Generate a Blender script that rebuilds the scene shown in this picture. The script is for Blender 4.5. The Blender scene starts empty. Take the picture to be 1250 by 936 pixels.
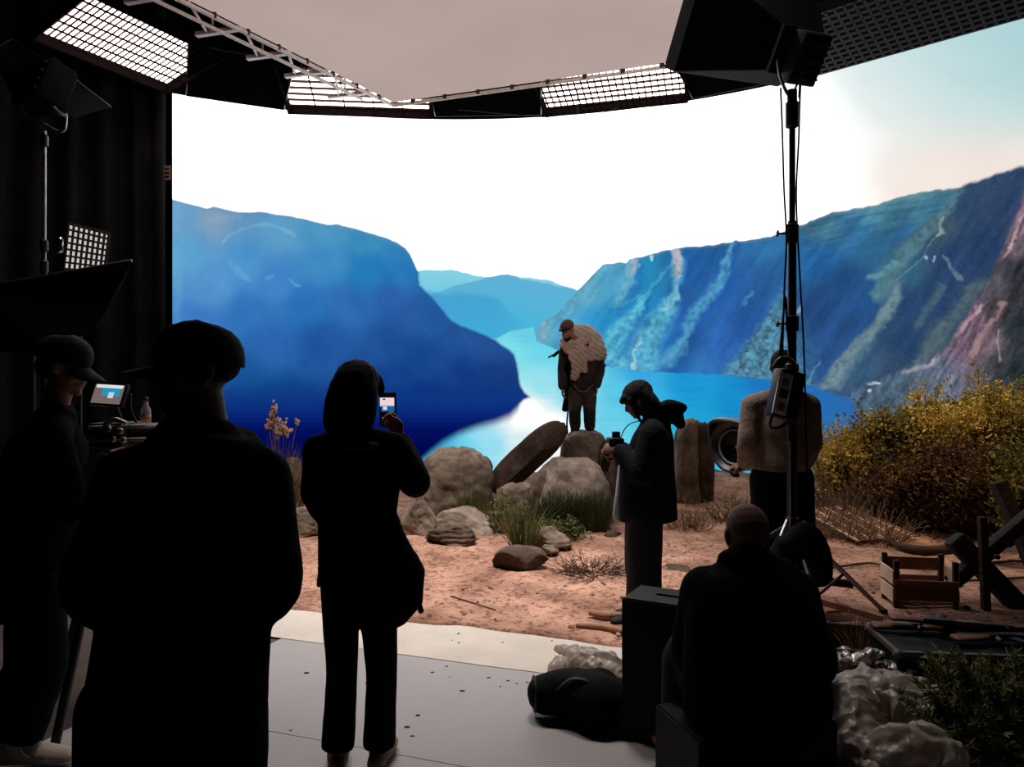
import bpy, bmesh, math, random
import numpy as np
from mathutils import Vector, Matrix, Euler

# ------------------------------------------------------------------ camera, world, exposure
scene = bpy.context.scene
F, CX, CY, CAMZ = 930.0, 625.0, 468.0, 1.58          # focal length and centre in photograph pixels, camera height in metres
cam_d = bpy.data.cameras.new('camera'); cam = bpy.data.objects.new('camera', cam_d)
scene.collection.objects.link(cam)
cam.location = (0, 0, CAMZ); cam.rotation_euler = (math.pi / 2, 0, 0)
cam_d.sensor_fit = 'HORIZONTAL'; cam_d.sensor_width = 36.0; cam_d.lens = F / 1250.0 * 36.0; cam_d.clip_end = 200
scene.camera = cam
world = bpy.data.worlds.new('dark_studio'); scene.world = world; world.use_nodes = True
world.node_tree.nodes['Background'].inputs[0].default_value = (.8, .85, 1, 1)
world.node_tree.nodes['Background'].inputs[1].default_value = .0025     # a black box stage: almost no stray light
vs = scene.view_settings
vs.view_transform = 'Standard'; vs.look = 'None'; vs.exposure = 0.0; vs.gamma = 1.0; vs.use_curve_mapping = False
LED_GAIN = 1.0          # brightness of the picture on the LED wall
SKY_BOOST = 1.5         # the picture's sky is far over white
TUBE_POWER = 9.0       # tubes of the overhead light panels
CEILING_POWER = .48     # overhead diffusion cloth, lit from above
SOFTBOX_POWER = 115.0    # front cloth of the big softbox on the tall stand
KEY_WATTS = 68.0        # each unseen lamp added to brighten the soil
SHRUB_WATTS = 30.0      # unseen warm lamp added to brighten the shrubs
COL = scene.collection
random.seed(4); rng = np.random.RandomState(4)
# ------------------------------------------------------------------ placing: a photograph pixel at a depth, or on the ground
def P(px, py, d): return Vector(((px - CX) / F * d, d, CAMZ + (CY - py) / F * d))
def G(px, py, z=0.0):
    d = (CAMZ - z) * F / (py - CY)
    return Vector(((px - CX) / F * d, d, z))
def srgb(c):
    return tuple((v / 255 / 12.92 if v / 255 <= .04045 else ((v / 255 + .055) / 1.055) ** 2.4) for v in c)


# ------------------------------------------------------------------ materials (all procedural)
def mat(name, col, rough=.75, var=.25, scale=7.0, bump=.15, metal=0.0, col2=None, detail=6, bscale=None, spec=.3, trans=0.0, coat=0.0):
    m = bpy.data.materials.new(name); m.use_nodes = True; nt = m.node_tree; N = nt.nodes; K = nt.links
    b = N['Principled BSDF']; b.inputs['Roughness'].default_value = rough; b.inputs['Metallic'].default_value = metal
    b.inputs['Specular IOR Level'].default_value = spec; b.inputs['Coat Weight'].default_value = coat
    tc = N.new('ShaderNodeTexCoord'); nz = N.new('ShaderNodeTexNoise'); nz.inputs['Scale'].default_value = scale; nz.inputs['Detail'].default_value = detail
    K.new(tc.outputs['Object'], nz.inputs['Vector'])
    rp = N.new('ShaderNodeValToRGB'); a = srgb(col)
    lo = [v * (1 - var) for v in a]; hi = [min(1, v * (1 + var)) for v in a] if col2 is None else srgb(col2)
    rp.color_ramp.elements[0].position = .32; rp.color_ramp.elements[1].position = .68
    rp.color_ramp.elements[0].color = (*lo, 1); rp.color_ramp.elements[1].color = (*hi, 1)
    K.new(nz.outputs['Fac'], rp.inputs['Fac']); K.new(rp.outputs['Color'], b.inputs['Base Color'])
    if bump:
        n2 = N.new('ShaderNodeTexNoise'); n2.inputs['Scale'].default_value = bscale or scale * 6; n2.inputs['Detail'].default_value = 6
        K.new(tc.outputs['Object'], n2.inputs['Vector'])
        bp = N.new('ShaderNodeBump'); bp.inputs['Strength'].default_value = bump; bp.inputs['Distance'].default_value = .02
        K.new(n2.outputs['Fac'], bp.inputs['Height']); K.new(bp.outputs['Normal'], b.inputs['Normal'])
    if trans:
        tr = N.new('ShaderNodeBsdfTranslucent'); K.new(rp.outputs['Color'], tr.inputs['Color'])
        mx = N.new('ShaderNodeMixShader'); mx.inputs[0].default_value = trans
        K.new(b.outputs[0], mx.inputs[1]); K.new(tr.outputs[0], mx.inputs[2]); K.new(mx.outputs[0], N['Material Output'].inputs['Surface'])
    return m


def emit_mat(name, col, power, attr=None):
    m = bpy.data.materials.new(name); m.use_nodes = True; nt = m.node_tree; nt.nodes.clear()
    o = nt.nodes.new('ShaderNodeOutputMaterial'); e = nt.nodes.new('ShaderNodeEmission'); e.inputs['Strength'].default_value = power
    if attr:
        a = nt.nodes.new('ShaderNodeAttribute'); a.attribute_name = attr; nt.links.new(a.outputs['Color'], e.inputs['Color'])
    else:
        tc = nt.nodes.new('ShaderNodeTexCoord'); nz = nt.nodes.new('ShaderNodeTexNoise'); nz.inputs['Scale'].default_value = .45; nz.inputs['Detail'].default_value = 3
        rp = nt.nodes.new('ShaderNodeValToRGB'); c = srgb(col)
        rp.color_ramp.elements[0].position = .3; rp.color_ramp.elements[1].position = .7
        rp.color_ramp.elements[0].color = (*[v * .88 for v in c], 1); rp.color_ramp.elements[1].color = (*c, 1)
        nt.links.new(tc.outputs['Object'], nz.inputs['Vector']); nt.links.new(nz.outputs['Fac'], rp.inputs['Fac']); nt.links.new(rp.outputs['Color'], e.inputs['Color'])
    nt.links.new(e.outputs[0], o.inputs['Surface'])
    return m


def cells_mat(name, cols, power=0, rough=.6, scale=6, bump=.2, seed=0.0, translucent=0.0):
    """leaf-like material: one of several colours for each patch of leaves"""
    m = mat(name, cols[0], rough, .2, scale, bump); nt = m.node_tree; N = nt.nodes
    rp = [n for n in N if n.type == 'VALTORGB'][0]; nz = [n for n in N if n.type == 'TEX_NOISE'][0]; nz.inputs['Detail'].default_value = 8
    el = rp.color_ramp.elements
    while len(el) < len(cols): el.new(.5)
    for i, c in enumerate(cols):
        el[i].position = .3 + .4 * i / max(1, len(cols) - 1); el[i].color = (*srgb(c), 1)
    if translucent:
        tr = N.new('ShaderNodeBsdfTranslucent'); nt.links.new(rp.outputs['Color'], tr.inputs['Color']); mx = N.new('ShaderNodeMixShader'); mx.inputs[0].default_value = translucent
        nt.links.new(N['Principled BSDF'].outputs[0], mx.inputs[1]); nt.links.new(tr.outputs[0], mx.inputs[2]); nt.links.new(mx.outputs[0], N['Material Output'].inputs['Surface'])
    return m


# ------------------------------------------------------------------ things and their meshes
def tag(o, label=None, cat=None, group=None, kind=None):
    for k, v in (('label', label), ('category', cat), ('group', group), ('kind', kind)):
        if v: o[k] = v
    return o


def thing(name, label, cat, loc, group=None, kind=None):
    o = bpy.data.objects.new(name, None); COL.objects.link(o); o.location = loc; o.empty_display_size = .1
    return tag(o, label, cat, group, kind)


def root_loc(o):
    v = Vector((0, 0, 0))
    while o is not None:
        v = v + Vector(o.location); o = o.parent
    return v


def rot_to(z, x=None):
    """rotation whose local z is the given direction (and local x near the given one)"""
    z = Vector(z).normalized(); x = Vector(x) if x is not None else (Vector((1, 0, 0)) if abs(z.x) < .9 else Vector((0, 1, 0)))
    y = z.cross(x).normalized(); x = y.cross(z).normalized()
    return Matrix((x, y, z)).transposed()


def catmull(p, k):
    p = np.asarray(p, float)
    if len(p) < 3 or k < 2:
        return p
    q = np.vstack([2 * p[0] - p[1], p, 2 * p[-1] - p[-2]]); out = []
    for i in range(1, len(q) - 2):
        a, b, c, d = q[i - 1], q[i], q[i + 1], q[i + 2]
        for j in range(k):
            t = j / k
            out.append(.5 * ((2 * b) + (-a + c) * t + (2 * a - 5 * b + 4 * c - d) * t * t + (-a + 3 * b - 3 * c + d) * t ** 3))
    out.append(p[-1])
    return np.array(out)


class Shape:
    """collects pieces of ONE part, then build() links it as one mesh object"""
    def __init__(s): s.v = []; s.f = []; s.n = 0
    def add(s, v, f):
        v = np.asarray([tuple(q) for q in v], float); s.v.append(v); s.f += [tuple(i + s.n for i in q) for q in f]; s.n += len(v); return s
    def box(s, c, size, R=None, bev=0.0):
        x, y, z = [q / 2 for q in size]; b = min(bev, x * .9, y * .9, z * .9); c = Vector(c); R = R or Matrix.Identity(3)
        if b <= 0:
            v = [(sx * x, sy * y, sz * z) for sx in (-1, 1) for sy in (-1, 1) for sz in (-1, 1)]
            f = [(0, 1, 3, 2), (4, 6, 7, 5), (0, 4, 5, 1), (2, 3, 7, 6), (0, 2, 6, 4), (1, 5, 7, 3)]
            return s.add([c + R @ Vector(q) for q in v], f)
        bm = bmesh.new(); bmesh.ops.create_cube(bm, size=1)
        for q in bm.verts: q.co = Vector((q.co.x * 2 * x, q.co.y * 2 * y, q.co.z * 2 * z))
        bmesh.ops.bevel(bm, geom=bm.edges[:], offset=b, segments=2, affect='EDGES', profile=.6)
        bm.verts.index_update(); v = [c + R @ q.co for q in bm.verts]; f = [[q.index for q in g.verts] for g in bm.faces]; bm.free()
        return s.add(v, f)
    def beam(s, a, b, w, h=None, up=(0, 0, 1), bev=0.0):
        a, b = Vector(a), Vector(b); d = b - a; R = rot_to(d, up)      # local x near up
        return s.box((a + b) / 2, (h or w, w, d.length), R, bev)
    def tube(s, pts, rad, n=10, side=None, k=4, caps='round'):
        """pts along a path; rad: one number, a list of numbers, or a list of (a, b): a along side, b across it"""
        pts = np.array([tuple(q) for q in pts], float)
        r = np.array([(q, q) if np.isscalar(q) else tuple(q) for q in ([rad] * len(pts) if np.isscalar(rad) else rad)], float)
        pts, r = catmull(pts, k), np.maximum(catmull(r, k), 1e-4); m = len(pts)
        T = np.gradient(pts, axis=0); T /= np.linalg.norm(T, axis=1)[:, None] + 1e-12
        sd = np.array(tuple(side), float) if side is not None else (np.array([1., 0, 0]) if abs(T[0][0]) < .8 else np.array([0, 0, 1.]))
        A = []
        for t in T:
            a = sd - t * sd.dot(t)
            if np.linalg.norm(a) < .05: a = A[-1] if A else np.cross(t, [0, 1., .3])
            a /= np.linalg.norm(a); A.append(a)
            if side is None: sd = a
        A = np.array(A); B = np.cross(T, A)
        rings = []
        if caps in ('round', 'hem'):
            for q in (1.25, .85, .45): rings.append((pts[0] - T[0] * math.sin(q) * r[0].mean(), A[0], B[0], r[0] * math.cos(q)))
        for i in range(m): rings.append((pts[i], A[i], B[i], r[i]))
        if caps == 'round':
            for q in (.45, .85, 1.25): rings.append((pts[-1] + T[-1] * math.sin(q) * r[-1].mean(), A[-1], B[-1], r[-1] * math.cos(q)))
        v = []; ang = np.linspace(0, 2 * math.pi, n, endpoint=False)
        for c, a, b, q in rings: v.append(c + np.outer(np.cos(ang) * q[0], a) + np.outer(np.sin(ang) * q[1], b))
        v = np.vstack(v); M = len(rings)
        f = [(i * n + j, i * n + (j + 1) % n, (i + 1) * n + (j + 1) % n, (i + 1) * n + j) for i in range(M - 1) for j in range(n)]
        f += [tuple(range(n))[::-1], tuple(range((M - 1) * n, M * n))]
        return s.add(v, f)
    def ell(s, c, r, R=None, n=16):
        c = Vector(c); R = R or Matrix.Identity(3); v = []; f = []; h = n // 2
        for i in range(1, h):
            for j in range(n):
                t, p = math.pi * i / h, 2 * math.pi * j / n
                v.append(c + R @ Vector((r[0] * math.sin(t) * math.cos(p), r[1] * math.sin(t) * math.sin(p), r[2] * math.cos(t))))
        v += [c + R @ Vector((0, 0, r[2])), c + R @ Vector((0, 0, -r[2]))]
        for i in range(h - 2):
            for j in range(n): f.append((i * n + j, (i + 1) * n + j, (i + 1) * n + (j + 1) % n, i * n + (j + 1) % n))
        t = len(v) - 2
        for j in range(n):
            f.append((t, j, (j + 1) % n)); f.append((t + 1, (h - 2) * n + (j + 1) % n, (h - 2) * n + j))
        return s.add(v, f)
    def lathe(s, prof, c, R=None, n=24):
        """prof: (radius, height) pairs, turned about local z"""
        c = Vector(c); R = R or Matrix.Identity(3); v = []
        for r, z in prof:
            for j in range(n): v.append(c + R @ Vector((r * math.cos(2 * math.pi * j / n), r * math.sin(2 * math.pi * j / n), z)))
        f = [(i * n + j, i * n + (j + 1) % n, (i + 1) * n + (j + 1) % n, (i + 1) * n + j) for i in range(len(prof) - 1) for j in range(n)]
        f += [tuple(range(n))[::-1], tuple(range((len(prof) - 1) * n, len(prof) * n))]
        return s.add(v, f)
    def plate(s, pts, thick, normal=None):
        """flat polygon of any corners with real thickness"""
        p = [Vector(q) for q in pts]; nn = Vector(normal).normalized() if normal is not None else (p[1] - p[0]).cross(p[2] - p[0]).normalized(); h = nn * thick / 2; k = len(p)
        f = [tuple(range(k)), tuple(range(k, 2 * k))[::-1]] + [(i, i + k, (i + 1) % k + k, (i + 1) % k) for i in range(k)]
        return s.add([q + h for q in p] + [q - h for q in p], f)
    def blob(s, voxel=.01, smooth=4, wrinkle=None):
        """melt the pieces into one continuous skin; wrinkle(points, normals) -> offsets along the normals"""
        me = bpy.data.meshes.new('tmp'); me.from_pydata(np.vstack(s.v).tolist(), [], s.f); o = bpy.data.objects.new('tmp', me); COL.objects.link(o)
        md = o.modifiers.new('r', 'REMESH'); md.mode = 'VOXEL'; md.voxel_size = voxel
        dg = bpy.context.evaluated_depsgraph_get(); ev = o.evaluated_get(dg); m2 = ev.to_mesh()
        nv = len(m2.vertices); v = np.empty(nv * 3, np.float32); m2.vertices.foreach_get('co', v); v = v.reshape(-1, 3).astype(float)
        nf = len(m2.polygons); lt = np.empty(nf, np.int32); m2.polygons.foreach_get('loop_total', lt)
        li = np.empty(len(m2.loops), np.int32); m2.loops.foreach_get('vertex_index', li)
        ed = np.empty(len(m2.edges) * 2, np.int32); m2.edges.foreach_get('vertices', ed); ed = ed.reshape(-1, 2)
        ev.to_mesh_clear(); bpy.data.objects.remove(o); bpy.data.meshes.remove(me)
        deg = np.bincount(ed.ravel(), minlength=nv)[:, None] + 1e-9
        def lap(v):
            a = np.stack([np.bincount(ed[:, 0], v[ed[:, 1], k], nv) + np.bincount(ed[:, 1], v[ed[:, 0], k], nv) for k in range(3)], 1) / deg
            return a
        for _ in range(smooth): v = v + .5 * (lap(v) - v); 
        st = np.concatenate([[0], np.cumsum(lt)[:-1]]); faces = [tuple(li[a:a + b]) for a, b in zip(st, lt)] if not (lt == 4).all() else li.reshape(-1, 4)
        if wrinkle is not None:
            q = faces if isinstance(faces, np.ndarray) else np.array([(f + f[-1:])[:4] for f in faces])
            fn = np.cross(v[q[:, 2]] - v[q[:, 0]], v[q[:, 3]] - v[q[:, 1]]); N = np.zeros_like(v)
            for k in range(4):
                for c in range(3): N[:, c] += np.bincount(q[:, k], fn[:, c], nv)
            N /= np.linalg.norm(N, axis=1)[:, None] + 1e-12
            v = v + N * np.asarray(wrinkle(v, N))[:, None]
        s.v = [v]; s.f = faces; s.n = nv
        return s
    def build(s, name, material, parent=None, loc=None, smooth=True, label=None, cat=None, group=None, kind=None):
        v = np.vstack(s.v); base = root_loc(parent) if parent is not None else Vector(loc if loc is not None else (0, 0, 0))
        v = v - np.array(tuple(base)); me = bpy.data.meshes.new(name)
        if isinstance(s.f, np.ndarray):
            q = s.f.astype(np.int32); me.vertices.add(len(v)); me.vertices.foreach_set('co', v.astype(np.float32).ravel())
            me.loops.add(q.size); me.loops.foreach_set('vertex_index', q.ravel()); me.polygons.add(len(q))
            me.polygons.foreach_set('loop_start', np.arange(0, q.size, q.shape[1], dtype=np.int32)); me.polygons.foreach_set('loop_total', np.full(len(q), q.shape[1], np.int32)); me.update(calc_edges=True); me.validate()
        else:
            me.from_pydata(v.tolist(), [], s.f); me.update()
        bm = None
        if not isinstance(s.f, np.ndarray) and len(s.f) < 40000:
            bm = bmesh.new(); bm.from_mesh(me); bmesh.ops.recalc_face_normals(bm, faces=bm.faces); bm.to_mesh(me); bm.free()
        if material is not None: me.materials.append(material)
        if smooth:
            me.polygons.foreach_set('use_smooth', np.ones(len(me.polygons), bool))
            if smooth == 'auto': me.set_sharp_from_angle(angle=math.radians(38))
        o = bpy.data.objects.new(name, me); COL.objects.link(o)
        if parent is not None: o.parent = parent
        else: o.location = base
        return tag(o, label, cat, group, kind)


def copy_of(o, name, parent=None):
    c = o.copy(); COL.objects.link(c); c.name = name; c.parent = parent
    return c
# ------------------------------------------------------------------ the picture shown on the LED wall (numpy)
_T = np.random.RandomState(7).rand(64, 64, 64).astype(np.float32)


def vnoise(x, y, z=None, seed=0):
    """smooth value noise in -1..1 from a lattice of random numbers"""
    x = np.asarray(x, np.float32); y = np.asarray(y, np.float32)
    fx, fy = np.floor(x), np.floor(y)
    ix, iy = (fx.astype(np.int32) + seed * 17) & 63, (fy.astype(np.int32) + seed * 29) & 63
    ux, uy = x - fx, y - fy
    ux = ux * ux * (3 - 2 * ux); uy = uy * uy * (3 - 2 * uy)
    jx, jy = (ix + 1) & 63, (iy + 1) & 63
    def plane(k):
        T = _T
        a = T[k, iy, ix]; a = a + (T[k, iy, jx] - a) * ux
        b = T[k, jy, ix]; b = b + (T[k, jy, jx] - b) * ux
        return a + (b - a) * uy
    if z is None:
        return plane((seed * 7 + 3) & 63) * 2 - 1
    z = np.asarray(z, np.float32); fz = np.floor(z); iz = fz.astype(np.int32) & 63; uz = z - fz; uz = uz * uz * (3 - 2 * uz)
    a = plane(iz); b = plane((iz + 1) & 63)
    return (a + (b - a) * uz) * 2 - 1


def fbm(x, y, z=None, octaves=4, seed=0, gain=.5):
    r, a, s, t = 0, 1.0, 1.0, 0
    for k in range(octaves):
        r = r + a * vnoise(np.asarray(x) * s, np.asarray(y) * s, None if z is None else np.asarray(z) * s, seed + k)
        t += a; a *= gain; s *= 2.03
    return r / t


def ridged(x, y, octaves=4, seed=0):
    r, a, s, t = 0, 1.0, 1.0, 0
    for k in range(octaves):
        r = r + a * (1 - np.abs(vnoise(x * s, y * s, None, seed + k)) * 2); t += a; a *= .55; s *= 2.07
    return r / t


def lin(c):
    c = np.asarray(c, float) / 255.0
    return np.where(c <= .04045, c / 12.92, ((c + .055) / 1.055) ** 2.4)


def sstep(a, b, x):
    t = np.clip((x - a) / (b - a + 1e-9), 0, 1)
    return t * t * (3 - 2 * t)


def blend_pts(X, Y, pts, power=2.2):
    """smooth colour field through coloured points (x, y, r, g, b), inverse distance, in display colour"""
    num = np.zeros(X.shape + (3,)); den = np.zeros(X.shape)
    for x, y, r, g, b in pts:
        w = ((X - x) ** 2 + (Y - y) ** 2 + 120.0) ** np.float32(-power / 2)
        num += w[..., None] * np.array([r, g, b], float); den += w
    return num / den[..., None]


def poly_mask(X, Y, pts, soft=1.2):
    """anti-aliased inside test: even-odd sign with distance to the outline"""
    P = np.array(pts, float); n = len(P)
    full = np.zeros(X.shape); e = soft + 1
    box = (X > P[:, 0].min() - e) & (X < P[:, 0].max() + e) & (Y > P[:, 1].min() - e) & (Y < P[:, 1].max() + e)
    X, Y = X[box], Y[box]
    inside = np.zeros(X.shape, bool); d2 = np.full(X.shape, 1e12)
    for i in range(n):
        x1, y1 = P[i]; x2, y2 = P[(i + 1) % n]
        c = ((y1 > Y) != (y2 > Y)) & (X < (x2 - x1) * (Y - y1) / (y2 - y1 + 1e-12) + x1)
        inside ^= c
        dx, dy = x2 - x1, y2 - y1
        t = np.clip(((X - x1) * dx + (Y - y1) * dy) / (dx * dx + dy * dy + 1e-9), 0, 1)
        d2 = np.minimum(d2, (X - x1 - t * dx) ** 2 + (Y - y1 - t * dy) ** 2)
    d = np.sqrt(d2) * np.where(inside, 1, -1)
    full[box] = np.clip(d / soft * .5 + .5, 0, 1)
    return full


def stroke_mask(X, Y, pts, soft=.6):
    """pts: (x, y, half-width) along a brush stroke; full in the middle, soft part of the width fades"""
    m = np.zeros(X.shape)
    q = np.array(pts, float); e = q[:, 2].max() + 2
    box = (X > q[:, 0].min() - e) & (X < q[:, 0].max() + e) & (Y > q[:, 1].min() - e) & (Y < q[:, 1].max() + e)
    full, X, Y = m, X[box], Y[box]; m = np.zeros(X.shape)
    for (x1, y1, w1), (x2, y2, w2) in zip(pts[:-1], pts[1:]):
        dx, dy = x2 - x1, y2 - y1
        t = np.clip(((X - x1) * dx + (Y - y1) * dy) / (dx * dx + dy * dy + 1e-9), 0, 1)
        d = np.hypot(X - x1 - t * dx, Y - y1 - t * dy); w = w1 + (w2 - w1) * t
        m = np.maximum(m, 1 - sstep(w * (1 - soft), w, d))
    full[box] = m
    return full


def interp(X, pts):
    p = np.array(pts, float)
    return np.interp(X, p[:, 0], p[:, 1])


def fjord(X, Y):
    """colour of the landscape picture; X, Y in the photograph's pixels where the wall stands. Returns linear RGB."""
    # wobble for natural outlines
    n1 = fbm(X / 16, Y / 16, octaves=4, seed=3); n2 = fbm(X / 5, Y / 5, octaves=3, seed=9)
    Xw, Yw = X + n1 * 3 + n2 * .8, Y + fbm(X / 14, Y / 14, octaves=4, seed=21) * 3 + n2 * .6
    # sky
    C = np.full(X.shape + (3,), 253.0)
    def wash(C, m, col): return C * (1 - m[..., None]) + np.array(col, float) * m[..., None]
    C = wash(C, sstep(820, 1120, X) * .8, (246, 246, 243)); C = wash(C, sstep(900, 1330, X + (110 - Y) * 1.1), (176, 212, 216))
    C = wash(C, sstep(960, 1160, X) * np.exp(-((Y - 215 + .12 * (X - 1150)) / 55.0) ** 2) * .85, (246, 229, 219))
    C = C + (fbm(X / 60, Y / 25, octaves=3, seed=5) * 3 * sstep(950, 1100, X))[..., None]
    L = lin(np.clip(C, 0, 255)); 
    core = sstep(1080, 720, X + .3 * (150 - Y))
    L = L * (1 + 1.2 * core)[..., None]

    def over(L, m, col):
        col = lin(np.clip(col, 0, 255))
        return L * (1 - m[..., None]) + col * m[..., None]

    # water
    W = blend_pts(X, Y, [(640, 405, 105, 205, 228), (625, 430, 125, 222, 236), (665, 425, 105, 212, 232), (700, 450, 120, 214, 234), (660, 470, 150, 225, 236), (700, 480, 130, 215, 236), (650, 498, 252, 250, 248), (636, 515, 250, 248, 246), (660, 540, 252, 246, 244), (640, 560, 235, 240, 244),
                         (675, 520, 255, 252, 250), (690, 560, 235, 240, 244), (640, 540, 205, 238, 244), (600, 545, 150, 220, 240), (570, 560, 105, 208, 234), (540, 560, 70, 175, 220), (620, 580, 160, 226, 240), (760, 480, 90, 198, 230),
                         (780, 455, 55, 165, 222), (750, 520, 105, 206, 230), (800, 500, 50, 178, 222), (840, 470, 28, 150, 212), (850, 560, 32, 182, 216), (880, 580, 40, 190, 216), (900, 500, 22, 140, 202), (940, 475, 28, 118, 190), (1000, 490, 36, 108, 178),
                         (1040, 500, 42, 104, 168), (1100, 560, 40, 90, 140), (860, 520, 28, 160, 210)], 3.8)
    W = W + (fbm(X / 30, Y / 3.0, octaves=3, seed=12) * 5)[..., None]
    waterline = interp(X, [(590, 410), (606, 413), (622, 404), (651, 399), (655, 416), (672, 423), (690, 431), (740, 448), (770, 452), (800, 454), (882, 457), (930, 463), (990, 471), (1030, 481), (1060, 490), (1120, 500), (1250, 520), (1500, 540)])
    L = over(L, sstep(-7, -4, Y - waterline), W)
    # far ranges, palest first
    def range_(L, ridge, base_y, top, bot, soft=1.4, xlim=None, wob=1.0):
        r = interp(X, ridge) + wob * fbm(X / 11, X * 0, octaves=4, seed=len(ridge)) * 2.0
        m = sstep(-soft, soft, Y - r) * sstep(1.5, -1.5, Y - base_y)
        if xlim is not None:
            m = m * sstep(xlim[0] - 2, xlim[0], X) * sstep(xlim[1] + 2, xlim[1], X)
        t = np.clip((Y - r) / 60.0, 0, 1)[..., None]
        return over(L, m, np.array(top, float) * (1 - t) + np.array(bot, float) * t)
    L = range_(L, [(500, 331), (512, 330), (535, 328), (550, 329), (575, 334), (600, 338), (630, 336), (670, 342), (695, 350), (705, 354), (720, 365)], waterline, (136, 208, 228), (96, 196, 226), 1.6, (495, 716))
    L = range_(L, [(500, 372), (530, 357), (556, 349), (575, 344), (597, 337), (612, 333.5), (620, 334), (632, 339), (650, 343), (668, 346), (690, 351), (705, 354), (730, 366)], waterline, (96, 176, 214), (74, 182, 218), 1.3, (495, 720))
    mC = sstep(-5, 5, Y - interp(X, [(500, 350), (540, 360), (560, 357), (590, 360), (608, 364), (620, 378), (640, 396), (660, 410)])) * sstep(1.5, -1.5, Y - waterline) * sstep(660, 600, X)
    L = over(L, mC * .75, np.stack([62 + 0 * X, 158 + 8 * sstep(360, 410, Y), 208 + 8 * sstep(360, 410, Y)], -1))
    # ---- the range beyond the water, three planes getting nearer
    ridge1 = interp(X, [(650, 420), (654, 404), (660, 396), (667, 391), (680, 383), (698, 364), (706, 353), (716, 343), (723, 335), (735, 323), (742, 321), (765, 320), (769, 315), (795, 310), (815, 305), (826, 302), (845, 301),
                        (880, 297), (894, 295), (898, 292.5), (903, 294), (925, 291), (940, 289), (955, 283), (975, 275), (990, 270), (1010, 261), (1035, 256), (1070, 250), (1090, 243), (1120, 235), (1148, 231), (1180, 229), (1500, 200)])
    ridge1 = ridge1 + fbm(X / 9, X * 0 + 4, octaves=4, seed=2) * 1.6
    m1 = sstep(-1.1, 1.1, Y - ridge1) * sstep(1.2, -1.2, Y - waterline - fbm(X / 6, X * 0, octaves=2, seed=31)) * sstep(652, 656, X + n2)
    B = blend_pts(X, Y, [(665, 400, 96, 170, 205), (690, 400, 66, 160, 210), (720, 360, 86, 172, 214), (745, 335, 72, 160, 210), (735, 390, 38, 138, 204), (760, 400, 36, 130, 204), (700, 430, 60, 150, 205), (790, 340, 36, 140, 200), (790, 380, 30, 132, 200),
                         (850, 320, 34, 104, 184), (840, 370, 40, 104, 186), (880, 350, 38, 96, 178), (870, 420, 42, 100, 182), (850, 445, 44, 112, 188), (920, 330, 42, 98, 176), (930, 310, 44, 116, 180), (930, 400, 36, 92, 174), (960, 300, 44, 110, 172), (1000, 275, 60, 116, 150),
                         (1000, 320, 34, 96, 166), (1000, 380, 36, 82, 146), (1040, 350, 34, 82, 144), (1020, 430, 38, 84, 148), (1060, 300, 46, 108, 160), (1080, 262, 66, 130, 160), (1120, 245, 72, 134, 164), (1140, 260, 62, 122, 158), (1100, 290, 42, 100, 150)], 3.8)
    st = fbm((X + .62 * Y) / 9, (Y - .3 * X) / 40, octaves=4, seed=40)
    tx = fbm(X / 3.2, Y / 3.2, octaves=3, seed=77)
    dg = ridged((X + .75 * Y) / 46, (Y - .5 * X) / 120, 3, 41)
    B = B * np.array([1.05, .95, .90]) * np.clip(1 + .16 * (dg - .25) + .10 * st + .05 * tx, .5, 1.6)[..., None]
    # horizontal ledges on the high plateau
    pl = sstep(960, 1000, X) * sstep(70, 10, Y - ridge1)
    B = B + (pl * fbm(X / 26, (Y + .22 * X) / 3.2, octaves=3, seed=50) * 22)[..., None] * np.array([.9, 1, .7])
    rim = np.exp(-((Y - ridge1 - 1.5) / 2.0) ** 2) * .5
    B = B * (1 - rim[..., None]) + np.array([120, 140, 150.]) * rim[..., None]
    # sunlit spurs: light green-cyan brush strokes with grain
    Xs, Ys = X + n1 * 6 + n2 * 2.5, Y + fbm(X / 14, Y / 14, octaves=4, seed=21) * 6 + n2 * 2
    g_a = fbm(X / 4.5, Y / 4.5, octaves=4, seed=63); g_b = .3 * ridged((X + .6 * Y) / 13, (Y - .4 * X) / 26, 3, 17)
    def lit(B, pts, col, a, soft=.7, grain=.8):
        m = stroke_mask(Xs if grain > .25 else Xw, Ys if grain > .25 else Yw, pts, min(1.0, soft + .1) if grain > .25 else soft) * a * (.92 if grain > .25 else .75); k = m > 0; B = B.copy()
        g = np.clip(.62 + grain * .55 * g_a[k] + g_b[k], .1, 1.35)
        c = np.array(col, float) * np.clip(.75 + .35 * g, 0, 1.3)[..., None]
        mm = np.clip(m[k] * np.clip(g + .3, 0, 1), 0, 1)[..., None]
        B[k] = B[k] * (1 - mm) + c * mm
        return B
    def spur(B, pts, col, a, wide=1.45):
        q = [(x + w * 1.5, y + w * .5, w * 1.3) for x, y, w in pts]
        B = lit(B, q, (30, 86, 162), .55 * a, .9, .3)
        return lit(B, [(x, y, w * wide) for x, y, w in pts], col, a, .75, 1.0)
    B = lit(B, [(742, 322, 8), (722, 345, 10), (700, 368, 12), (690, 385, 10)], (108, 182, 208), .6)
    B = spur(B, [(772, 322, 7), (768, 345, 7), (755, 362, 6), (752, 372, 4)], (120, 176, 196), .75)
    B = lit(B, [(758, 372, 4), (790, 358, 4), (812, 333, 3), (822, 318, 5)], (96, 172, 200), .55)
    B = spur(B, [(786, 362, 3), (783, 376, 5), (768, 392, 10), (750, 412, 14), (744, 432, 17), (756, 442, 14)], (98, 186, 208), .9)
    B = spur(B, [(826, 318, 9), (828, 342, 8), (824, 360, 7), (815, 376, 12), (800, 398, 17), (788, 420, 20), (785, 442, 22)], (96, 178, 204), .9)
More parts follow.
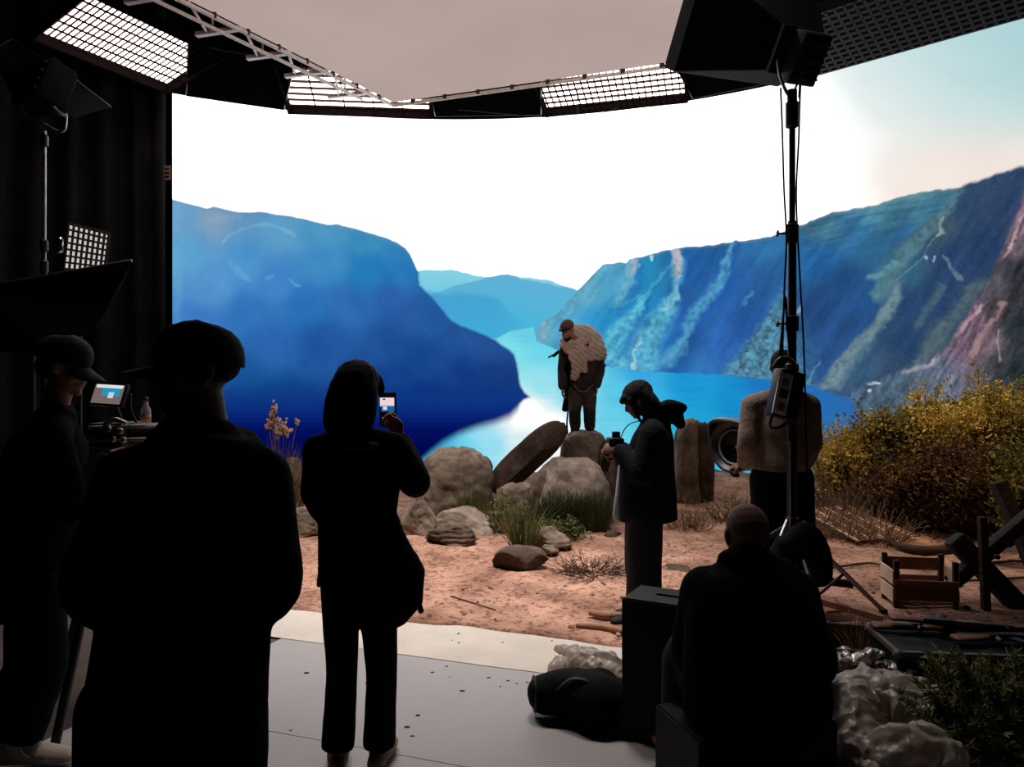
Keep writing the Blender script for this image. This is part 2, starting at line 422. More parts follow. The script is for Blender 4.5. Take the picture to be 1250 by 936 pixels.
    B = spur(B, [(897, 296, 4), (890, 318, 5), (880, 340, 7), (868, 360, 7), (850, 378, 8), (838, 396, 8), (840, 408, 5), (828, 425, 8), (815, 440, 12)], (88, 166, 200), .8)
    B = lit(B, [(918, 356, 3), (908, 372, 4)], (90, 160, 200), .6)
    B = lit(B, [(776, 316, 6), (773, 334, 6)], (158, 170, 190), .8, .5)
    B = lit(B, [(824, 306, 9), (825, 322, 9), (828, 340, 5)], (186, 178, 184), .95, .5)
    B = lit(B, [(828, 352, 5), (826, 366, 5), (811, 376, 4)], (150, 198, 208), .7)
    B = lit(B, [(780, 415, 3), (776, 432, 3), (775, 450, 4)], (175, 205, 210), .8)
    B = lit(B, [(796, 314, 3), (797, 318, 2)], (225, 235, 235), .9, .4, .2)
    B = lit(B, [(664, 394, 5), (663, 408, 6), (660, 416, 5)], (150, 170, 196), .85)
    # spur with forest, foot at the shore
    spur = poly_mask(Xw, Yw, [(881, 457), (884, 450), (897, 434), (917, 414), (931, 392), (941, 374), (958, 345), (972, 350), (976, 375), (986, 402), (998, 428), (1003, 452), (998, 472), (930, 464)], 5)
    sc = np.array([92, 150, 176.]) * np.clip(.86 + .42 * fbm(X / 4, Y / 4, octaves=4, seed=91) + .16 * tx - .16 * sstep(940, 1000, X), .4, 1.4)[..., None]
    m = (spur * (.92 - .7 * sstep(945, 985, X - .25 * (Y - 400))))[..., None]
    B = B * (1 - m) + sc * m
    B = lit(B, [(975, 375, 3), (972, 382, 4)], (165, 190, 200), .8)
    B = lit(B, [(990, 470, 3), (994, 450, 4), (1000, 440, 3)], (110, 160, 180), .6)
    shore = np.exp(-((Y - waterline + 2) / 1.2) ** 2) * sstep(880, 900, X) * .3
    B = B * (1 - shore[..., None]) + np.array([150, 190, 205.]) * shore[..., None]
    L = over(L, m1, B)
    # nearer dark mountain
    m3p = poly_mask(Xw, Yw, [(1172, 231), (1185, 223), (1205, 216.5), (1225, 210), (1240, 204), (1250, 203), (1280, 212), (1500, 190), (1500, 620), (1055, 520), (1045, 487), (1020, 481), (996, 474), (1010, 455), (1030, 428), (1050, 405), (1070, 388),
                             (1076, 374), (1066, 369), (1060, 360), (1069, 342), (1056, 339), (1080, 318), (1089, 301), (1100, 292), (1116, 283), (1131, 271), (1146, 258), (1160, 245)], 2.0)
    D = blend_pts(X, Y, [(1200, 230, 52, 74, 104), (1230, 250, 44, 64, 98), (1180, 260, 48, 70, 104), (1200, 300, 40, 62, 98), (1170, 320, 42, 66, 104), (1150, 360, 40, 66, 104), (1190, 360, 44, 64, 92), (1100, 330, 56, 100, 126), (1080, 350, 70, 116, 138), (1110, 370, 40, 68, 108), (1110, 420, 40, 66, 104),
                         (1060, 450, 54, 86, 118), (1090, 460, 48, 70, 98), (1140, 430, 62, 80, 92), (1150, 270, 62, 86, 100), (1250, 300, 46, 60, 88), (1300, 300, 50, 60, 80)], 3.8)
    D = D + (st * 10 + tx * 7)[..., None] * np.array([1, 1, .9])
    D = lit(D, [(x, y, w * 1.5) for x, y, w in [(1172, 234, 6), (1150, 262, 8), (1130, 282, 8), (1105, 310, 10), (1080, 345, 12), (1070, 360, 8)]], (90, 130, 138), .8)
    D = lit(D, [(1060, 338, 3), (1075, 334, 7), (1090, 320, 6)], (92, 152, 160), .8)
    D = lit(D, [(1152, 268, 4), (1148, 282, 5), (1142, 288, 4)], (140, 152, 148), .9, .5)
    D = lit(D, [(1142, 290, 1.3), (1130, 304, 1.2), (1128, 314, 1.3), (1112, 328, 1.2), (1096, 342, 1.4)], (120, 150, 162), .7, .7, .2)
    D = lit(D, [(1131, 314, 3), (1133, 316, 2)], (215, 225, 230), .9, .4, .2)
    D = lit(D, [(1142, 312, 1.6), (1141, 320, 1.6)], (200, 215, 225), .9, .4, .2)
    D = lit(D, [(1153, 310, 2), (1160, 324, 4), (1174, 340, 5)], (126, 148, 156), .7)
    D = lit(D, [(x, y, w * 1.5) for x, y, w in [(1096, 346, 5), (1094, 362, 8), (1086, 378, 8), (1076, 392, 9), (1056, 412, 10), (1036, 436, 12), (1016, 462, 14), (1002, 474, 6)]], (112, 138, 146), .95)
    D = lit(D, [(1150, 352, 8), (1135, 372, 9), (1122, 395, 9)], (82, 108, 116), .7)
    D = lit(D, [(1200, 345, 12), (1176, 368, 14), (1160, 390, 16), (1140, 415, 16), (1122, 440, 12)], (84, 106, 112), .85)
    L = over(L, m3p, D)
    # rockslide slope and village shore
    m4 = poly_mask(Xw, Yw, [(1262, 215), (1250, 238), (1244, 252), (1238, 268), (1230, 290), (1222, 312), (1210, 337), (1200, 352), (1188, 372), (1180, 387), (1172, 402), (1164, 416), (1148, 430), (1120, 444), (1085, 458), (1060, 470), (1035, 481), (1060, 520), (1500, 640), (1500, 230)], 3.8)
    E_ = blend_pts(X, Y, [(1245, 270, 120, 98, 112), (1235, 300, 110, 96, 106), (1240, 330, 46, 48, 56), (1215, 350, 80, 74, 84), (1195, 390, 120, 98, 116), (1175, 420, 116, 96, 114), (1215, 380, 62, 58, 64), (1205, 420, 112, 92, 102), (1240, 400, 40, 50, 56), (1240, 360, 52, 54, 58), (1140, 455, 92, 104, 122),
                          (1090, 475, 74, 96, 114), (1060, 485, 70, 92, 112), (1220, 440, 60, 66, 70), (1245, 450, 40, 52, 56), (1300, 400, 50, 54, 60)], 3.8)
    s4 = fbm((X + .5 * Y) / 5, (Y - .4 * X) / 22, octaves=4, seed=140)
    E_ = E_ * np.clip(1 + .42 * s4 + .22 * tx, .3, 1.7)[..., None]
    E_ = lit(E_, [(1247, 262, 3), (1240, 285, 4), (1228, 312, 3)], (196, 170, 172), .8)
    E_ = lit(E_, [(1196, 372, 4), (1188, 384, 6), (1178, 398, 6), (1170, 412, 4)], (196, 160, 170), .85)
    E_ = lit(E_, [(1224, 372, 4), (1206, 396, 5), (1196, 415, 6), (1190, 432, 6)], (170, 132, 134), .8)
    E_ = lit(E_, [(1218, 402, 1.5), (1216, 425, 2), (1220, 440, 4)], (180, 155, 155), .8)
    E_ = lit(E_, [(1105, 455, 4), (1130, 446, 4), (1145, 438, 3)], (176, 168, 178), .7)
    E_ = lit(E_, [(1060, 468, 2), (1072, 467, 2)], (240, 242, 244), 1, .3, .2)
    E_ = lit(E_, [(1062, 476, 2), (1063, 476, 2)], (235, 238, 240), 1, .3, .2)
    L = over(L, m4, E_)
    # wooded foreground hill of the picture, mostly hidden by the real shrubs
    hill = interp(X, [(990, 660), (1000, 590), (1012, 550), (1030, 530), (1050, 520), (1070, 512), (1100, 500), (1140, 490), (1200, 480), (1260, 470), (1500, 450)]) + fbm(X / 8, X * 0 + 2, octaves=3, seed=160) * 8
    hc = np.array([60, 56, 30.]) * np.clip(1 + .9 * fbm(X / 6, Y / 7, octaves=4, seed=170), .2, 2)[..., None] * (1 - .55 * sstep(20, 110, Y - hill))[..., None]
    L = over(L, sstep(-3, 3, Y - hill), hc)
    # ---- near mountain on the west shore and its dark reflection
    ml = poly_mask(X + n2 * .6, Y + n1 * 1.4, [(100, 232), (210, 242), (232, 248), (252, 253), (261, 251), (275, 254), (288, 257), (320, 258), (335, 261), (350, 262), (372, 266), (400, 273), (412, 273), (430, 278), (450, 283), (470, 289), (485, 295), (496, 302), (501, 310), (507, 322), (511, 332),
                             (512, 348), (520, 356), (530, 366), (540, 378), (550, 390), (562, 398), (580, 404), (595, 411), (605, 415), (612, 421), (622, 427), (627, 431), (630, 440), (633, 455), (635, 470), (640, 478), (647, 484.5), (640, 487), (634, 492), (500, 520), (100, 520)], 1.6)
    # soft lower border of the reflection
    edge = interp(X, [(480, 590), (512, 566), (526, 553), (540, 542), (560, 531), (582, 523), (605, 517), (622, 510), (632, 500), (640, 480)])
    refl = sstep(7, -9, Y - edge) * sstep(641, 632, X) * sstep(484, 488, Y)
    A = blend_pts(X, Y, [(225, 270, 104, 158, 200), (260, 266, 128, 160, 188), (300, 262, 96, 150, 192), (340, 280, 90, 156, 198), (400, 285, 78, 152, 196), (450, 292, 60, 140, 188), (490, 305, 50, 128, 184), (230, 310, 92, 162, 208), (260, 350, 84, 148, 206), (300, 320, 76, 146, 204), (340, 345, 66, 134, 200), (400, 320, 64, 140, 196),
                         (450, 330, 34, 122, 184), (490, 335, 36, 118, 182), (370, 370, 42, 114, 184), (300, 380, 50, 116, 186), (240, 400, 60, 122, 196), (430, 375, 44, 104, 172), (480, 360, 44, 96, 168), (500, 380, 40, 88, 158), (330, 420, 44, 100, 174), (400, 420, 34, 86, 156), (530, 390, 36, 88, 156), (560, 410, 36, 82, 150),
                         (470, 420, 30, 78, 148), (600, 425, 32, 76, 144), (520, 440, 22, 68, 138), (300, 460, 26, 84, 150), (340, 490, 14, 70, 132), (600, 460, 22, 60, 128), (560, 470, 18, 58, 130), (480, 470, 16, 62, 134), (625, 470, 22, 58, 122), (520, 495, 8, 46, 122), (600, 495, 10, 40, 112), (350, 510, 4, 52, 126), (450, 505, 6, 44, 122)], 3.8)
    sh = fbm((X - .5 * Y) / 34, (Y + .5 * X) / 60, octaves=4, seed=200)
    A = A + (sh * 7 + fbm(X / 12, Y / 12, octaves=3, seed=210) * 3 + tx * 1.5)[..., None]
    A = lit(A, [(216, 250, 12), (216, 390, 10)], (120, 180, 214), .35, 1, .1)
    A = lit(A, [(254, 267, 8), (290, 264, 10)], (160, 165, 190), .45, 1, .1)
    A = lit(A, [(271, 297, 2), (280, 287, 3), (298, 279, 3), (325, 272, 4), (345, 280, 4), (360, 288, 3)], (130, 186, 206), .7, 1, .1)
    A = lit(A, [(280, 318, 6), (292, 332, 10), (304, 340, 6)], (108, 172, 208), .7, 1, .2)
    A = lit(A, [(326, 340, 5), (332, 338, 4)], (130, 176, 214), .7, 1, .2)
    A = lit(A, [(354, 341, 2), (360, 347, 3), (366, 349, 2)], (130, 185, 220), .7, 1, .2)
    low = sstep(458, 492, Y)[..., None]; A = A * (1 - low) + np.array([14, 54, 128.]) * low
    rimA = np.exp(-((Y - interp(X, [(210, 244), (252, 255), (320, 260), (400, 275), (450, 285), (496, 304)])) / 2.2) ** 2) * .35 * sstep(505, 480, X)
    A = A * (1 - rimA[..., None]) + np.array([110, 140, 160.]) * rimA[..., None]
    L = over(L, ml, A)
    R_ = np.stack([np.interp(Y, [470, 488, 500, 512, 525, 545, 600], v) for v in ([18, 14, 9, 5, 2, 0, 0], [62, 54, 44, 30, 15, 7, 4], [132, 128, 121, 110, 92, 80, 70])], -1)
    R_ = R_ * np.clip(1 + .07 * np.sin(Y * 1.25) * sstep(498, 508, Y), 0, 2)[..., None]
    L = over(L, refl, R_)
    return L
# ------------------------------------------------------------------ the stage
U = Vector((.939, -.344, 0)); Vv = Vector((.344, .939, 0))        # along the stage front, and away from us
WC, WR, WTOP = Vector((-.970, 4.592, 0)), 8.925, 6.26             # LED wall: centre, radius, top

BLACK = mat('black_cloth', (11, 11, 12), .9, .3, 20, .2, spec=.1)
BLACKM = mat('black_metal', (20, 20, 22), .45, .3, 30, .05, spec=.4)
STEEL = mat('bare_steel', (150, 146, 142), .38, .2, 25, .05, metal=.85)
PIPE = mat('pale_pipe', (196, 186, 180), .5, .15, 20, .05)
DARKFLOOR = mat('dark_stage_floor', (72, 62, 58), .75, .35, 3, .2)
SHEET = mat('grey_floor_sheet', (152, 147, 146), .62, .06, 1.6, .05, bscale=40)
CANVAS = mat('off_white_canvas', (190, 180, 168), .9, .08, 3, .35, bscale=14)

# dark studio floor and the grey sheets laid on it
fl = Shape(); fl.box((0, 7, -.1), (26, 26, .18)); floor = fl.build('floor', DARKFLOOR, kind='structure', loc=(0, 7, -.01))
e0 = G(333, 778); e1 = G(700, 827)
su = (e1 - e0); su.z = 0; su.normalize(); sv = Vector((-su.y, su.x, 0))
seam = G(390, 903); seam.z = 0                                       # one visible joint between two rows of sheets
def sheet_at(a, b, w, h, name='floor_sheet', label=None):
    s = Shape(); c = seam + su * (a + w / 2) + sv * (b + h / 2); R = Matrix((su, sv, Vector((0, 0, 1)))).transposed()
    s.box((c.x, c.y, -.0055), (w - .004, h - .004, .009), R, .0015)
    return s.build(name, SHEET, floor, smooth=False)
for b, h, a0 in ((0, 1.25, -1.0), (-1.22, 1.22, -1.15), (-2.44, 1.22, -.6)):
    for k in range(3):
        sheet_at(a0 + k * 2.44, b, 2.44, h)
# the black box around it: ceiling and walls of the studio
SHELL = mat('black_studio_shell', (16, 16, 17), .95, .3, 1.5, .2)
for nm, c, sz in (('ceiling', (0, 7, 10.6), (26, 26, .2)), ('wall_back', (0, 19.9, 5.25), (26, .2, 10.5)), ('wall_left', (-12.9, 7, 5.25), (.2, 25.6, 10.5)), ('wall_right', (12.9, 7, 5.25), (.2, 25.6, 10.5)), ('wall_front', (0, -5.9, 5.25), (26, .2, 10.5))):
    s = Shape(); s.box(c, sz); s.build(nm, SHELL, loc=c, smooth=False, kind='structure')
# ---- soil of the set
def ground_h(x, y):
    x = np.asarray(x, float); y = np.asarray(y, float)
    r = np.hypot(x - WC.x, y - WC.y)
    t = (x - e0.x) * sv.x + (y - e0.y) * sv.y                        # distance behind the canvas edge
    h = .018 + .022 * fbm(x * 2.3, y * 2.3, octaves=3, seed=301) + .012 * fbm(x * 9, y * 9, octaves=3, seed=302)
    h = h + .012 * np.abs(fbm(x * 4.1, y * 5.0, octaves=2, seed=311))
    # a bank of soil before the foot of the wall, higher towards the shrubs
    h = h + .23 * sstep(6.0, 7.6, r) * sstep(1.3, 2.9, x) * sstep(8.7, 8.2, r) * (1 + .3 * fbm(x * 1.4, y * 1.4, octaves=3, seed=320))
    h = h * sstep(-.02, .35, t - .52) + .004
    return np.maximum(h, .004)
def gz(x, y): return float(ground_h(np.array([x]), np.array([y]))[0])
DIRT = mat('reddish_soil', (146, 106, 88), .95, .3, 2.2, .9, col2=(196, 152, 130), bscale=26, spec=.1, detail=9)
nt = DIRT.node_tree                                                 # darker flecks of litter in the soil
tcn = [n for n in nt.nodes if n.type == 'TEX_COORD'][0]; vz = nt.nodes.new('ShaderNodeTexNoise'); vz.inputs['Scale'].default_value = 22; vz.inputs['Detail'].default_value = 4; vz.inputs['Roughness'].default_value = .7
nt.links.new(tcn.outputs['Object'], vz.inputs['Vector']); r2 = nt.nodes.new('ShaderNodeValToRGB'); r2.color_ramp.elements[0].position = .40; r2.color_ramp.elements[0].color = (.30, .25, .22, 1); r2.color_ramp.elements[1].position = .50; r2.color_ramp.elements[1].color = (1, 1, 1, 1)
nt.links.new(vz.outputs['Fac'], r2.inputs['Fac']); mx = nt.nodes.new('ShaderNodeMix'); mx.data_type = 'RGBA'; mx.blend_type = 'MULTIPLY'; mx.inputs['Factor'].default_value = .8
rp0 = [n for n in nt.nodes if n.type == 'VALTORGB' and n is not r2][0]
nt.links.new(rp0.outputs['Color'], mx.inputs['A']); nt.links.new(r2.outputs['Color'], mx.inputs['B']); nt.links.new(mx.outputs['Result'], nt.nodes['Principled BSDF'].inputs['Base Color'])

# front edge of the soil, sampled from the photograph and laid on the floor
edge_px = [(340, 742), (380, 748), (430, 753), (480, 759), (530, 764), (560, 764), (600, 769), (640, 773), (700, 781), (757, 791), (800, 797)]
edge = [G(*q) for q in edge_px]
ts = np.array([(p - e0).dot(su) for p in edge]); tv = np.array([(p - e0).dot(sv) for p in edge])
def edge_v(a): return np.interp(a, ts, tv) + .05 * fbm(a * 2.2, a * 0, octaves=3, seed=330)
a_ = np.arange(-5.0, 8.6, .04); b_ = np.arange(0, 1.001, 1 / 260.0)
AA, BB = np.meshgrid(a_, b_)
V0 = edge_v(AA); TT = V0 + (BB ** 1.25) * (11.5 - V0)
GX = e0.x + su.x * AA + sv.x * TT; GY = e0.y + su.y * AA + sv.y * TT; GZ = ground_h(GX, GY)
GZ[0] = .001
lipn = np.clip(1 - BB * 40, 0, 1); GZ = GZ + .012 * lipn * (BB > 0) * (1 + fbm(AA * 3, BB, octaves=2, seed=5))
ids = np.arange(AA.size).reshape(AA.shape); Q = np.stack([ids[:-1, :-1], ids[:-1, 1:], ids[1:, 1:], ids[1:, :-1]], -1).reshape(-1, 4)
ok = (np.hypot(GX - WC.x, GY - WC.y) < WR - .12).ravel(); Q = Q[ok[Q].all(1)]
used = np.unique(Q); remap = np.full(AA.size, -1); remap[used] = np.arange(len(used))
s = Shape(); s.v = [np.stack([GX.ravel(), GY.ravel(), GZ.ravel()], 1)[used]]; s.f = remap[Q]
soil = s.build('soil_ground', DIRT, loc=(0, 7, 0), label='reddish sandy soil spread over the set in front of the LED wall', cat='soil', kind='stuff')

# canvas strip between soil and sheets
a2 = np.arange(-2.6, 3.2, .04); nb = 22; AA, BB = np.meshgrid(a2, np.linspace(0, 1, nb))
V1 = edge_v(AA) + .35; low = .012 * fbm(AA * 1.7, AA * 0, octaves=2, seed=341)
TT = low + BB * (V1 - low); GX = e0.x + su.x * AA + sv.x * TT; GY = e0.y + su.y * AA + sv.y * TT
GZ = .002 + .006 * np.abs(fbm(AA * 3, TT * 4, octaves=3, seed=345)) * np.clip(BB * 8, 0, 1) * np.clip((edge_v(AA) - TT) * 9, 0, 1)
ids = np.arange(AA.size).reshape(AA.shape); Q = np.stack([ids[:-1, :-1], ids[:-1, 1:], ids[1:, 1:], ids[1:, :-1]], -1).reshape(-1, 4)
s = Shape(); s.v = [np.stack([GX.ravel(), GY.ravel(), GZ.ravel()], 1)]; s.f = Q
s.build('canvas_runner', CANVAS, loc=(e0.x, e0.y, 0), label='off-white canvas strip lying between the soil and the grey floor', cat='canvas')

# ------------------------------------------------------------------ LED wall
def wall_depth(px):
    k = (px - CX) / F; a = 1 + k * k; b = -2 * (k * WC.x + WC.y); c = WC.x ** 2 + WC.y ** 2 - WR ** 2
    return (-b + math.sqrt(b * b - 4 * a * c)) / (2 * a)
def wall_angle(px):
    d = wall_depth(px); return math.atan2(d - WC.y, (px - CX) / F * d - WC.x)
th0, th1 = wall_angle(210.5), wall_angle(1290) - .32                # west edge; the other end is beyond the frame
NT, NZ, ZB = 1150, 430, .02
th = np.linspace(th0, th1, NT); zz = np.linspace(ZB, WTOP, NZ)
TH, ZZ = np.meshgrid(th, zz)
WX = WC.x + WR * np.cos(TH); WY = WC.y + WR * np.sin(TH)
PX = CX + F * WX / WY; PY = CY - F * (ZZ - CAMZ) / WY
Lc = fjord(PX.astype(np.float32), PY.astype(np.float32)).reshape(-1, 3)
hi = np.clip((Lc.min(1) - .8) / .5, 0, 1)[:, None]; Lc = Lc * (1 + hi * (SKY_BOOST - 1))
ids = np.arange(TH.size).reshape(TH.shape); Q = np.stack([ids[:-1, :-1], ids[:-1, 1:], ids[1:, 1:], ids[1:, :-1]], -1).reshape(-1, 4)
led = thing('led_wall', 'huge curved LED wall showing a blue fjord between mountains under white sky', 'LED wall', (WC.x, WC.y + WR, 0))
s = Shape(); s.v = [np.stack([WX.ravel(), WY.ravel(), ZZ.ravel()], 1)]; s.f = Q
scr = s.build('screen', emit_mat('led_picture', (255, 255, 255), LED_GAIN, 'picture'), led)
at = scr.data.color_attributes.new('picture', 'FLOAT_COLOR', 'POINT')
at.data.foreach_set('color', np.concatenate([Lc, np.ones((len(Lc), 1))], 1).astype(np.float32).ravel())
def arc(t0, t1, r, n): return [Vector((WC.x + r * math.cos(t), WC.y + r * math.sin(t), 0)) for t in np.linspace(t0, t1, n)]
def arc_wall(t0, t1, r0, r1, z0, z1, n=60):
    """a curved slab standing on an arc"""
    a, b = arc(t0, t1, r0, n), arc(t0, t1, r1, n); v = []; f = []
    for i in range(n): v += [(a[i].x, a[i].y, z0), (b[i].x, b[i].y, z0), (b[i].x, b[i].y, z1), (a[i].x, a[i].y, z1)]
    for i in range(n - 1):
        for k in range(4): f.append((i * 4 + k, i * 4 + (k + 1) % 4, i * 4 + 4 + (k + 1) % 4, i * 4 + 4 + k))
    f += [(0, 1, 2, 3), tuple((n - 1) * 4 + k for k in (3, 2, 1, 0))]
    return v, f
s = Shape(); s.add(*arc_wall(th0 - .0005, th1, WR + .03, WR + .2, 0, WTOP)); s.build('back_frame', BLACKM, led, smooth='auto')
s = Shape(); s.add(*arc_wall(th0, th1, WR - .01, WR + .2, WTOP, WTOP + .16)); s.build('top_trim', BLACKM, led, smooth='auto')

# black drape hung above the wall, and the curtain that closes the stage on the west
def drape(name, t, z0, z1, amp, wave, label, cat='curtain', material=BLACK, seed=0):
    """t: world points along the foot line; folds run vertically"""
    q = catmull([tuple(p) for p in t], 60); L = np.concatenate([[0], np.cumsum(np.linalg.norm(np.diff(q, axis=0), axis=1))])
    m = int(L[-1] / (wave / 9)); ss = np.linspace(0, L[-1], m); X = np.interp(ss, L, q[:, 0]); Y = np.interp(ss, L, q[:, 1])
    tx, ty = np.gradient(X), np.gradient(Y); nn = np.hypot(tx, ty); nx, ny = -ty / nn, tx / nn
    rows = 14; v = []
    for side in (0, .012):
        for i in range(rows):
            z = z0 + (z1 - z0) * i / (rows - 1)
            ph = ss / wave * 2 * math.pi + 1.6 * fbm(ss * .9, ss * 0 + z * .12, octaves=2, seed=seed) * 2
            o = amp * np.sin(ph) * (1 + .5 * fbm(ss * 1.3, ss * 0 + z * .2, octaves=2, seed=seed + 3)) + side
            v.append(np.stack([X + nx * o, Y + ny * o, np.full(m, z)], 1))
    v = np.vstack(v); f = []; half = rows * m
    for i in range(rows - 1):
        for j in range(m - 1):
            a = i * m + j; f.append((a, a + 1, a + m + 1, a + m)); f.append((half + a, half + a + m, half + a + m + 1, half + a + 1))
    for j in range(m - 1):
        f.append((j, half + j, half + j + 1, j + 1)); k = (rows - 1) * m + j; f.append((k, k + 1, half + k + 1, half + k))
    for i in range(rows - 1):
        a = i * m; f.append((a, a + m, half + a + m, half + a)); a = i * m + m - 1; f.append((a, half + a, half + a + m, a + m))
    s = Shape(); s.add(v, f)
    return s.build(name, material, loc=(float(X.mean()), float(Y.mean()), z0), label=label, cat=cat)
ring = [tuple(p) for p in arc(th0 + .35, th1, WR + .45, 16)]
drape('black_drape', ring, WTOP + .18, 10.48, .05, .55, 'black cloth hung high above the top edge of the LED wall', seed=410)
wl = Vector((WC.x + WR * math.cos(th0), WC.y + WR * math.sin(th0), 0))
drape('black_curtain', [wl + Vector((.0, -.25, 0)), wl + Vector((-.8, -.5, 0)), wl + Vector((-2.2, -1.6, 0)), wl + Vector((-3.0, -3.6, 0)), wl + Vector((-3.2, -6.5, 0))], .01, 8.6, .07, .42,
      'tall black curtain hanging in folds beside the edge of the LED wall', seed=420, material=mat('dusty_black_curtain', (22, 21, 21), .92, .35, 2.5, .25, bscale=30, spec=.1))
# little crew sign pinned at the curtain's edge
s = Shape(); c = P(204, 211, wl.y - .75); s.box(c, (.13, .012, .22), Euler((0, 0, -.4)).to_matrix(), .003)
sg = thing('paper_note', 'small paper note pinned to the black curtain edge beside the LED wall', 'note', c + Vector((0, 0, -.11)))
s.build('sheet', mat('brown_note', (120, 92, 78), .8, .2, 20, .1), sg, smooth=False)
for k in range(3):
    s = Shape(); s.box(c + Vector((0, -.012, .06 - k * .06)), (.09, .004, .018), Euler((0, 0, -.4)).to_matrix()); s.build('printed_line', BLACK, sg, smooth=False)

# ------------------------------------------------------------------ overhead diffusion cloth with its frame
CZ = 6.0
c0 = P(480, 125, (CZ - CAMZ) * F / (CY - 125)); cu = Vector((.939, -.344, 0)); cb = Vector((-.503, -.864, 0))
cr = c0 + cu * 5.55; near = 4.5
c3 = c0 + cb * near; c2 = cr + Vector((-.30, -.954, 0)) * near
cloth = thing('overhead_diffusion', 'large glowing pale diffusion cloth stretched on a frame overhead', 'diffusion cloth', (c0 + c2) / 2)
nx_, ny_ = 40, 40; v = []; f = []
for i in range(nx_ + 1):
    for j in range(ny_ + 1):
        a, b = i / nx_, j / ny_; p = c0 * (1 - a) * (1 - b) + cr * a * (1 - b) + c2 * a * b + c3 * (1 - a) * b
        p.z = CZ - .05 * math.sin(math.pi * a) * math.sin(math.pi * b) + .012 * float(fbm(np.array([a * 7]), np.array([b * 7]), seed=440)[0]) * math.sin(math.pi * a) * math.sin(math.pi * b)
        v.append(p)
for i in range(nx_):
    for j in range(ny_): a = i * (ny_ + 1) + j; f.append((a, a + 1, a + ny_ + 2, a + ny_ + 1))
s = Shape(); s.add(v, f); s.build('diffusion_sheet', emit_mat('lit_diffusion_cloth', (255, 228, 220), CEILING_POWER), cloth)
# unseen lamps added above the view to brighten the soil and the shrubs
for k, (lx_, ly_, tx_, ty_) in enumerate(((-2.2, 6.2, -1.5, 6.4), (0.1, 5.7, .3, 6.1), (4.6, 6.9, 4.55, 8.2))):
    lp_ = Vector((lx_, ly_, 7.2)); dn_ = (Vector((tx_, ty_, 0)) - lp_).normalized(); Rl_ = rot_to(dn_, (0, 1, 0))
    t = thing('added_overhead_lamp', ('added unseen lamp high on the curtain side of the set', 'added unseen lamp high over the middle of the soil', 'added unseen warm lamp high over the golden shrubs')[k], 'lamp', lp_, 'added unseen lamps over the set')
    b4_ = [lp_ - dn_ * .25 + Rl_ @ Vector((a * .25, b * .25, 0)) for a, b in ((-1, -1), (1, -1), (1, 1), (-1, 1))]; f4_ = [lp_ + dn_ * .05 + Rl_ @ Vector((a * .55, b * .55, 0)) for a, b in ((-1, -1), (1, -1), (1, 1), (-1, 1))]
    for i in range(4): s = Shape(); s.plate([b4_[i], b4_[(i + 1) % 4], f4_[(i + 1) % 4], f4_[i]], .01); s.build('reflector_side', BLACKM, t, smooth=False)
    s = Shape(); s.plate(b4_, .02); s.build('reflector_back', BLACKM, t, smooth=False)
    s = Shape(); s.tube([lp_ - dn_ * .26, Vector((lx_, ly_, 10.48))], .02, 8, k=1); s.build('hanger_pole', BLACKM, t)
    la = bpy.data.lights.new('added_lamp_light', 'AREA'); la.shape = 'SQUARE'; la.size = 1.0; la.energy = KEY_WATTS if k < 2 else SHRUB_WATTS; la.color = (1, .93, .90) if k < 2 else (1, .86, .62); la.spread = 1.15 if k < 2 else .85
    lo2 = bpy.data.objects.new('added_lamp_light', la); COL.objects.link(lo2); lo2.parent = t; lo2.rotation_euler = rot_to(-dn_, (0, 1, 0)).to_euler()
def pipe(name, a, b, r, material, parent, n=8):
    s = Shape(); s.tube([a, b], r, n, k=1); return s.build(name, material, parent)
up = Vector((0, 0, 1))
lo_, hi_ = Vector((0, 0, -.05)), Vector((0, 0, .16))
for a, b in ((c0, cr), (cr, c2), (c2, c3), (c3, c0)):
    pipe('frame_pipe', a + lo_, b + lo_, .028, PIPE, cloth)
    pipe('frame_pipe', a + hi_, b + hi_, .028, BLACKM, cloth)
ol = Vector((-.86, .50, 0))
out = Vector((-.90, .26, 0))
pipe('frame_pipe', c0 + ol * .12 + Vector((0, 0, -.12)) + cb * .6, c3 + ol * .12 + Vector((0, 0, -.12)), .024, PIPE, cloth)
for k, (t, ln) in enumerate(((.55, .75), (1.45, .72), (2.15, .7), (2.95, .7), (3.9, .7))):
    p = c0 + cb * t + Vector((0, 0, -.02)); q = p + out * ln
    s = Shape(); s.beam(p, q, .07, .05); s.build('outrigger', PIPE, cloth, smooth=False)
    pipe('hanger', p + out * .45 + Vector((0, 0, 0)), p + out * .45 + Vector((0, 0, .5)), .014, BLACKM if k < 2 else PIPE, cloth)
    p2 = c0 + cb * (t + .75) + Vector((0, 0, -.02))
    pipe('brace', q * .75 + p * .25, p2, .018, PIPE, cloth)
for t in np.arange(.35, 5.2, .55):
    s = Shape(); s.box(c0 + cu * t + Vector((0, 0, -.02)), (.07, .07, .09), None, .01); s.build('clamp', BLACKM, cloth)
for t in np.arange(.35, 4.2, .5):
    s = Shape(); s.box(c0 + cb * t + Vector((0, 0, -.02)), (.06, .06, .10), None, .01); s.build('clamp', BLACKM, cloth)
for q in (c0, cr, c2, c3): pipe('suspension_cable', q + hi_, q + Vector((0, 0, 10.48 - q.z)), .006, BLACKM, cloth, 6)

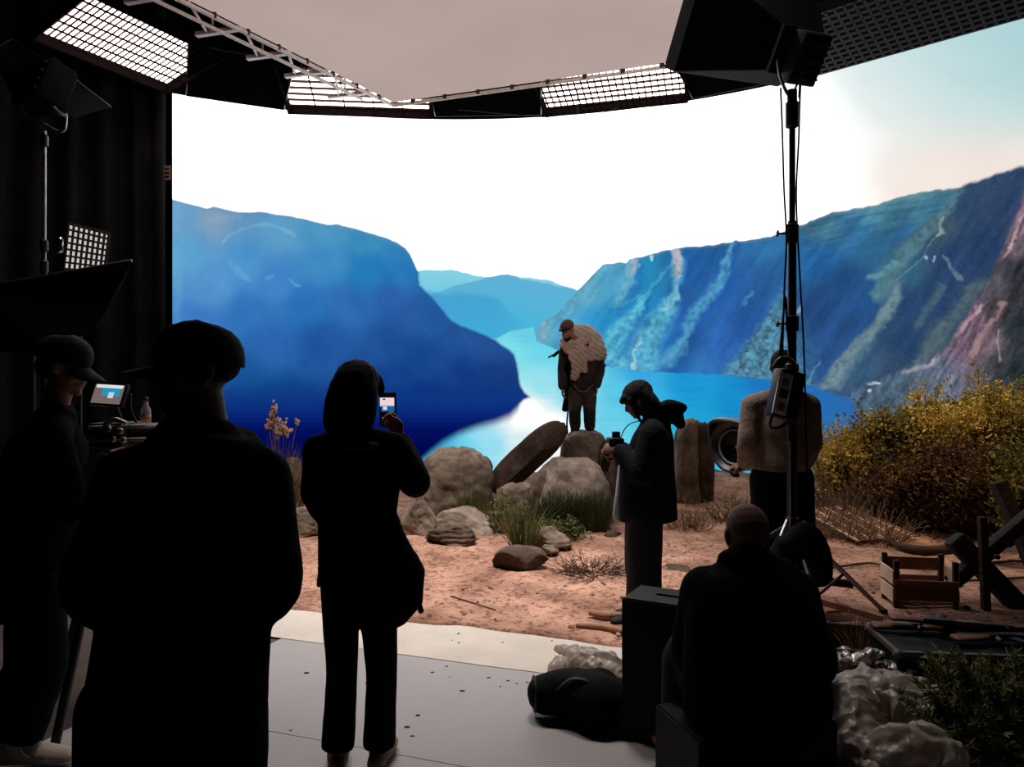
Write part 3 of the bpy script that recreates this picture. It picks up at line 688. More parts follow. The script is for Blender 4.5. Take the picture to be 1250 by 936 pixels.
# ------------------------------------------------------------------ overhead light panels hung on a ring
TUBE = emit_mat('lit_tube', (255, 238, 232), TUBE_POWER)
REFLECT = mat('pinkish_reflector', (84, 66, 62), 1.0, .1, 6, 0, spec=0)
GRID = mat('grey_louvre', (15, 11, 11), 1.0, .15, 10, 0, spec=0)
GRIDK = mat('black_louvre', (24, 23, 23), .7, .25, 10, .05)
PZ = 6.10
VOID = mat('deep_black_velvet', (4, 4, 4), 1.0, .2, 10, 0, spec=0)
def light_panel(bl, br, label, tubes, bars, along, lit=True, lean=(1.17, .32)):
    """bl, br: photograph pixels of the lower edge, which hangs at one height; tubes across it or along it"""
    a = P(bl[0], bl[1], (PZ - CAMZ) * F / (CY - bl[1])); b = P(br[0], br[1], (PZ - CAMZ) * F / (CY - br[1]))
    ex = (b - a); W = ex.length; ex.normalize(); mid = (a + b) / 2
    inn = Vector((-ex.y, ex.x, 0))
    if inn.dot(WC - mid) < 0: inn = -inn
    ey = (inn * lean[0] + Vector((0, 0, lean[1]))); H = ey.length; ey.normalize(); en = ex.cross(ey)
    if en.z > 0: en = -en                                            # faces down into the set
    o = a; at_ = lambda x, y, z: o + ex * x + ey * y + en * z
    R = Matrix((ex, ey, ex.cross(ey))).transposed(); sg = 1 if ex.cross(ey).dot(en) > 0 else -1
    t = thing('overhead_light_panel', label, 'light panel', mid, 'overhead light panels')
    s = Shape(); s.box(at_(W / 2, H / 2, -.07), (W, H, .03), R); s.build('back_plate', REFLECT if lit else GRIDK, t, smooth=False)
    for x0, y0, w, h in ((W / 2, .012, W, .03), (W / 2, H - .012, W, .03), (.012, H / 2, .03, H), (W - .012, H / 2, .03, H)):
        s = Shape(); s.box(at_(x0, y0, 0), (w, h, .17), R, .004); s.build('frame_rail', GRID if lit else BLACKM, t, smooth=False)
    if lit:
        for i in range(tubes):
            u_ = (i + .5) / tubes; s = Shape()
            if along: p, q = at_(.05, .06 + (H - .12) * u_, -.045), at_(W - .05, .06 + (H - .12) * u_, -.045)
            else: p, q = at_(.06 + (W - .12) * u_, .05, -.045), at_(.06 + (W - .12) * u_, H - .05, -.045)
            r = (.27 if not along else .26) * ((W if not along else H) - .12) / tubes
            s.beam(p, q, r * 2 * .85, .008, en); s.build('lamp_tube', TUBE, t, smooth=False)
    nA, nB = bars
    for i in range(1, nA):
        s = Shape(); y = H * i / nA; s.beam(at_(.02, y, .045), at_(W - .02, y, .045), .009 if lit else .05, .03 if lit else .10, en); s.build('louvre_slat', GRID if lit else GRIDK, t, smooth=False)
    for i in range(1, nB):
        s = Shape(); x = W * i / nB; s.beam(at_(x, .02, .045), at_(x, H - .02, .045), .016 if lit else .035, .03 if lit else .10, en); s.build('louvre_slat', GRID if lit else GRIDK, t, smooth=False)
    for x in (.2, W - .2):
        s = Shape(); s.tube([at_(x, H * .5, -.08), Vector((*at_(x, H * .5, -.08)[:2], 10.48))], .006, 6, k=1); s.build('suspension_cable', BLACKM, t)
    return t
light_panel((35, 42), (205, 110), 'lit overhead tube panel tilted above the black curtain', 25, (7, 1), False)
light_panel((352, 134), (527, 140), 'lit overhead tube panel behind the corner of the diffusion frame', 7, (1, 5), True)
light_panel((666, 138), (840, 120), 'lit overhead tube panel with square grid above the white sky', 8, (1, 22), True)
light_panel((985, 90), (1275, 8), 'switched-off black overhead panel with honeycomb grid', 0, (11, 24), True, lit=False)
def blank_panel(bl, br, label):
    a = P(bl[0], bl[1], (PZ - CAMZ) * F / (CY - bl[1])); b = P(br[0], br[1], (PZ - CAMZ) * F / (CY - br[1])); ex = (b - a).normalized(); inn = Vector((-ex.y, ex.x, 0))
    if inn.dot(WC - a) < 0: inn = -inn
    t = thing('blank_panel', label, 'black panel', (a + b) / 2, 'unlit black panels above the wall'); v = inn * 1.17 + Vector((0, 0, .32))
    s = Shape(); s.plate([a, b, b + v, a + v], .04); s.build('black_skin', VOID, t, smooth=False)
    for p, q in ((a, b), (a + v, b + v), (a, a + v), (b, b + v)):
        s = Shape(); s.tube([p, q], .02, 8, k=1); s.build('edge_tube', BLACKM, t)
    for p in (a + v * .5, b + v * .5): s = Shape(); s.tube([p, Vector((p.x, p.y, 10.48))], .006, 6, k=1); s.build('suspension_cable', BLACKM, t)
blank_panel((532, 141), (660, 139), 'black blank panel between the two lit tube panels')
blank_panel((846, 119), (980, 92), 'black blank panel beside the honeycomb panel, behind the softbox')
blank_panel((228, 116), (346, 133), 'black blank panel between curtain light and framed tube panel')
# thin safety wire hanging with a hook under the grid panel
s = Shape(); pp = P(705, 95, 11.4); s.tube([pp, P(705, 145, 11.4)], .006, 6, k=1)
hw = thing('hanging_wire', 'thin wire drooping below the square grid light panel', 'wire', P(705, 146, 11.4)); s.build('drop', BLACKM, hw)
s = Shape(); s.tube([P(560, 134, 11.7), P(640, 141, 11.5), P(705, 146, 11.4), P(725, 142, 11.3), P(755, 131, 11.2)], .004, 6); s.build('slack_line', BLACKM, hw)
# ------------------------------------------------------------------ rocks
ROCK = mat('grey_brown_rock', (112, 96, 82), .92, .4, 2.6, .8, col2=(168, 150, 132), bscale=16, spec=.15, detail=10)
ROCKD = mat('dark_brown_rock', (74, 62, 52), .92, .4, 2.6, .8, col2=(112, 94, 80), bscale=16, spec=.15, detail=10)
ROCKP = mat('pale_slab_rock', (138, 122, 108), .92, .3, 2.6, .8, col2=(186, 168, 152), bscale=16, spec=.15, detail=10)
MOSSY = cells_mat('mossy_rock', [(104, 88, 74), (128, 108, 90), (112, 102, 62), (146, 126, 108)], rough=.95, scale=3, bump=.8)

def weather(m, scale=3.0, dark=.45, amount=.6):
    """cracks and lichen stains: dark veins with a shape of their own"""
    nt = m.node_tree; N = nt.nodes; K = nt.links; b = N['Principled BSDF']; src = b.inputs['Base Color'].links[0].from_socket
    tc = [n for n in N if n.type == 'TEX_COORD'][0]; nz = N.new('ShaderNodeTexNoise'); nz.inputs['Scale'].default_value = scale; nz.inputs['Detail'].default_value = 8; nz.inputs['Roughness'].default_value = .65; nz.inputs['Distortion'].default_value = .15
    K.new(tc.outputs['Object'], nz.inputs['Vector']); rp = N.new('ShaderNodeValToRGB'); e = rp.color_ramp.elements
    e[0].position = .40; e[0].color = (1, 1, 1, 1); e[1].position = .60; e[1].color = (1, 1, 1, 1); v = e.new(.50); v.color = (dark, dark * .9, dark * .82, 1)
    q = e.new(.46); q.color = (.86, .84, .82, 1); q = e.new(.54); q.color = (.86, .84, .82, 1)
    K.new(nz.outputs['Fac'], rp.inputs['Fac']); mx = N.new('ShaderNodeMix'); mx.data_type = 'RGBA'; mx.blend_type = 'MULTIPLY'; mx.inputs['Factor'].default_value = amount
    K.new(src, mx.inputs['A']); K.new(rp.outputs['Color'], mx.inputs['B']); K.new(mx.outputs['Result'], b.inputs['Base Color'])
for m_ in (ROCK, ROCKD, ROCKP): weather(m_)


def rock_points(n, seed, size, facets=7, rough=.12, layered=0.0, broad=.20):
    """a boulder: a ball cut by random planes, roughened, with strata when layered"""
    r = np.random.RandomState(seed); lin_ = np.linspace(-1, 1, n); v = []; f = []; base = 0
    for ax in range(3):
        for sg in (-1, 1):
            A, B = np.meshgrid(lin_, lin_); C = np.full_like(A, sg); q = [None] * 3
            q[ax] = C; q[(ax + 1) % 3] = A if sg > 0 else -A; q[(ax + 2) % 3] = B
            v.append(np.stack([t.ravel() for t in q], 1)); ii = np.arange(n * n).reshape(n, n) + base
            f.append(np.stack([ii[:-1, :-1], ii[:-1, 1:], ii[1:, 1:], ii[1:, :-1]], -1).reshape(-1, 4)); base += n * n
    v = np.vstack(v); f = np.vstack(f); v = v / (np.abs(v) ** 3.0).sum(1)[:, None] ** (1 / 3.0)          # between ball and block
    key = np.round(v * 4000).astype(np.int64); _, first, inv = np.unique(key, axis=0, return_index=True, return_inverse=True); inv = inv.ravel()
    v = v[first]; f = inv[f]
    for _ in range(facets):
        nrm = r.normal(size=3); nrm /= np.linalg.norm(nrm); d = r.uniform(.62, .9); k = v @ nrm - d
        v = v - np.outer(np.maximum(k, 0) * .92, nrm)
    nn = v / (np.linalg.norm(v, axis=1)[:, None] + 1e-9); o = r.uniform(0, 40, 3)
    h = fbm(v[:, 0] * 1.6 + o[0], v[:, 1] * 1.6 + o[1], v[:, 2] * 1.6 + o[2], 4, seed % 50) * rough + np.abs(fbm(v[:, 0] * 4 + o[1], v[:, 1] * 4 + o[2], v[:, 2] * 4, 4, seed % 37)) * rough * -.6
    if layered: h = h + layered * np.sin(v[:, 2] * 16 + 3 * fbm(v[:, 0] * 2, v[:, 1] * 2, octaves=2, seed=4)) * .5
    v = v + nn * h[:, None]
    v[:, :2] *= (1 - broad * np.clip(v[:, 2], -1, 1))[:, None]                       # broad foot
    return v * (np.array(size) / 2), f


def rock(name, label, c, size, rot=(0, 0, 0), seed=1, material=ROCK, n=28, facets=7, rough=.20, layered=0.0, group='boulders of the set', sink=.15, ground=None, broad=.20):
    v, f = rock_points(n, seed, size, facets, rough, layered, broad); R = np.array(Euler(rot).to_matrix()); v = v @ R.T
    z0 = v[:, 2].min()
    base = Vector(c)
    if ground is not None: base.z = ground - z0 - sink * (v[:, 2].max() - z0)
    s = Shape(); s.v = [v + np.array(tuple(base))]; s.f = f
    return s.build(name, material, loc=(base.x, base.y, base.z + z0), label=label, cat='rock', group=group)


def rock_px(name, label, x0, y0, x1, y1, d, depth, **k):
    """a rock that fills the photograph's box at its depth, resting on the soil"""
    c = P((x0 + x1) / 2, (y0 + y1) / 2, d); sx, sz = (x1 - x0) / F * d, (y1 - y0) / F * d
    return rock(name, label, c, (sx * k.pop('fx', 1.04), depth, sz * k.pop('fz', 1.06)), **k)


rock_px('boulder', 'rounded pale boulder behind the grass tuft', 514, 550, 602, 634, 9.0, .8, seed=18, material=ROCK, facets=3, broad=.08)
rock_px('boulder', 'block of rock the actor stands on', 684, 527, 742, 590, 9.7, .75, seed=45, material=ROCKP, facets=4, rough=.10, broad=.05)
rock_px('boulder', 'dark leaning slab of rock beside the actor', 612, 528, 676, 588, 9.35, .42, fx=1.85, fz=.62, rot=(0, -.74, .1), seed=22, material=ROCKD, facets=4, rough=.08, broad=0)
rock_px('boulder', 'big pale boulder in front of the actor with grass at its foot', 642, 561, 746, 668, 8.75, 1.0, seed=31, material=ROCKP, facets=6, rough=.12, layered=.03, rot=(.22, 0, .12), n=30)
rock_px('boulder', 'sloping pale flank stone under the leaning slab', 622, 572, 690, 652, 8.95, .6, rot=(0, .35, 0), seed=37, material=ROCK)
rock_px('boulder', 'dark brown boulder behind the photographer', 734, 552, 768, 660, 8.95, .6, seed=41, material=ROCKD, rough=.18)
rock_px('boulder', 'brown knob of rock next to the actor', 730, 533, 752, 575, 9.4, .4, seed=43, material=ROCKD)
rock_px('boulder', 'tall split brown rock standing at the water', 822, 514, 857, 632, 10.0, .5, seed=52, material=ROCK, facets=1, rough=.18, rot=(0, .06, 0), broad=.08)
rock_px('boulder', 'dark lobe leaning on the split brown rock', 845, 517, 870, 628, 10.05, .42, seed=53, material=ROCKD, facets=1, rough=.14, broad=.05)
rock_px('boulder', 'craggy stump-like stone beside the woman with the phone', 489, 601, 534, 657, 7.95, .42, seed=61, material=ROCK, rough=.24, n=26)
rock_px('boulder', 'flat pale slab lying on the soil', 528, 620, 608, 654, 8.1, .6, seed=63, material=ROCKP, rough=.12, rot=(.05, .12, .1))
rock_px('boulder', 'dark layered stone in front of the pale slab', 522, 640, 578, 666, 7.45, .34, seed=65, material=ROCKD, layered=.10, n=26)
rock_px('boulder', 'loaf-shaped dark stone alone on the soil', 603, 667, 669, 698, 6.42, .28, seed=67, material=ROCKD, facets=4, rough=.10)
rock_px('boulder', 'humped stone behind the loaf-shaped stone', 646, 644, 697, 675, 7.2, .34, seed=69, material=ROCK, rough=.16, layered=.05)
rock_px('boulder', 'round stone between leaning slab and big boulder', 606, 584, 652, 632, 8.6, .4, seed=71, material=ROCK)
rock_px('boulder', 'low stone beside the woman, half in the soil', 352, 618, 398, 660, 7.9, .45, seed=73, material=ROCK)
rock_px('boulder', 'broad low boulder behind the dried flowers', 340, 560, 372, 606, 9.2, .5, seed=75, material=ROCK)
rock_px('boulder', 'small stone at the foot of the rounded boulder', 556, 607, 580, 628, 8.5, .2, seed=77, material=ROCKD, n=14)
rock_px('boulder', 'small brown stone by the grassy foot of the big boulder', 734, 648, 762, 668, 7.8, .25, seed=79, material=ROCKD, n=14)
rock_px('boulder', 'flat stone beside the photographer', 812, 688, 842, 702, 6.45, .3, seed=81, material=ROCKD, n=14)
rock_px('boulder', 'little stone in front of the humped stone', 661, 664, 682, 676, 6.9, .16, seed=83, material=ROCK, n=12)
# loose pebbles and clods
PEB = mat('pale_pebble', (190, 172, 160), .9, .25, 9, .4)
protos = []
for k in range(5):
    v, f = rock_points(6, 300 + k, (1, .8, .6), 3, .15); s = Shape(); s.v = [v]; s.f = f
    protos.append(s)
pr = np.random.RandomState(12); nP = 0
for k in range(210):
    px, py = pr.uniform(345, 1240), 640 + 140 * pr.uniform(0, 1) ** 1.1
    p = G(px, py); v = (p - e0).dot(sv); a = (p - e0).dot(su)
    if v < edge_v(np.array([a]))[0] + .1: continue
    q = protos[k % 5]; sc = pr.uniform(.012, .045) * (1.6 if k % 17 == 0 else 1); ang = pr.uniform(0, 6.28); c_, s_ = math.cos(ang), math.sin(ang)
    vv = q.v[0] @ np.array([[c_, s_, 0], [-s_, c_, 0], [0, 0, 1]]) * sc; z = gz(p.x, p.y) + sc * .16
    s = Shape(); s.v = [vv + np.array([p.x, p.y, z])]; s.f = q.f; nP += 1
    s.build('pebble', (PEB, ROCKD, ROCK, DIRT)[k % 4 if k % 4 < 3 or k % 8 else 3], loc=(p.x, p.y, z - sc * .3), label=('pale little pebble on the reddish soil', 'dark little clod on the reddish soil', 'grey-brown little pebble on the reddish soil', 'grey-brown little pebble on the reddish soil')[k % 4], cat='pebble', group=('pale pebbles on the soil', 'dark clods on the soil', 'brown pebbles on the soil', 'brown pebbles on the soil')[k % 4])

# crumbs of soil dropped on the canvas and the grey floor
cr2 = np.random.RandomState(31)
for k in range(34):
    px, py = cr2.uniform(340, 745), cr2.uniform(772, 925); p = G(px, py); sc = cr2.uniform(.008, .022); q = protos[k % 5]
    on_floor = (p - e0).dot(sv) < 0
    s = Shape(); s.v = [q.v[0] * sc * np.array([1.3, .8, .5]) + np.array([p.x, p.y, (.0 if on_floor else .006) + sc * .14])]; s.f = q.f
    s.build('soil_crumb', ROCKD, loc=(p.x, p.y, 0 if on_floor else .004), label='tiny dark soil crumb on the grey floor sheets' if on_floor else 'tiny dark soil crumb on the off-white canvas', cat='crumb', group='crumbs on the grey floor' if on_floor else 'crumbs on the canvas')

# ------------------------------------------------------------------ plants
GRASS = cells_mat('green_grass', [(52, 56, 30), (86, 92, 48), (120, 112, 66)], rough=.8, scale=5, bump=0, translucent=.3)
DRYG = cells_mat('dry_grass', [(92, 70, 44), (140, 112, 74), (170, 142, 100)], rough=.85, scale=6, bump=0, translucent=.3)
TWIG = mat('brown_twig', (70, 52, 42), .9, .35, 12, .2)
TWIGP = mat('pale_twig', (126, 100, 80), .9, .3, 12, .2)


def blades(s, base, n, h, spread, w, r, lean=.5, curl=.5):
    V = []; Fc = []; o = s.n
    for _ in range(n):
        a = r.uniform(0, 6.283); rad = spread * math.sqrt(r.uniform(0, 1)) * .5; b = np.array([base[0] + rad * math.cos(a), base[1] + rad * math.sin(a), base[2]])
        L = h * r.uniform(.45, 1.05); a2 = a + r.normal(0, .5); dx, dy = math.cos(a2), math.sin(a2); k = lean * r.uniform(.1, 1); ww = w * r.uniform(.6, 1.2); ph = r.uniform(0, 3.14); sx, sy = math.cos(ph) * ww, math.sin(ph) * ww
        pts = [(b[0] + dx * L * k * t ** (1 + curl), b[1] + dy * L * k * t ** (1 + curl), b[2] + L * (t - .22 * k * t * t)) for t in (0, .35, .7, 1)]
        m = len(V)
        for i, p in enumerate(pts[:-1]):
            q = 1 - .22 * i; V += [(p[0] - sx * q, p[1] - sy * q, p[2]), (p[0] + sx * q, p[1] + sy * q, p[2])]
        V.append(pts[-1]); Fc += [(m, m + 1, m + 3, m + 2), (m + 2, m + 3, m + 5, m + 4), (m + 4, m + 5, m + 6)]
    s.add(V, Fc)


def tuft(name, label, p, n, h, spread, material, seed, w=.004, lean=.5, group='grass tufts of the set', cat='grass'):
    r = np.random.RandomState(seed); z = gz(p[0], p[1]) - .01; s = Shape(); blades(s, (p[0], p[1], z), n, h, spread, w, r, lean)
    return s.build(name, material, loc=(p[0], p[1], z), label=label, cat=cat, group=group)


p = P(578, 620, 8.35); tuft('grass_tuft', 'upright olive grass tuft in front of the rounded boulder', p, 260, .52, .26, GRASS, 1, .005, .35)
p = P(640, 640, 6.9); tuft('grass_tuft', 'flaring reddish-green grass tuft behind the loaf-shaped stone', p, 240, .62, .18, GRASS, 2, .0045, .75)
p = P(633, 640, 6.95); tuft('grass_tuft', 'dry straw blades in the middle of the flaring tuft', p, 110, .45, .14, DRYG, 3, .004, .7)
for k, x in enumerate((668, 688, 706, 724)):
    p = P(x, 640, 8.0 + .1 * (k % 2)); tuft('grass_tuft', ('dark green grass clump at the foot of the big boulder', 'thick dark grass clump under the pale rock face', 'dense grass clump by the brown stone', 'dark grass clump beside the dark boulder')[k], p, 420, .50 - .03 * (k == 0), .36, cells_mat('dark_grass', [(34, 38, 22), (58, 62, 34), (92, 86, 52)], rough=.85, scale=5, bump=0, translucent=.2) if k == 0 else bpy.data.materials['dark_grass'], 10 + k, .005, .5)
p = P(600, 600, 8.2); tuft('grass_tuft', 'pale seed-head grass between boulder and slab', p, 120, .40, .3, DRYG, 20, .005, .6)


def leafy(name, label, base, h, spread, stems, leaves, leaf, material, seed, cat='shrub', group=None, stem_mat=TWIG, low=.25, column=.13, lean=.25, fat=1.0):
    """a shrub: stems that rise from one foot, leaves gathered along them"""
    r = np.random.RandomState(seed); t = thing(name, label, cat, base, group); ss = Shape(); lv = []; per = max(1, leaves // stems)
    V = []; Fc = []
    for i in range(stems):
        a = r.uniform(0, 6.283); rad = spread * math.sqrt(r.uniform(0, 1)); top = np.array([base[0] + rad * math.cos(a), base[1] + rad * math.sin(a), base[2] + h * r.uniform(.6, 1.0) * (1 - .25 * rad / (spread + 1e-6))])
        b = np.array([base[0] + .25 * rad * math.cos(a), base[1] + .25 * rad * math.sin(a), base[2]]); m = (b + top) / 2 + r.normal(0, .03, 3) - np.array([0, 0, .05 * h])
        ss.tube([b, m, top], [.014 * fat, .009 * fat, .004], 5, k=3)
        clumps = [r.normal(0, 1, 3) * column * np.array([1.1, 1.1, .8]) for _ in range(6)]
        for _ in range(per):
            u = low + (1 - low) * r.uniform(0, 1) ** .8; c = b * (1 - u) ** 2 + 2 * m * u * (1 - u) + top * u * u if False else (b * (1 - u) + top * u)
            g_ = clumps[r.randint(len(clumps))] if r.uniform() < .75 else np.zeros(3); c = c + g_ + r.normal(0, 1, 3) * column * (.62 if g_.any() else 1.0) * (1.15 - .6 * u) * np.array([1, 1, .7])
            c[2] = max(c[2], base[2] + .02)
            d1 = r.normal(0, 1, 3); d1 /= np.linalg.norm(d1); d2 = np.cross(d1, r.normal(0, 1, 3)); d2 /= np.linalg.norm(d2) + 1e-9; L = leaf * r.uniform(.6, 1.3)
            k = len(V); n_ = np.cross(d1, d2) * L * .18
            V += [c, c + d1 * L * .5 + d2 * L * .3 + n_, c + d1 * L, c + d1 * L * .5 - d2 * L * .3 + n_]; Fc += [(k, k + 1, k + 2), (k, k + 2, k + 3)]
    ss.build('stems', stem_mat, t)
    s = Shape(); s.add(V, Fc); s.build('foliage', material, t, smooth=False)
    return t


GOLD = cells_mat('golden_leaves', [(74, 66, 30), (160, 134, 60), (216, 184, 92), (236, 208, 124)], rough=.6, scale=3.2, bump=0, translucent=.35)
OLIVE = cells_mat('olive_leaves', [(48, 46, 24), (110, 100, 48), (184, 156, 76)], rough=.65, scale=3.2, bump=0, translucent=.3)
RUST = cells_mat('rusty_leaves', [(44, 34, 22), (92, 64, 36), (150, 112, 48)], rough=.7, scale=3.2, bump=0, translucent=.3)
shr = [(1022, 508, 9.15, .34, GOLD, 'low golden shrub nearest the man in the sweater'), (1052, 492, 9.25, .34, GOLD, 'golden shrub behind the dry brush'), (1085, 480, 9.05, .38, OLIVE, 'olive shrub before the rockslide picture'),
       (1118, 470, 8.85, .36, OLIVE, 'olive shrub beside the tallest golden one'), (1158, 430, 8.45, .36, GOLD, 'tallest golden shrub with a pointed top'), (1196, 448, 8.35, .34, GOLD, 'upright golden shrub beyond the wooden crate'),
       (1236, 430, 8.05, .42, GOLD, 'wide golden shrub above the crossed beams'), (1275, 440, 7.75, .42, OLIVE, 'olive shrub at the end of the row'),
       (1108, 540, 8.15, .34, RUST, 'brown-leaved bush under the olive shrubs'), (1150, 520, 7.85, .36, RUST, 'brown and gold bush in front of the tallest shrub'), (1196, 530, 7.65, .36, RUST, 'rusty bush behind the log'), (1240, 530, 7.35, .38, OLIVE, 'dark olive bush behind the crossed beams')]
for k, (x, top, d, sp, m, lab) in enumerate(shr):
    q = P(x, top, d); z = gz(q.x, q.y) - .02
    leafy('shrub', lab, (q.x, q.y, z), q.z - z, sp, 22, 5200, .05, m, 50 + k, group='autumn shrubs along the wall', column=.10, low=.18)
# bare brush on the bank
def brush(label, p, n, h, spread, material, seed, r0=.004, group='dry brush on the bank', name='dry_brush', up=.6):
    r = np.random.RandomState(seed); z = gz(p[0], p[1]); s = Shape()
    for _ in range(n):
        a = r.uniform(0, 6.283); L = h * r.uniform(.5, 1.1); b = np.array([p[0], p[1], z]) + np.array([math.cos(a), math.sin(a), 0]) * spread * r.uniform(0, .5)
        dv = np.array([math.cos(a) * (1 - up), math.sin(a) * (1 - up), up]) + r.normal(0, .16, 3); dv /= np.linalg.norm(dv)
        m = b + dv * L * .5 + r.normal(0, .06 * L, 3); e = b + dv * L + r.normal(0, .12 * L, 3); m[2] = max(m[2], z); e[2] = max(e[2], z + .01)
        s.tube([b, m, e], [r0, r0 * .7, r0 * .35], 4, k=3, caps='flat')
        for _ in range(2):
            e2 = m + r.normal(0, .22 * L, 3); e2[2] = max(e2[2], z + .01); s.tube([m, (m + e2) / 2 + r.normal(0, .03 * L, 3), e2], [r0 * .6, r0 * .45, r0 * .25], 4, k=2, caps='flat')
    return s.build(name, material, loc=(p[0], p[1], z), label=label, cat='brush', group=group)
for k, (x, d, h, m, lab) in enumerate(((1020, 8.5, .75, TWIG, 'tall bare brush beside the man in the sweater'), (1055, 8.4, .7, TWIGP, 'pale bare brush at the foot of the golden shrub'), (1085, 8.1, .5, TWIG, 'dark bare brush behind the wooden mat'),
                                       (1000, 8.0, .5, TWIG, 'bare brush at the top of the soil bank'), (1035, 7.6, .42, TWIGP, 'straggling dry brush by the wooden mat'), (1075, 7.5, .36, TWIGP, 'low dry brush beside the log'), (890, 8.6, .34, GRASS, 'small green-brown bush on the bank'), (845, 8.2, .3, TWIGP, 'low dry brush beside the photographer'))):
    q = P(x, 600, d); brush(lab, (q.x, q.y), 70, h, .5, m, 80 + k, .0045)
q = G(725, 704); brush('tangled brown roots lying on the soil behind the photographer', (q.x, q.y), 90, .28, .45, TWIG, 95, .004, None, up=.25)
q = G(690, 703); brush('pale little root end on the soil', (q.x, q.y), 8, .2, .1, TWIGP, 96, .006, None, up=.15)
# dried flowers on the west bank
t = thing('dried_flowers', 'dried cream flower heads above a brown tussock', 'plant', (P(340, 540, 9.0).x, 9.0, 0))
p0 = P(342, 560, 9.0); z0 = gz(p0.x, p0.y)
s = Shape(); blades(s, (p0.x, p0.y, z0), 420, .95, .5, .006, np.random.RandomState(7), .55); s.build('tussock', DRYG, t)
CREAM = mat('cream_seed_head', (206, 172, 136), .9, .25, 14, .5)
for k, (x, y, n) in enumerate(((333, 498, 5), (331, 510, 6), (340, 515, 6), (347, 520, 5), (328, 520, 5), (350, 528, 5), (363, 513, 2), (338, 526, 5))):
    c = P(x, y, 9.0 + .04 * (k % 3)); s = Shape(); s.tube([Vector((p0.x + (c.x - p0.x) * .5, c.y, z0)), Vector(((p0.x + c.x) / 2, c.y, (z0 + c.z) / 2)), c], .005, 5, k=3); st_ = s.build('stalk', DRYG, t)
    s = Shape()
    for i in range(n * 3): s.ell(c + Vector(np.random.RandomState(k * 20 + i).normal(0, .022, 3) * np.array([1, 1, 1.5])), (.018, .018, .022), None, 6)
    s.build('seed_head', CREAM, t)
# broad-leaved green weeds under the boulder
LEAFG = cells_mat('green_leaves', [(52, 60, 30), (96, 104, 56), (140, 138, 90)], rough=.6, scale=8, bump=0, translucent=.3)
for k, (x, d, h, lab) in enumerate(((612, 7.9, .42, 'leafy green weed behind the flaring grass'), (668, 7.3, .3, 'leafy green weed in front of the grass clumps'), (690, 7.6, .26, 'low leafy weed by the humped stone'))):
    q = P(x, 640, d); leafy('leafy_weed', lab, (q.x, q.y, gz(q.x, q.y)), h, .16, 12, 420, .045, LEAFG, 120 + k, cat='plant', group='green weeds of the set', column=.05, low=.2, fat=.4)
# ------------------------------------------------------------------ people
SKIN = mat('skin', (150, 104, 84), .6, .12, 14, .1, spec=.35)
SKIND = mat('tanned_skin', (122, 82, 62), .6, .15, 14, .1, spec=.35)
HAIRD = mat('dark_brown_hair', (18, 12, 10), .75, .4, 30, .5, bscale=160, spec=.15)
BLKCLOTH = mat('black_wool', (8, 8, 9), .95, .3, 18, .3, spec=.05)
BLKSHINE = mat('black_shell_fabric', (16, 17, 18), .6, .3, 18, .2, spec=.25)
BLKJEAN = mat('black_jeans', (9, 10, 11), .9, .3, 18, .3, spec=.08)
EYE = mat('eye', (60, 48, 42), .25, .3, 60, 0, spec=.6)
SOLE = mat('pale_shoe', (196, 178, 162), .8, .12, 12, .3)
DARKSHOE = mat('dark_shoe', (26, 22, 20), .7, .3, 12, .2)


def folds(amp, f=9.0, seed=0, stretch=(1, 1, .45)):
    """cloth wrinkles: soft ridges, longer up and down than across"""
    def w(v, n):
        a = fbm(v[:, 0] * f * stretch[0] + seed, v[:, 1] * f * stretch[1], v[:, 2] * f * stretch[2], 3, seed)
        b = 1 - 2 * np.abs(fbm(v[:, 0] * f * .7 + v[:, 2] * f * .5, v[:, 1] * f * .7, v[:, 2] * f * .4 + seed, 2, seed + 5))
        return amp * (a + .7 * b)
    return w


class Frame:
    """local axes of a head or a hand: s sideways (to the owner's own left), f forward, u up"""
    def __init__(s_, o, f, u, k=1.0):
        f = Vector(f).normalized(); u = Vector(u); sd = u.cross(f).normalized(); u = f.cross(sd).normalized(); s_.o, s_.f, s_.u, s_.s, s_.k = Vector(o), f, u, sd, k
        s_.R = Matrix((sd, f, u)).transposed()
    def __call__(s_, a, b, c): return s_.o + (s_.s * a + s_.f * b + s_.u * c) * s_.k


def head(S, H):
    k = H.k
    S.ell(H(0, -.014, .032), (.076 * k, .097 * k, .088 * k), H.R); S.ell(H(0, .014, -.03), (.066 * k, .074 * k, .075 * k), H.R)
    S.ell(H(0, .03, -.068), (.050 * k, .055 * k, .040 * k), H.R, 12); S.ell(H(0, .072, -.094), (.024 * k, .020 * k, .018 * k), H.R, 10)
    S.tube([H(0, .082, .018), H(0, .096, -.006), H(0, .104, -.026)], [.008 * k, .010 * k, .014 * k], 8)
    for a in (-1, 1):
        S.ell(H(a * .012, .092, -.030), (.010 * k, .012 * k, .008 * k), H.R, 8)
        S.tube([H(a * .012, .084, .030), H(a * .034, .080, .034), H(a * .052, .062, .026)], .009 * k, 8)
        S.ell(H(a * .042, .058, -.022), (.022 * k, .022 * k, .020 * k), H.R, 10)
        S.ell(H(a * .079, -.006, -.002), (.010 * k, .021 * k, .031 * k), Matrix(H.R) @ Euler((0.15, 0, a * .35)).to_matrix(), 12)
        S.ell(H(a * .076, .000, -.024), (.008 * k, .012 * k, .014 * k), H.R, 8)
    S.tube([H(-.022, .082, -.055), H(0, .092, -.053), H(.022, .082, -.055)], .0065 * k, 8); S.tube([H(-.020, .080, -.066), H(0, .090, -.067), H(.020, .080, -.066)], .0075 * k, 8)


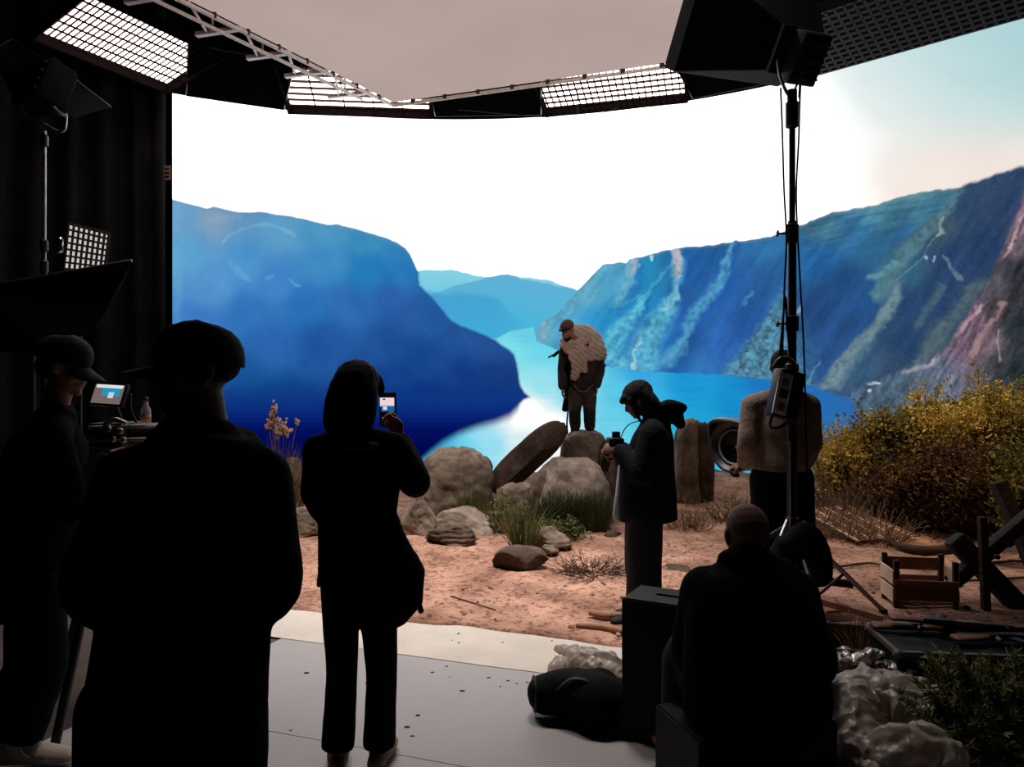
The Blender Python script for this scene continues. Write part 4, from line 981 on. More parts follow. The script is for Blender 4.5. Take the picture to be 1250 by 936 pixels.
def eyes(H, parent):
    for a in (-1, 1):
        s = Shape(); s.ell(H(a * .032, .073, .010), (.012 * H.k, .012 * H.k, .010 * H.k), H.R, 12); s.build('eye', EYE, parent)


def hand(S, w, f, n, thumb, curl=.5, k=1.0, spread=1.0):
    """w wrist, f along the fingers, n out of the back of the hand, thumb: +1 when the thumb is towards n x f"""
    f = Vector(f).normalized(); n = Vector(n); n = (n - f * n.dot(f)).normalized(); x = n.cross(f).normalized() * thumb
    at = lambda a, b, c: Vector(w) + (x * a + f * b + n * c) * k
    S.tube([at(0, -.01, 0), at(0, .03, 0), at(.002, .065, .002), at(0, .092, .001)], [(.026 * k, .018 * k), (.034 * k, .017 * k), (.041 * k, .015 * k), (.040 * k, .012 * k)], 12, side=x)
    for i, (a, L) in enumerate(((.030, .074), (.010, .082), (-.010, .076), (-.029, .060))):
        p = Vector((a, .088, 0)); ang = 0.0; pts = [at(p.x * .9, .07, 0), at(*p)]
        for j, fr in enumerate((.44, .31, .25)):
            ang += curl * (1.0 + .12 * i) * (.75, 1.05, .8)[j]; p = p + Vector((a * .10 * spread * (j == 0), L * fr * math.cos(ang), -L * fr * math.sin(ang))); pts.append(at(*p))
        r = (.0092, .0098, .0094, .0082)[i] * k; S.tube(pts, [r, r, r * .95, r * .88, r * .78], 8, k=3)
    c2 = curl * .7; S.tube([at(.022, .022, -.004), at(.046, .046, -.012), at(.054 - .012 * c2, .072, -.022 - .02 * c2), at(.050 - .03 * c2, .096, -.030 - .03 * c2)], [.015 * k, .0125 * k, .0105 * k, .0085 * k], 8, k=3)


def foot(S, ank, toe_dir, k=1.0, fat=1.0):
    d = Vector((toe_dir[0], toe_dir[1], 0)).normalized(); sd = Vector((-d.y, d.x, 0)); a = Vector(ank); z = a.z
    g = lambda b, h: Vector((a.x, a.y, 0)) + d * b * k + Vector((0, 0, h))
    g0 = z - .085 * k
    S.tube([g(-.055, g0 + .042 * k), g(.02, g0 + .044 * k), g(.10, g0 + .036 * k), g(.175, g0 + .028 * k)], [(.034 * k * fat, .040 * k), (.038 * k * fat, .042 * k), (.045 * k * fat, .034 * k), (.036 * k * fat, .024 * k)], 12, side=sd)
    S.tube([g(0, g0 + .05 * k), a + Vector((0, 0, .04))], [.042 * k * fat, .040 * k * fat], 10, k=1)


def bodymesh(J, S=None, side=(1, 0, 0), k=1.0, legs=True, hands=(), neck_r=.055):
    """flesh from the joints: one continuous skin under the clothes"""
    S = S or Shape(); side = Vector(side)
    S.tube([J['pelvis'], J['belly'], J['chest'], J['neckbase']], [(.145 * k, .10 * k), (.125 * k, .095 * k), (.145 * k, .105 * k), (.075 * k, .065 * k)], 18, side=side)
    S.tube([J['chest'] * .4 + J['neckbase'] * .6, J['neckbase'], J['head'] + (J['neckbase'] - J['head']) * .35], [.07 * k, neck_r * k, neck_r * .98 * k], 14)
    for q in 'lr':
        S.tube([J['chest'] * .25 + J['neckbase'] * .35 + J['sh' + q] * .4, J['sh' + q]], [.06 * k, .052 * k], 12, k=1)
        S.tube([J['sh' + q], J['el' + q], J['wr' + q]], [.050 * k, .040 * k, .027 * k], 12, k=5)
        if legs:
            S.tube([J['hp' + q], J['kn' + q], J['an' + q]], [.082 * k, .054 * k, .036 * k], 12, k=5)
    return S


def sleeve(S, J, q, r=(.066, .058, .046), upto=.93, k=1.0):
    e = J['el' + q] + (J['wr' + q] - J['el' + q]) * upto
    S.tube([J['sh' + q], (J['sh' + q] + J['el' + q]) / 2, J['el' + q], (J['el' + q] + e) / 2, e], [r[0] * k, (r[0] + r[1]) / 2 * k, r[1] * k, (r[1] + r[2]) / 2 * k, r[2] * k], 14, k=4)


def yoke(S, J, r=.075, drop=.045):
    m = (J['shl'] + J['shr']) / 2; n = J['neckbase'] - Vector((0, 0, drop)); S.tube([J['shl'], J['shl'].lerp(n, .5) + Vector((0, 0, .012)), n, J['shr'].lerp(n, .5) + Vector((0, 0, .012)), J['shr']], [r, r * 1.05, r * 1.1, r * 1.05, r], 14)


def leg_tube(S, J, q, r=(.098, .075, .068), upto=1.0, k=1.0):
    e = J['kn' + q] + (J['an' + q] - J['kn' + q]) * upto
    S.tube([J['hp' + q] + Vector((0, 0, .03)), (J['hp' + q] + J['kn' + q]) / 2, J['kn' + q], (J['kn' + q] + e) / 2, e], [r[0] * k, (r[0] * .55 + r[1] * .45) * k, r[1] * k, (r[1] + r[2]) / 2 * k, r[2] * k], 16, k=4, caps='hem')


def cap(parent, H, material, visor_len=.075, tilt=0.0):
    k = H.k; s = Shape()
    R = H.R; n = 26; prof = [(.085, -.006), (.088, .016), (.0875, .040), (.081, .064), (.068, .085), (.048, .100), (.024, .107), (.003, .108)]
    v = []; f = []
    for r, z in prof:
        for j in range(n):
            a = 2 * math.pi * j / n; v.append(H(r * math.cos(a) * .97, r * math.sin(a) * 1.2 - .012, z + .018 - .12 * max(0, -math.sin(a)) * .12))
    for i in range(len(prof) - 1):
        for j in range(n): f.append((i * n + j, i * n + (j + 1) % n, (i + 1) * n + (j + 1) % n, (i + 1) * n + j))
    f += [tuple(range(n))[::-1], tuple(range((len(prof) - 1) * n, len(prof) * n))]
    s.add(v, f); cr = s.build('cap_crown', material, parent)
    s = Shape(); v = []; f = []; m = 12; rows = 6
    for up_ in (0, 1):
        for i in range(rows):
            t = i / (rows - 1)
            for j in range(m + 1):
                a = -1 + 2 * j / m; w = .078 * (1 - .10 * t)
                y = .088 * math.sqrt(max(0, 1 - (a * .86) ** 2)) + visor_len * t * math.sqrt(max(.05, 1 - (a * .92) ** 4)); v.append(H(a * w, y, .024 - tilt * t * .05 - .022 * a * a - .010 * t + .004 * up_))
    half = rows * (m + 1)
    for i in range(rows - 1):
        for j in range(m):
            a = i * (m + 1) + j; f.append((a, a + m + 1, a + m + 2, a + 1)); b = half + a; f.append((b, b + 1, b + m + 2, b + m + 1))
    for j in range(m):
        a = (rows - 1) * (m + 1) + j; f.append((a, half + a, half + a + 1, a + 1))
    for i in range(rows - 1):
        a = i * (m + 1); f.append((a, half + a, half + a + m + 1, a + m + 1)); a += m; f.append((a, a + m + 1, half + a + m + 1, half + a))
    s.add(v, f); s.build('cap_visor', material, cr)
    s = Shape(); s.ell(H(0, -.012, .124), (.006 * k, .006 * k, .003 * k), R, 8); s.build('cap_button', material, cr)
    return cr


def J_from(d0, pts):
    """joints from photograph pixels: name -> (px, py, depth offset)"""
    return {n: P(x, y, d0 + dd) for n, (x, y, dd) in pts.items()}


# ---- 1: man in the cap, near, dark against the wall, looking towards the curtain
d0 = 1.85
J = J_from(d0, dict(head=(240, 452, 0), neckbase=(254, 545, .01), chest=(240, 640, .0), belly=(222, 760, 0), pelvis=(212, 860, 0), shl=(318, 585, .06), ell=(330, 715, .02), wrl=(262, 765, .20),
                    shr=(160, 585, -.04), elr=(112, 720, .0), wrr=(190, 765, .20), hpl=(262, 880, .0), knl=(268, 1075, .0), anl=(270, 1210, .02), hpr=(160, 880, .0), knr=(150, 1075, -.02), anr=(148, 1210, .0)))
for q in 'lr': J['an' + q].z = .09
man = thing('person', 'man in a black cap and hooded jacket with arms folded, dark against the wall', 'person', (J['pelvis'].x, d0, 0))
H = Frame(J['head'], (-.80, -.60, -.05), (0, 0, 1), .95)
S = bodymesh(J, side=(1, 0, 0)); head(S, H)
for q in 'lr': foot(S, J['an' + q], (-.7, -.7, 0))
hand(S, J['wrl'], (-.9, .3, -.1), (0, 1, .3), -1, .7); hand(S, J['wrr'], (.9, .3, -.1), (0, 1, .3), 1, .7)
S.blob(.0075, 3).build('body', SKIND, man); eyes(H, man)
s = Shape()
s.tube([P(254, 548, d0), P(250, 580, d0), P(240, 640, d0), P(228, 740, d0), P(216, 850, d0), P(208, 965, d0)], [(.085, .085), (.150, .115), (.195, .13), (.205, .135), (.215, .14), (.235, .145)], 22, side=(1, 0, 0), caps='hem')
yoke(s, J)
for q in 'lr': sleeve(s, J, q, (.078, .075, .06), .95)
s.tube([P(208, 555, d0 - .05), P(256, 548, d0 - .09), P(302, 552, d0 + .02), P(290, 535, d0 + .09), P(230, 545, d0 + .08), P(208, 555, d0 - .05)], .034, 10)
s.tube([P(196, 575, d0 - .02), P(206, 540, d0 - .05), P(216, 512, d0 - .06)], [.06, .05, .028], 12)
s.tube([P(302, 560, d0 + .06), P(318, 575, d0 + .10), P(300, 590, d0 + .13)], [.045, .055, .04], 12)
s.blob(.011, 3, folds(.006, 8, 3)).build('jacket', BLKCLOTH, man)
s = Shape()
for q in 'lr': leg_tube(s, J, q, (.125, .105, .095), .96)
s.blob(.012, 3, folds(.005, 7, 8)).build('trousers', BLKJEAN, man)
for q in 'lr': s = Shape(); foot(s, J['an' + q], (-.7, -.7, 0), 1.12, 1.1); s.build('shoe', DARKSHOE, man)
cap(man, Frame(J['head'] + Vector((0, 0, -.004)), (-.80, -.60, -.12), (0, 0, 1), 1.0), mat('black_cap_cloth', (15, 14, 14), .9, .3, 40, .3), .08)
s = Shape(); s.ell(H(0, -.028, .005), (.074, .078, .046), H.R); s.blob(.006, 2).build('hair', HAIRD, man)

# ---- 2: woman with the phone, seen from behind
d0 = 3.1
J = J_from(d0, dict(head=(437, 477, 0), neckbase=(433, 533, -.005), chest=(432, 585, .0), belly=(434, 640, 0), pelvis=(436, 688, 0), shl=(388, 548, 0), ell=(388, 606, .06), wrl=(430, 590, .30),
                    shr=(482, 546, .0), elr=(507, 588, .14), wrr=(487, 534, .36), hpl=(415, 700, .0), knl=(417, 822, .01), anl=(412, 930, .0), hpr=(460, 700, .0), knr=(466, 822, .0), anr=(463, 930, .03)))
for q in 'lr': J['an' + q].z = .09
wom = thing('person', 'woman with dark bob in a black flared jacket photographing with her phone', 'person', (J['pelvis'].x, d0, 0))
H = Frame(J['head'], (.10, 1, -.02), (0, 0, 1), .92)
S = bodymesh(J, k=.86); head(S, H)
for q in 'lr': foot(S, J['an' + q], (.1 if q == 'r' else -.15, 1, 0), .92)
fh = P(476, 510, d0 + .38) - J['wrr']; hand(S, J['wrr'], fh, (.35, .9, -.1), 1, .85, .95); hand(S, J['wrl'], (.7, .6, .5), (0, .6, -.8), 1, .7, .92)
S.blob(.0065, 3).build('body', SKIN, wom); eyes(H, wom)
s = Shape()
# jacket body: fitted waist, flaring skirt, open on one side
ys = np.concatenate([[541, 546], np.arange(552, 740, 9)]); le = np.interp(ys, [541, 548, 560, 600, 632, 660, 690, 738], [402, 382, 376, 380, 388, 389, 388, 385]); ri = np.interp(ys, [541, 548, 560, 600, 632, 660, 690, 709, 716, 738], [465, 488, 493, 487, 483, 494, 509, 522, 518, 484])
s.tube([P((a + b) / 2, y, d0) for y, a, b in zip(ys, le, ri)], [((b - a) / 2 / F * d0, np.interp(y, [541, 560, 632, 738], [.06, .10, .105, .155])) for y, a, b in zip(ys, le, ri)], 32, side=(1, 0, 0), caps='hem', k=1)
s.tube([P(398, 538, d0 + .02), P(433, 531, d0 - .05), P(470, 536, d0 + .02)], [.03, .045, .03], 12)
yoke(s, J, .058)
sleeve(s, J, 'l', (.060, .066, .055), .95); sleeve(s, J, 'r', (.060, .066, .05), .86)
s.tube([P(380, 600, d0 + .02), P(392, 624, d0 + .02), P(415, 628, d0 + .0)], [.04, .045, .05], 12)
s.blob(.009, 3, folds(.005, 10, 13)).build('jacket', BLKCLOTH, wom)
s = Shape(); s.tube([P(506, 700, d0 - .05), P(508, 722, d0 - .05), P(514, 746, d0 - .05)], [(.010, .004), (.010, .004), (.012, .005)], 8, side=(1, 0, 0)); s.build('belt_end', BLKSHINE, wom)
s = Shape(); s.tube([P(398, 548, d0), P(415, 545, d0 - .08), P(450, 545, d0 - .08), P(474, 548, d0)], [.018, .02, .02, .018], 10)
s.build('collar', BLKSHINE, wom)
s = Shape()
leg_tube(s, J, 'l', (.080, .062, .066), .98); leg_tube(s, J, 'r', (.080, .062, .066), .98)
s.ell(J['pelvis'] + Vector((0, 0, .03)), (.155, .12, .09))
s.blob(.009, 3, folds(.004, 9, 17)).build('trousers', BLKJEAN, wom)
for q in 'lr': s = Shape(); foot(s, J['an' + q], (.1 if q == 'r' else -.15, 1, 0), .98, 1.05); s.build('shoe', mat('tan_shoe', (150, 118, 100), .8, .15, 12, .2) if q == 'l' else bpy.data.materials['tan_shoe'], wom)
s = Shape()
s.ell(H(0, -.02, .040), (.092, .108, .092), H.R); s.ell(H(.004, -.055, -.01), (.100, .075, .10), H.R)
s.tube([H(.03, -.05, .02), H(.045, -.068, -.06), H(.055, -.072, -.14), H(.052, -.065, -.165)], [(.075, .05), (.078, .05), (.072, .045), (.062, .03)], 16, side=H.s)
s.tube([H(-.03, -.05, .02), H(-.04, -.068, -.06), H(-.035, -.072, -.13)], [(.065, .05), (.062, .05), (.055, .04)], 16, side=H.s)
s.tube([H(-.07, .03, .05), H(-.082, .065, .01), H(-.08, .075, -.02)], [(.030, .03), (.022, .022), (.012, .012)], 10)
s.tube([H(-.05, .085, .06), H(0, .10, .05), H(.05, .085, .06)], .018, 10)
def strands(v, n): return .004 * fbm(v[:, 0] * 60, v[:, 1] * 60, v[:, 2] * 6, 3, 44)
s.blob(.0065, 3, strands).build('hair', HAIRD, wom)
# her phone, a thing of its own
pc = P(473.5, 500, d0 + .40); ph = thing('smartphone', 'black smartphone held up by the woman, its screen showing the fjord', 'phone', P(473.5, 522, d0 + .40))
Rp = Euler((0.06, 0, -.05)).to_matrix(); 
s = Shape(); s.box(pc, (.079, .009, .162), Rp, .004); s.build('phone_body', BLKSHINE, ph)
SC = lambda n, c, p: emit_mat(n, c, p)
def on_phone(x0, z0, w, h, material, name='screen_patch', dy=-.0052): s = Shape(); s.box(pc + Rp @ Vector((x0, dy, z0)), (w, .0006, h), Rp); return s.build(name, material, ph, smooth=False)
on_phone(0, 0, .073, .155, emit_mat('phone_dark_ui', (10, 8, 8), 1.0), 'screen')
on_phone(-.002, .036, .066, .040, emit_mat('phone_sky', (246, 218, 222), 1.0), 'sky_picture', -.0058); on_phone(.001, .006, .062, .028, emit_mat('phone_sea', (26, 98, 158), 1.0), 'fjord_picture', -.0058)
on_phone(-.012, .008, .018, .016, emit_mat('phone_glint', (205, 235, 245), 1.0), 'glint_picture', -.0063); on_phone(-.016, .049, .012, .006, emit_mat('phone_dark_ui2', (20, 16, 16), 1.0), 'lamp_picture', -.0063)
for k in range(3): on_phone(-.02 + .017 * k, -.038, .010, .005, emit_mat('phone_button', (235, 225, 215), .9) if k == 0 else bpy.data.materials['phone_button'], 'button_icon', -.0058)

# ---- 3: man at the camera, in profile
d0 = 3.25
J = J_from(d0, dict(head=(79, 448, 0), neckbase=(66, 505, 0), chest=(55, 570, .0), belly=(48, 650, 0), pelvis=(45, 710, 0), shl=(62, 540, -.17), ell=(88, 620, -.12), wrl=(128, 562, .08),
                    shr=(62, 540, .17), elr=(92, 615, .22), wrr=(136, 555, .28), hpl=(44, 725, -.09), knl=(52, 815, -.10), anl=(22, 890, -.10), hpr=(44, 725, .09), knr=(35, 815, .10), anr=(-12, 880, .12)))
J['anl'].z = .10; J['anr'].z = .10
op = thing('person', 'man in a dark cap working at the camera rig, face in profile', 'person', (J['pelvis'].x, d0, 0))
H = Frame(J['head'], (1, .12, -.22), (0, 0, 1), 1.0)
S = bodymesh(J, side=(0, 1, 0)); head(S, H)
for q in 'lr': foot(S, J['an' + q], (1, .1, 0))
hand(S, J['wrl'], (.9, .3, .2), (0, -.4, .9), 1, .6); hand(S, J['wrr'], (.9, -.2, .2), (0, .4, .9), -1, .6)
S.blob(.0075, 3).build('body', SKIN, op); eyes(H, op)
s = Shape(); s.tube([P(68, 512, d0), P(60, 540, d0), P(52, 600, d0), P(46, 680, d0), P(44, 745, d0)], [(.09, .08), (.21, .12), (.22, .15), (.20, .15), (.21, .16)], 20, side=(0, 1, 0), caps='hem')
yoke(s, J)
for q in 'lr': sleeve(s, J, q, (.075, .066, .05))
s.tube([P(85, 508, d0), P(66, 500, d0 - .08), P(50, 505, d0), P(66, 500, d0 + .08), P(85, 508, d0)], .03, 10)
s.blob(.01, 3, folds(.006, 8, 23)).build('jacket', BLKCLOTH, op)
s = Shape()
for q in 'lr': leg_tube(s, J, q, (.11, .095, .09), .92)
s.blob(.011, 3, folds(.006, 7, 27)).build('trousers', BLKJEAN, op)
for q in 'lr':
    s = Shape(); foot(s, J['an' + q], (1, .1, 0), 1.12, 1.15); sh = s.blob(.007, 2).build('shoe', SOLE, op)
    a = J['an' + q]; s = Shape(); s.tube([a + Vector((.03, -.05, .03)), a + Vector((.05, -.052, -.02)), a + Vector((.075, -.045, -.045))], .004, 6); s.build('lace', mat('white_lace', (220, 210, 200), .8, .1) if q == 'l' else bpy.data.materials['white_lace'], sh)
cap(op, Frame(J['head'] + Vector((-.004, 0, .008)), (1, .12, -.42), (0, 0, 1), 1.06), mat('dark_cap_cloth', (24, 21, 20), .85, .3, 40, .3), .085, .3)
s = Shape(); s.ell(H(0, -.03, -.01), (.080, .088, .06), H.R); s.blob(.006, 2).build('hair', HAIRD, op)

# ---- 4: actor on the rock
d0 = 9.75
J = J_from(d0, dict(head=(693, 403, -.20), neckbase=(704, 421, -.08), chest=(711, 438, -.02), belly=(711, 456, 0), pelvis=(711, 473, .0), shl=(730, 428, -.02), ell=(732, 453, .02), wrl=(728, 470, -.08),
                    shr=(690, 428, -.02), elr=(687, 452, .02), wrr=(687, 472, -.08), hpl=(719, 478, 0), knl=(720, 503, -.04), anl=(720, 524, .02), hpr=(703, 478, 0), knr=(701.5, 503, -.04), anr=(702, 524, .02)))
act = thing('person', 'actor with scarf and rifle standing with bowed head on the rock', 'person', (J['pelvis'].x, d0, J['anl'].z - .09))
H = Frame(J['head'], (-.55, -.62, -.50), (-.25, -.25, .9), .98)
S = bodymesh(J, k=.97); head(S, H)
hand(S, J['wrr'], (-.05, -.15, -1), (-1, 0, 0), -1, .45); hand(S, J['wrl'], (.0, -.2, -1), (1, 0, 0), 1, .5)
for q in 'lr': foot(S, J['an' + q], (-.25 if q == 'r' else .1, -1, 0))
S.blob(.0075, 3).build('body', SKIN, act); eyes(H, act)
COAT = mat('charcoal_coat', (46, 42, 40), .85, .35, 9, .4); PANTS = mat('charcoal_field_trousers', (72, 66, 61), .85, .3, 9, .4)
s = Shape(); s.tube([P(705, 424, d0 - .02), P(710, 434, d0), P(711, 452, d0), P(711, 468, d0), P(711, 476, d0)], [(.12, .10), (.20, .14), (.19, .14), (.175, .135), (.18, .14)], 20, side=(1, 0, 0), caps='hem')
yoke(s, J)
for q in 'lr': sleeve(s, J, q, (.076, .066, .055), .94)
s.blob(.009, 3, folds(.007, 9, 33)).build('coat', COAT, act)
s = Shape(); s.tube([P(700, 468, d0 - .13), P(706, 476, d0 - .16), P(714, 478, d0 - .16), P(724, 470, d0 - .13)], .009, 6); s.build('hip_strap', mat('grey_webbing', (110, 98, 88), .85, .2, 20, .3), act)
s = Shape()
for q in 'lr': leg_tube(s, J, q, (.102, .074, .066), .92)
s.ell(J['pelvis'] - Vector((0, 0, .04)), (.17, .13, .10))
s.blob(.009, 3, folds(.008, 10, 37)).build('trousers', PANTS, act)
for q in 'lr':
    s = Shape(); k_ = J['kn' + q]; s.tube([k_ + Vector((0, -.03, .06)), k_ + Vector((0, -.045, 0)), k_ + Vector((0, -.03, -.10))], [(.064, .05), (.072, .06), (.060, .05)], 14, side=(1, 0, 0)); s.blob(.008, 2).build('knee_pad', mat('black_knee_pad', (40, 36, 34), .6, .2, 12, .2) if q == 'l' else bpy.data.materials['black_knee_pad'], act)
    s = Shape(); foot(s, J['an' + q], (-.25 if q == 'r' else .1, -1, 0), 1.18, 1.2); s.tube([J['an' + q] + Vector((0, 0, .02)), J['an' + q] + Vector((0, 0, .18))], .062, 12, k=1); s.blob(.008, 2).build('boot', DARKSHOE, act)
    s = Shape(); e = J['el' + q]; w = J['wr' + q]; s.tube([e + (w - e) * .80, e + (w - e) * .95], .052, 12, k=1); s.build('cuff', BLKCLOTH, act)
# scarf: rolls round neck and shoulders with hanging ends
SCARF = mat('beige_knit_scarf', (182, 164, 152), .95, .18, 10, .5, bscale=60)
sc = thing('scarf', 'beige knitted scarf wrapped round the actor with hanging ends', 'scarf', P(711, 470, d0 - .15))
s = Shape()
s.tube([P(703, 408, d0 + .02), P(713, 411, d0 + .06), P(722, 419, d0 + .05), P(729, 430, d0 + .02)], [(.13, .15), (.16, .18), (.158, .182), (.125, .16)], 18)
s.tube([P(690, 414, d0 - .14), P(699, 419, d0 - .19), P(708, 416, d0 - .14), P(712, 406, d0 - .02), P(706, 402, d0 + .06)], [.035, .04, .042, .042, .04], 12)
s.tube([P(697, 424, d0 - .14), P(712, 428, d0 - .14), P(724, 431, d0 - .10)], [.05, .06, .055], 12)
def sash(pts, r): s.tube([P(x, y, d0 + dd) for x, y, dd in pts], r, 12, side=(0, 0, 1))
sash([(704, 402, .10), (714, 408, -.08), (716, 416, -.13), (708, 423, -.18), (698, 424, -.20), (689, 418, -.16), (688, 410, -.04)], [(.03, .025)] * 7)
sash([(712, 403, .06), (722, 412, -.09), (722, 422, -.13), (710, 430, -.19), (698, 430, -.20), (688, 424, -.15), (686, 416, .0)], [(.034, .028)] * 7)
sash([(722, 410, .02), (730, 422, -.08), (728, 430, -.12), (714, 435, -.18), (702, 434, -.19), (692, 428, -.18), (686, 420, -.05)], [(.036, .028)] * 7)
sash([(729, 420, .04), (735, 431, -.04), (730, 436, -.10), (718, 438, -.16), (706, 436, -.19)], [(.034, .026)] * 5)
s.tube([P(699, 432, d0 - .20), P(704, 446, d0 - .20), P(699, 462, d0 - .19)], [(.065, .024), (.070, .024), (.030, .016)], 14, side=(1, 0, 0))
s.tube([P(709, 434, d0 - .19), P(712, 445, d0 - .20), P(713, 455, d0 - .19)], [(.05, .024), (.052, .022), (.046, .016)], 14, side=(1, 0, 0), caps='hem')
def scarf_folds(v, n): return .005 * np.sin(120 * (v[:, 2] * .8 + .55 * v[:, 0]) + 5 * fbm(v[:, 0] * 5, v[:, 1] * 5, v[:, 2] * 5, 2, 6))
s.blob(.0065, 2, scarf_folds).build('scarf_wrap', SCARF, sc)
for k in range(9):
    a = P(699 + k * 1.0, 460 - abs(k - 3), d0 - .205); s = Shape(); s.tube([a, a + Vector((0, 0, -.05))], .006, 5, k=1); s.build('tassel', SCARF, sc)
# knitted cap with goggles
s = Shape(); s.ell(H(0, -.016, .052), (.086, .104, .080), H.R); hat = s.blob(.007, 2, lambda v, n: .002 * np.sin(v[:, 0] * 150)).build('knit_cap', mat('brown_knit_cap', (92, 70, 58), .95, .2, 20, .4), act)
s = Shape(); s.tube([H(-.07, .06, .05), H(0, .10, .052), H(.07, .06, .05)], [(.014, .02)] * 3, 10, side=H.u); s.build('goggle', BLKSHINE, hat)
s = Shape(); s.box(H(-.035, .098, .052), (.04, .012, .03), H.R, .004); s.build('goggle_lens', STEEL, hat)
s = Shape(); s.tube([H(-.045, .055, -.08), H(0, .085, -.098), H(.045, .055, -.08)], [.016, .022, .016], 10); s.blob(.006, 2).build('beard', HAIRD, act)
# slung rifle
gun = thing('rifle', 'dark rifle slung behind the actor, muzzle beside his shoulder', 'rifle', P(690, 500, d0 + .2))
GUNM = mat('gun_metal', (30, 29, 30), .45, .2, 30, .05, metal=.5)
m0, m1 = P(670, 436, d0 + .22), P(722, 448, d0 + .24)
s = Shape(); s.tube([m0, P(690, 425, d0 + .23)], .012, 10, k=1); s.build('barrel', GUNM, gun)
s = Shape(); s.tube([P(676, 434, d0 + .22), P(682, 429, d0 + .22)], .022, 10, k=1); s.build('muzzle_brake', GUNM, gun)
s = Shape(); s.beam(P(688, 426, d0 + .23), P(728, 444, d0 + .24), .05, .09, bev=.01); s.build('receiver', GUNM, gun)
s = Shape(); s.beam(P(726, 444, d0 + .24), P(738, 450, d0 + .24), .045, .12, bev=.012); s.build('stock', mat('dark_stock', (52, 38, 30), .6, .2, 8, .1), gun)
s = Shape(); s.tube([P(692, 446, d0 - .06), P(692, 480, d0 + .02), P(690, 500, d0 + .04)], [(.03, .012), (.034, .012), (.045, .012)], 10, side=(1, 0, 0)); s.build('sling_strap', BLKCLOTH, gun)
s = Shape(); s.tube([P(693, 503, d0 + .04), P(692, 518, d0 + .05), P(692, 531, d0 + .06)], [(.010, .006), (.012, .006), (.022, .010)], 8, side=(1, 0, 0)); s.build('strap_tail', BLKCLOTH, gun)

# ---- 5: photographer in the hooded coat
d0 = 5.0
J = J_from(d0, dict(head=(778, 488, -.02), neckbase=(797, 512, .0), chest=(797, 548, .0), belly=(793, 590, 0), pelvis=(789, 625, 0), shl=(795, 530, .16), ell=(772, 575, .20), wrl=(758, 548, .10),
                    shr=(797, 530, -.16), elr=(782, 578, -.18), wrr=(757, 550, -.06), hpl=(785, 635, .08), knl=(783, 690, .08), anl=(790, 740, .10), hpr=(787, 635, -.08), knr=(786, 690, -.08), anr=(786, 745, -.08)))
for q in 'lr': J['an' + q].z = .10
pho = thing('person', 'photographer in a dark hooded coat bending over a camera', 'person', (J['pelvis'].x, d0, 0))
H = Frame(J['head'], (-.85, .1, -.52), (-.45, 0, .85), .93)
S = bodymesh(J, side=(0, 1, 0), k=.88); head(S, H)
for q in 'lr': foot(S, J['an' + q], (-1, .1, 0), .95)
hand(S, J['wrr'], (-.9, .2, .15), (-.2, -.8, .4), 1, .8, .95); hand(S, J['wrl'], (-.8, -.2, .1), (0, .8, .3), -1, .8, .95)
S.blob(.0075, 3).build('body', SKIND, pho); eyes(H, pho)
DENIM = mat('dark_blue_coat', (12, 16, 20), .85, .4, 7, .4, spec=.1)
s = Shape(); s.tube([P(801, 516, d0), P(798, 535, d0), P(792, 570, d0), P(790, 605, d0), P(791, 634, d0)], [(.12, .09), (.19, .125), (.20, .165), (.205, .185), (.21, .185)], 22, side=(0, 1, 0), caps='hem')
yoke(s, J)
for q in 'lr': sleeve(s, J, q, (.085, .085, .06), .9)
s.tube([P(800, 500, d0 - .08), P(818, 494, d0 - .06), P(834, 498, d0), P(818, 494, d0 + .06), P(800, 500, d0 + .08)], [.03, .035, .03, .035, .03], 10)
s.tube([P(806, 505, d0), P(822, 506, d0), P(830, 516, d0)], [(.09, .05), (.085, .055), (.05, .035)], 12, side=(0, 1, 0))
s.blob(.010, 3, folds(.008, 8, 43)).build('hooded_coat', DENIM, pho)
s = Shape(); leg_tube(s, J, 'l', (.12, .11, .115), .98); leg_tube(s, J, 'r', (.12, .11, .115), .98)
s.blob(.011, 3, folds(.006, 7, 47)).build('trousers', mat('dark_blue_trousers', (11, 15, 20), .9, .3, 9, .3), pho)
for q in 'lr': s = Shape(); foot(s, J['an' + q], (-1, .1, 0), 1.05, 1.1); s.build('shoe', DARKSHOE, pho)
s = Shape(); s.ell(H(0, -.022, .038), (.088, .108, .088), H.R); s.ell(H(0, -.05, -.02), (.082, .07, .09), H.R)
s.tube([H(.03, -.06, .02), H(.04, -.075, -.08), H(.035, -.06, -.17)], [(.06, .05), (.06, .05), (.035, .03)], 14, side=H.s); s.tube([H(-.03, -.06, .02), H(-.04, -.075, -.08), H(-.035, -.06, -.17)], [(.06, .05), (.06, .05), (.035, .03)], 14, side=H.s)
s.tube([H(-.05, .07, .06), H(0, .095, .045), H(.05, .07, .06)], .022, 10); s.tube([H(.068, .045, .03), H(.072, .05, -.05), H(.06, .06, -.13)], [.025, .02, .01], 10); s.tube([H(-.068, .045, .03), H(-.072, .05, -.05), H(-.06, .06, -.13)], [.025, .02, .01], 10)
s.blob(.007, 3, strands).build('hair', HAIRD, pho)
cm = thing('photo_camera', 'black stills camera held low by the photographer', 'camera', P(750, 562, d0))
s = Shape(); s.box(P(751, 545, d0 + .02), (.10, .15, .12), None, .012); s.build('camera_body', BLKSHINE, cm, smooth='auto')
s = Shape(); s.lathe([(.04, -.08), (.045, -.07), (.045, .03), (.048, .04), (.036, .045)], P(745, 552, d0 + .02), rot_to((-.75, 0, -.55)), 20); s.build('lens', BLACKM, cm, smooth='auto')
s = Shape(); s.box(P(752, 531, d0 + .02), (.05, .06, .05), None, .01); s.build('viewfinder', BLKSHINE, cm, smooth='auto')
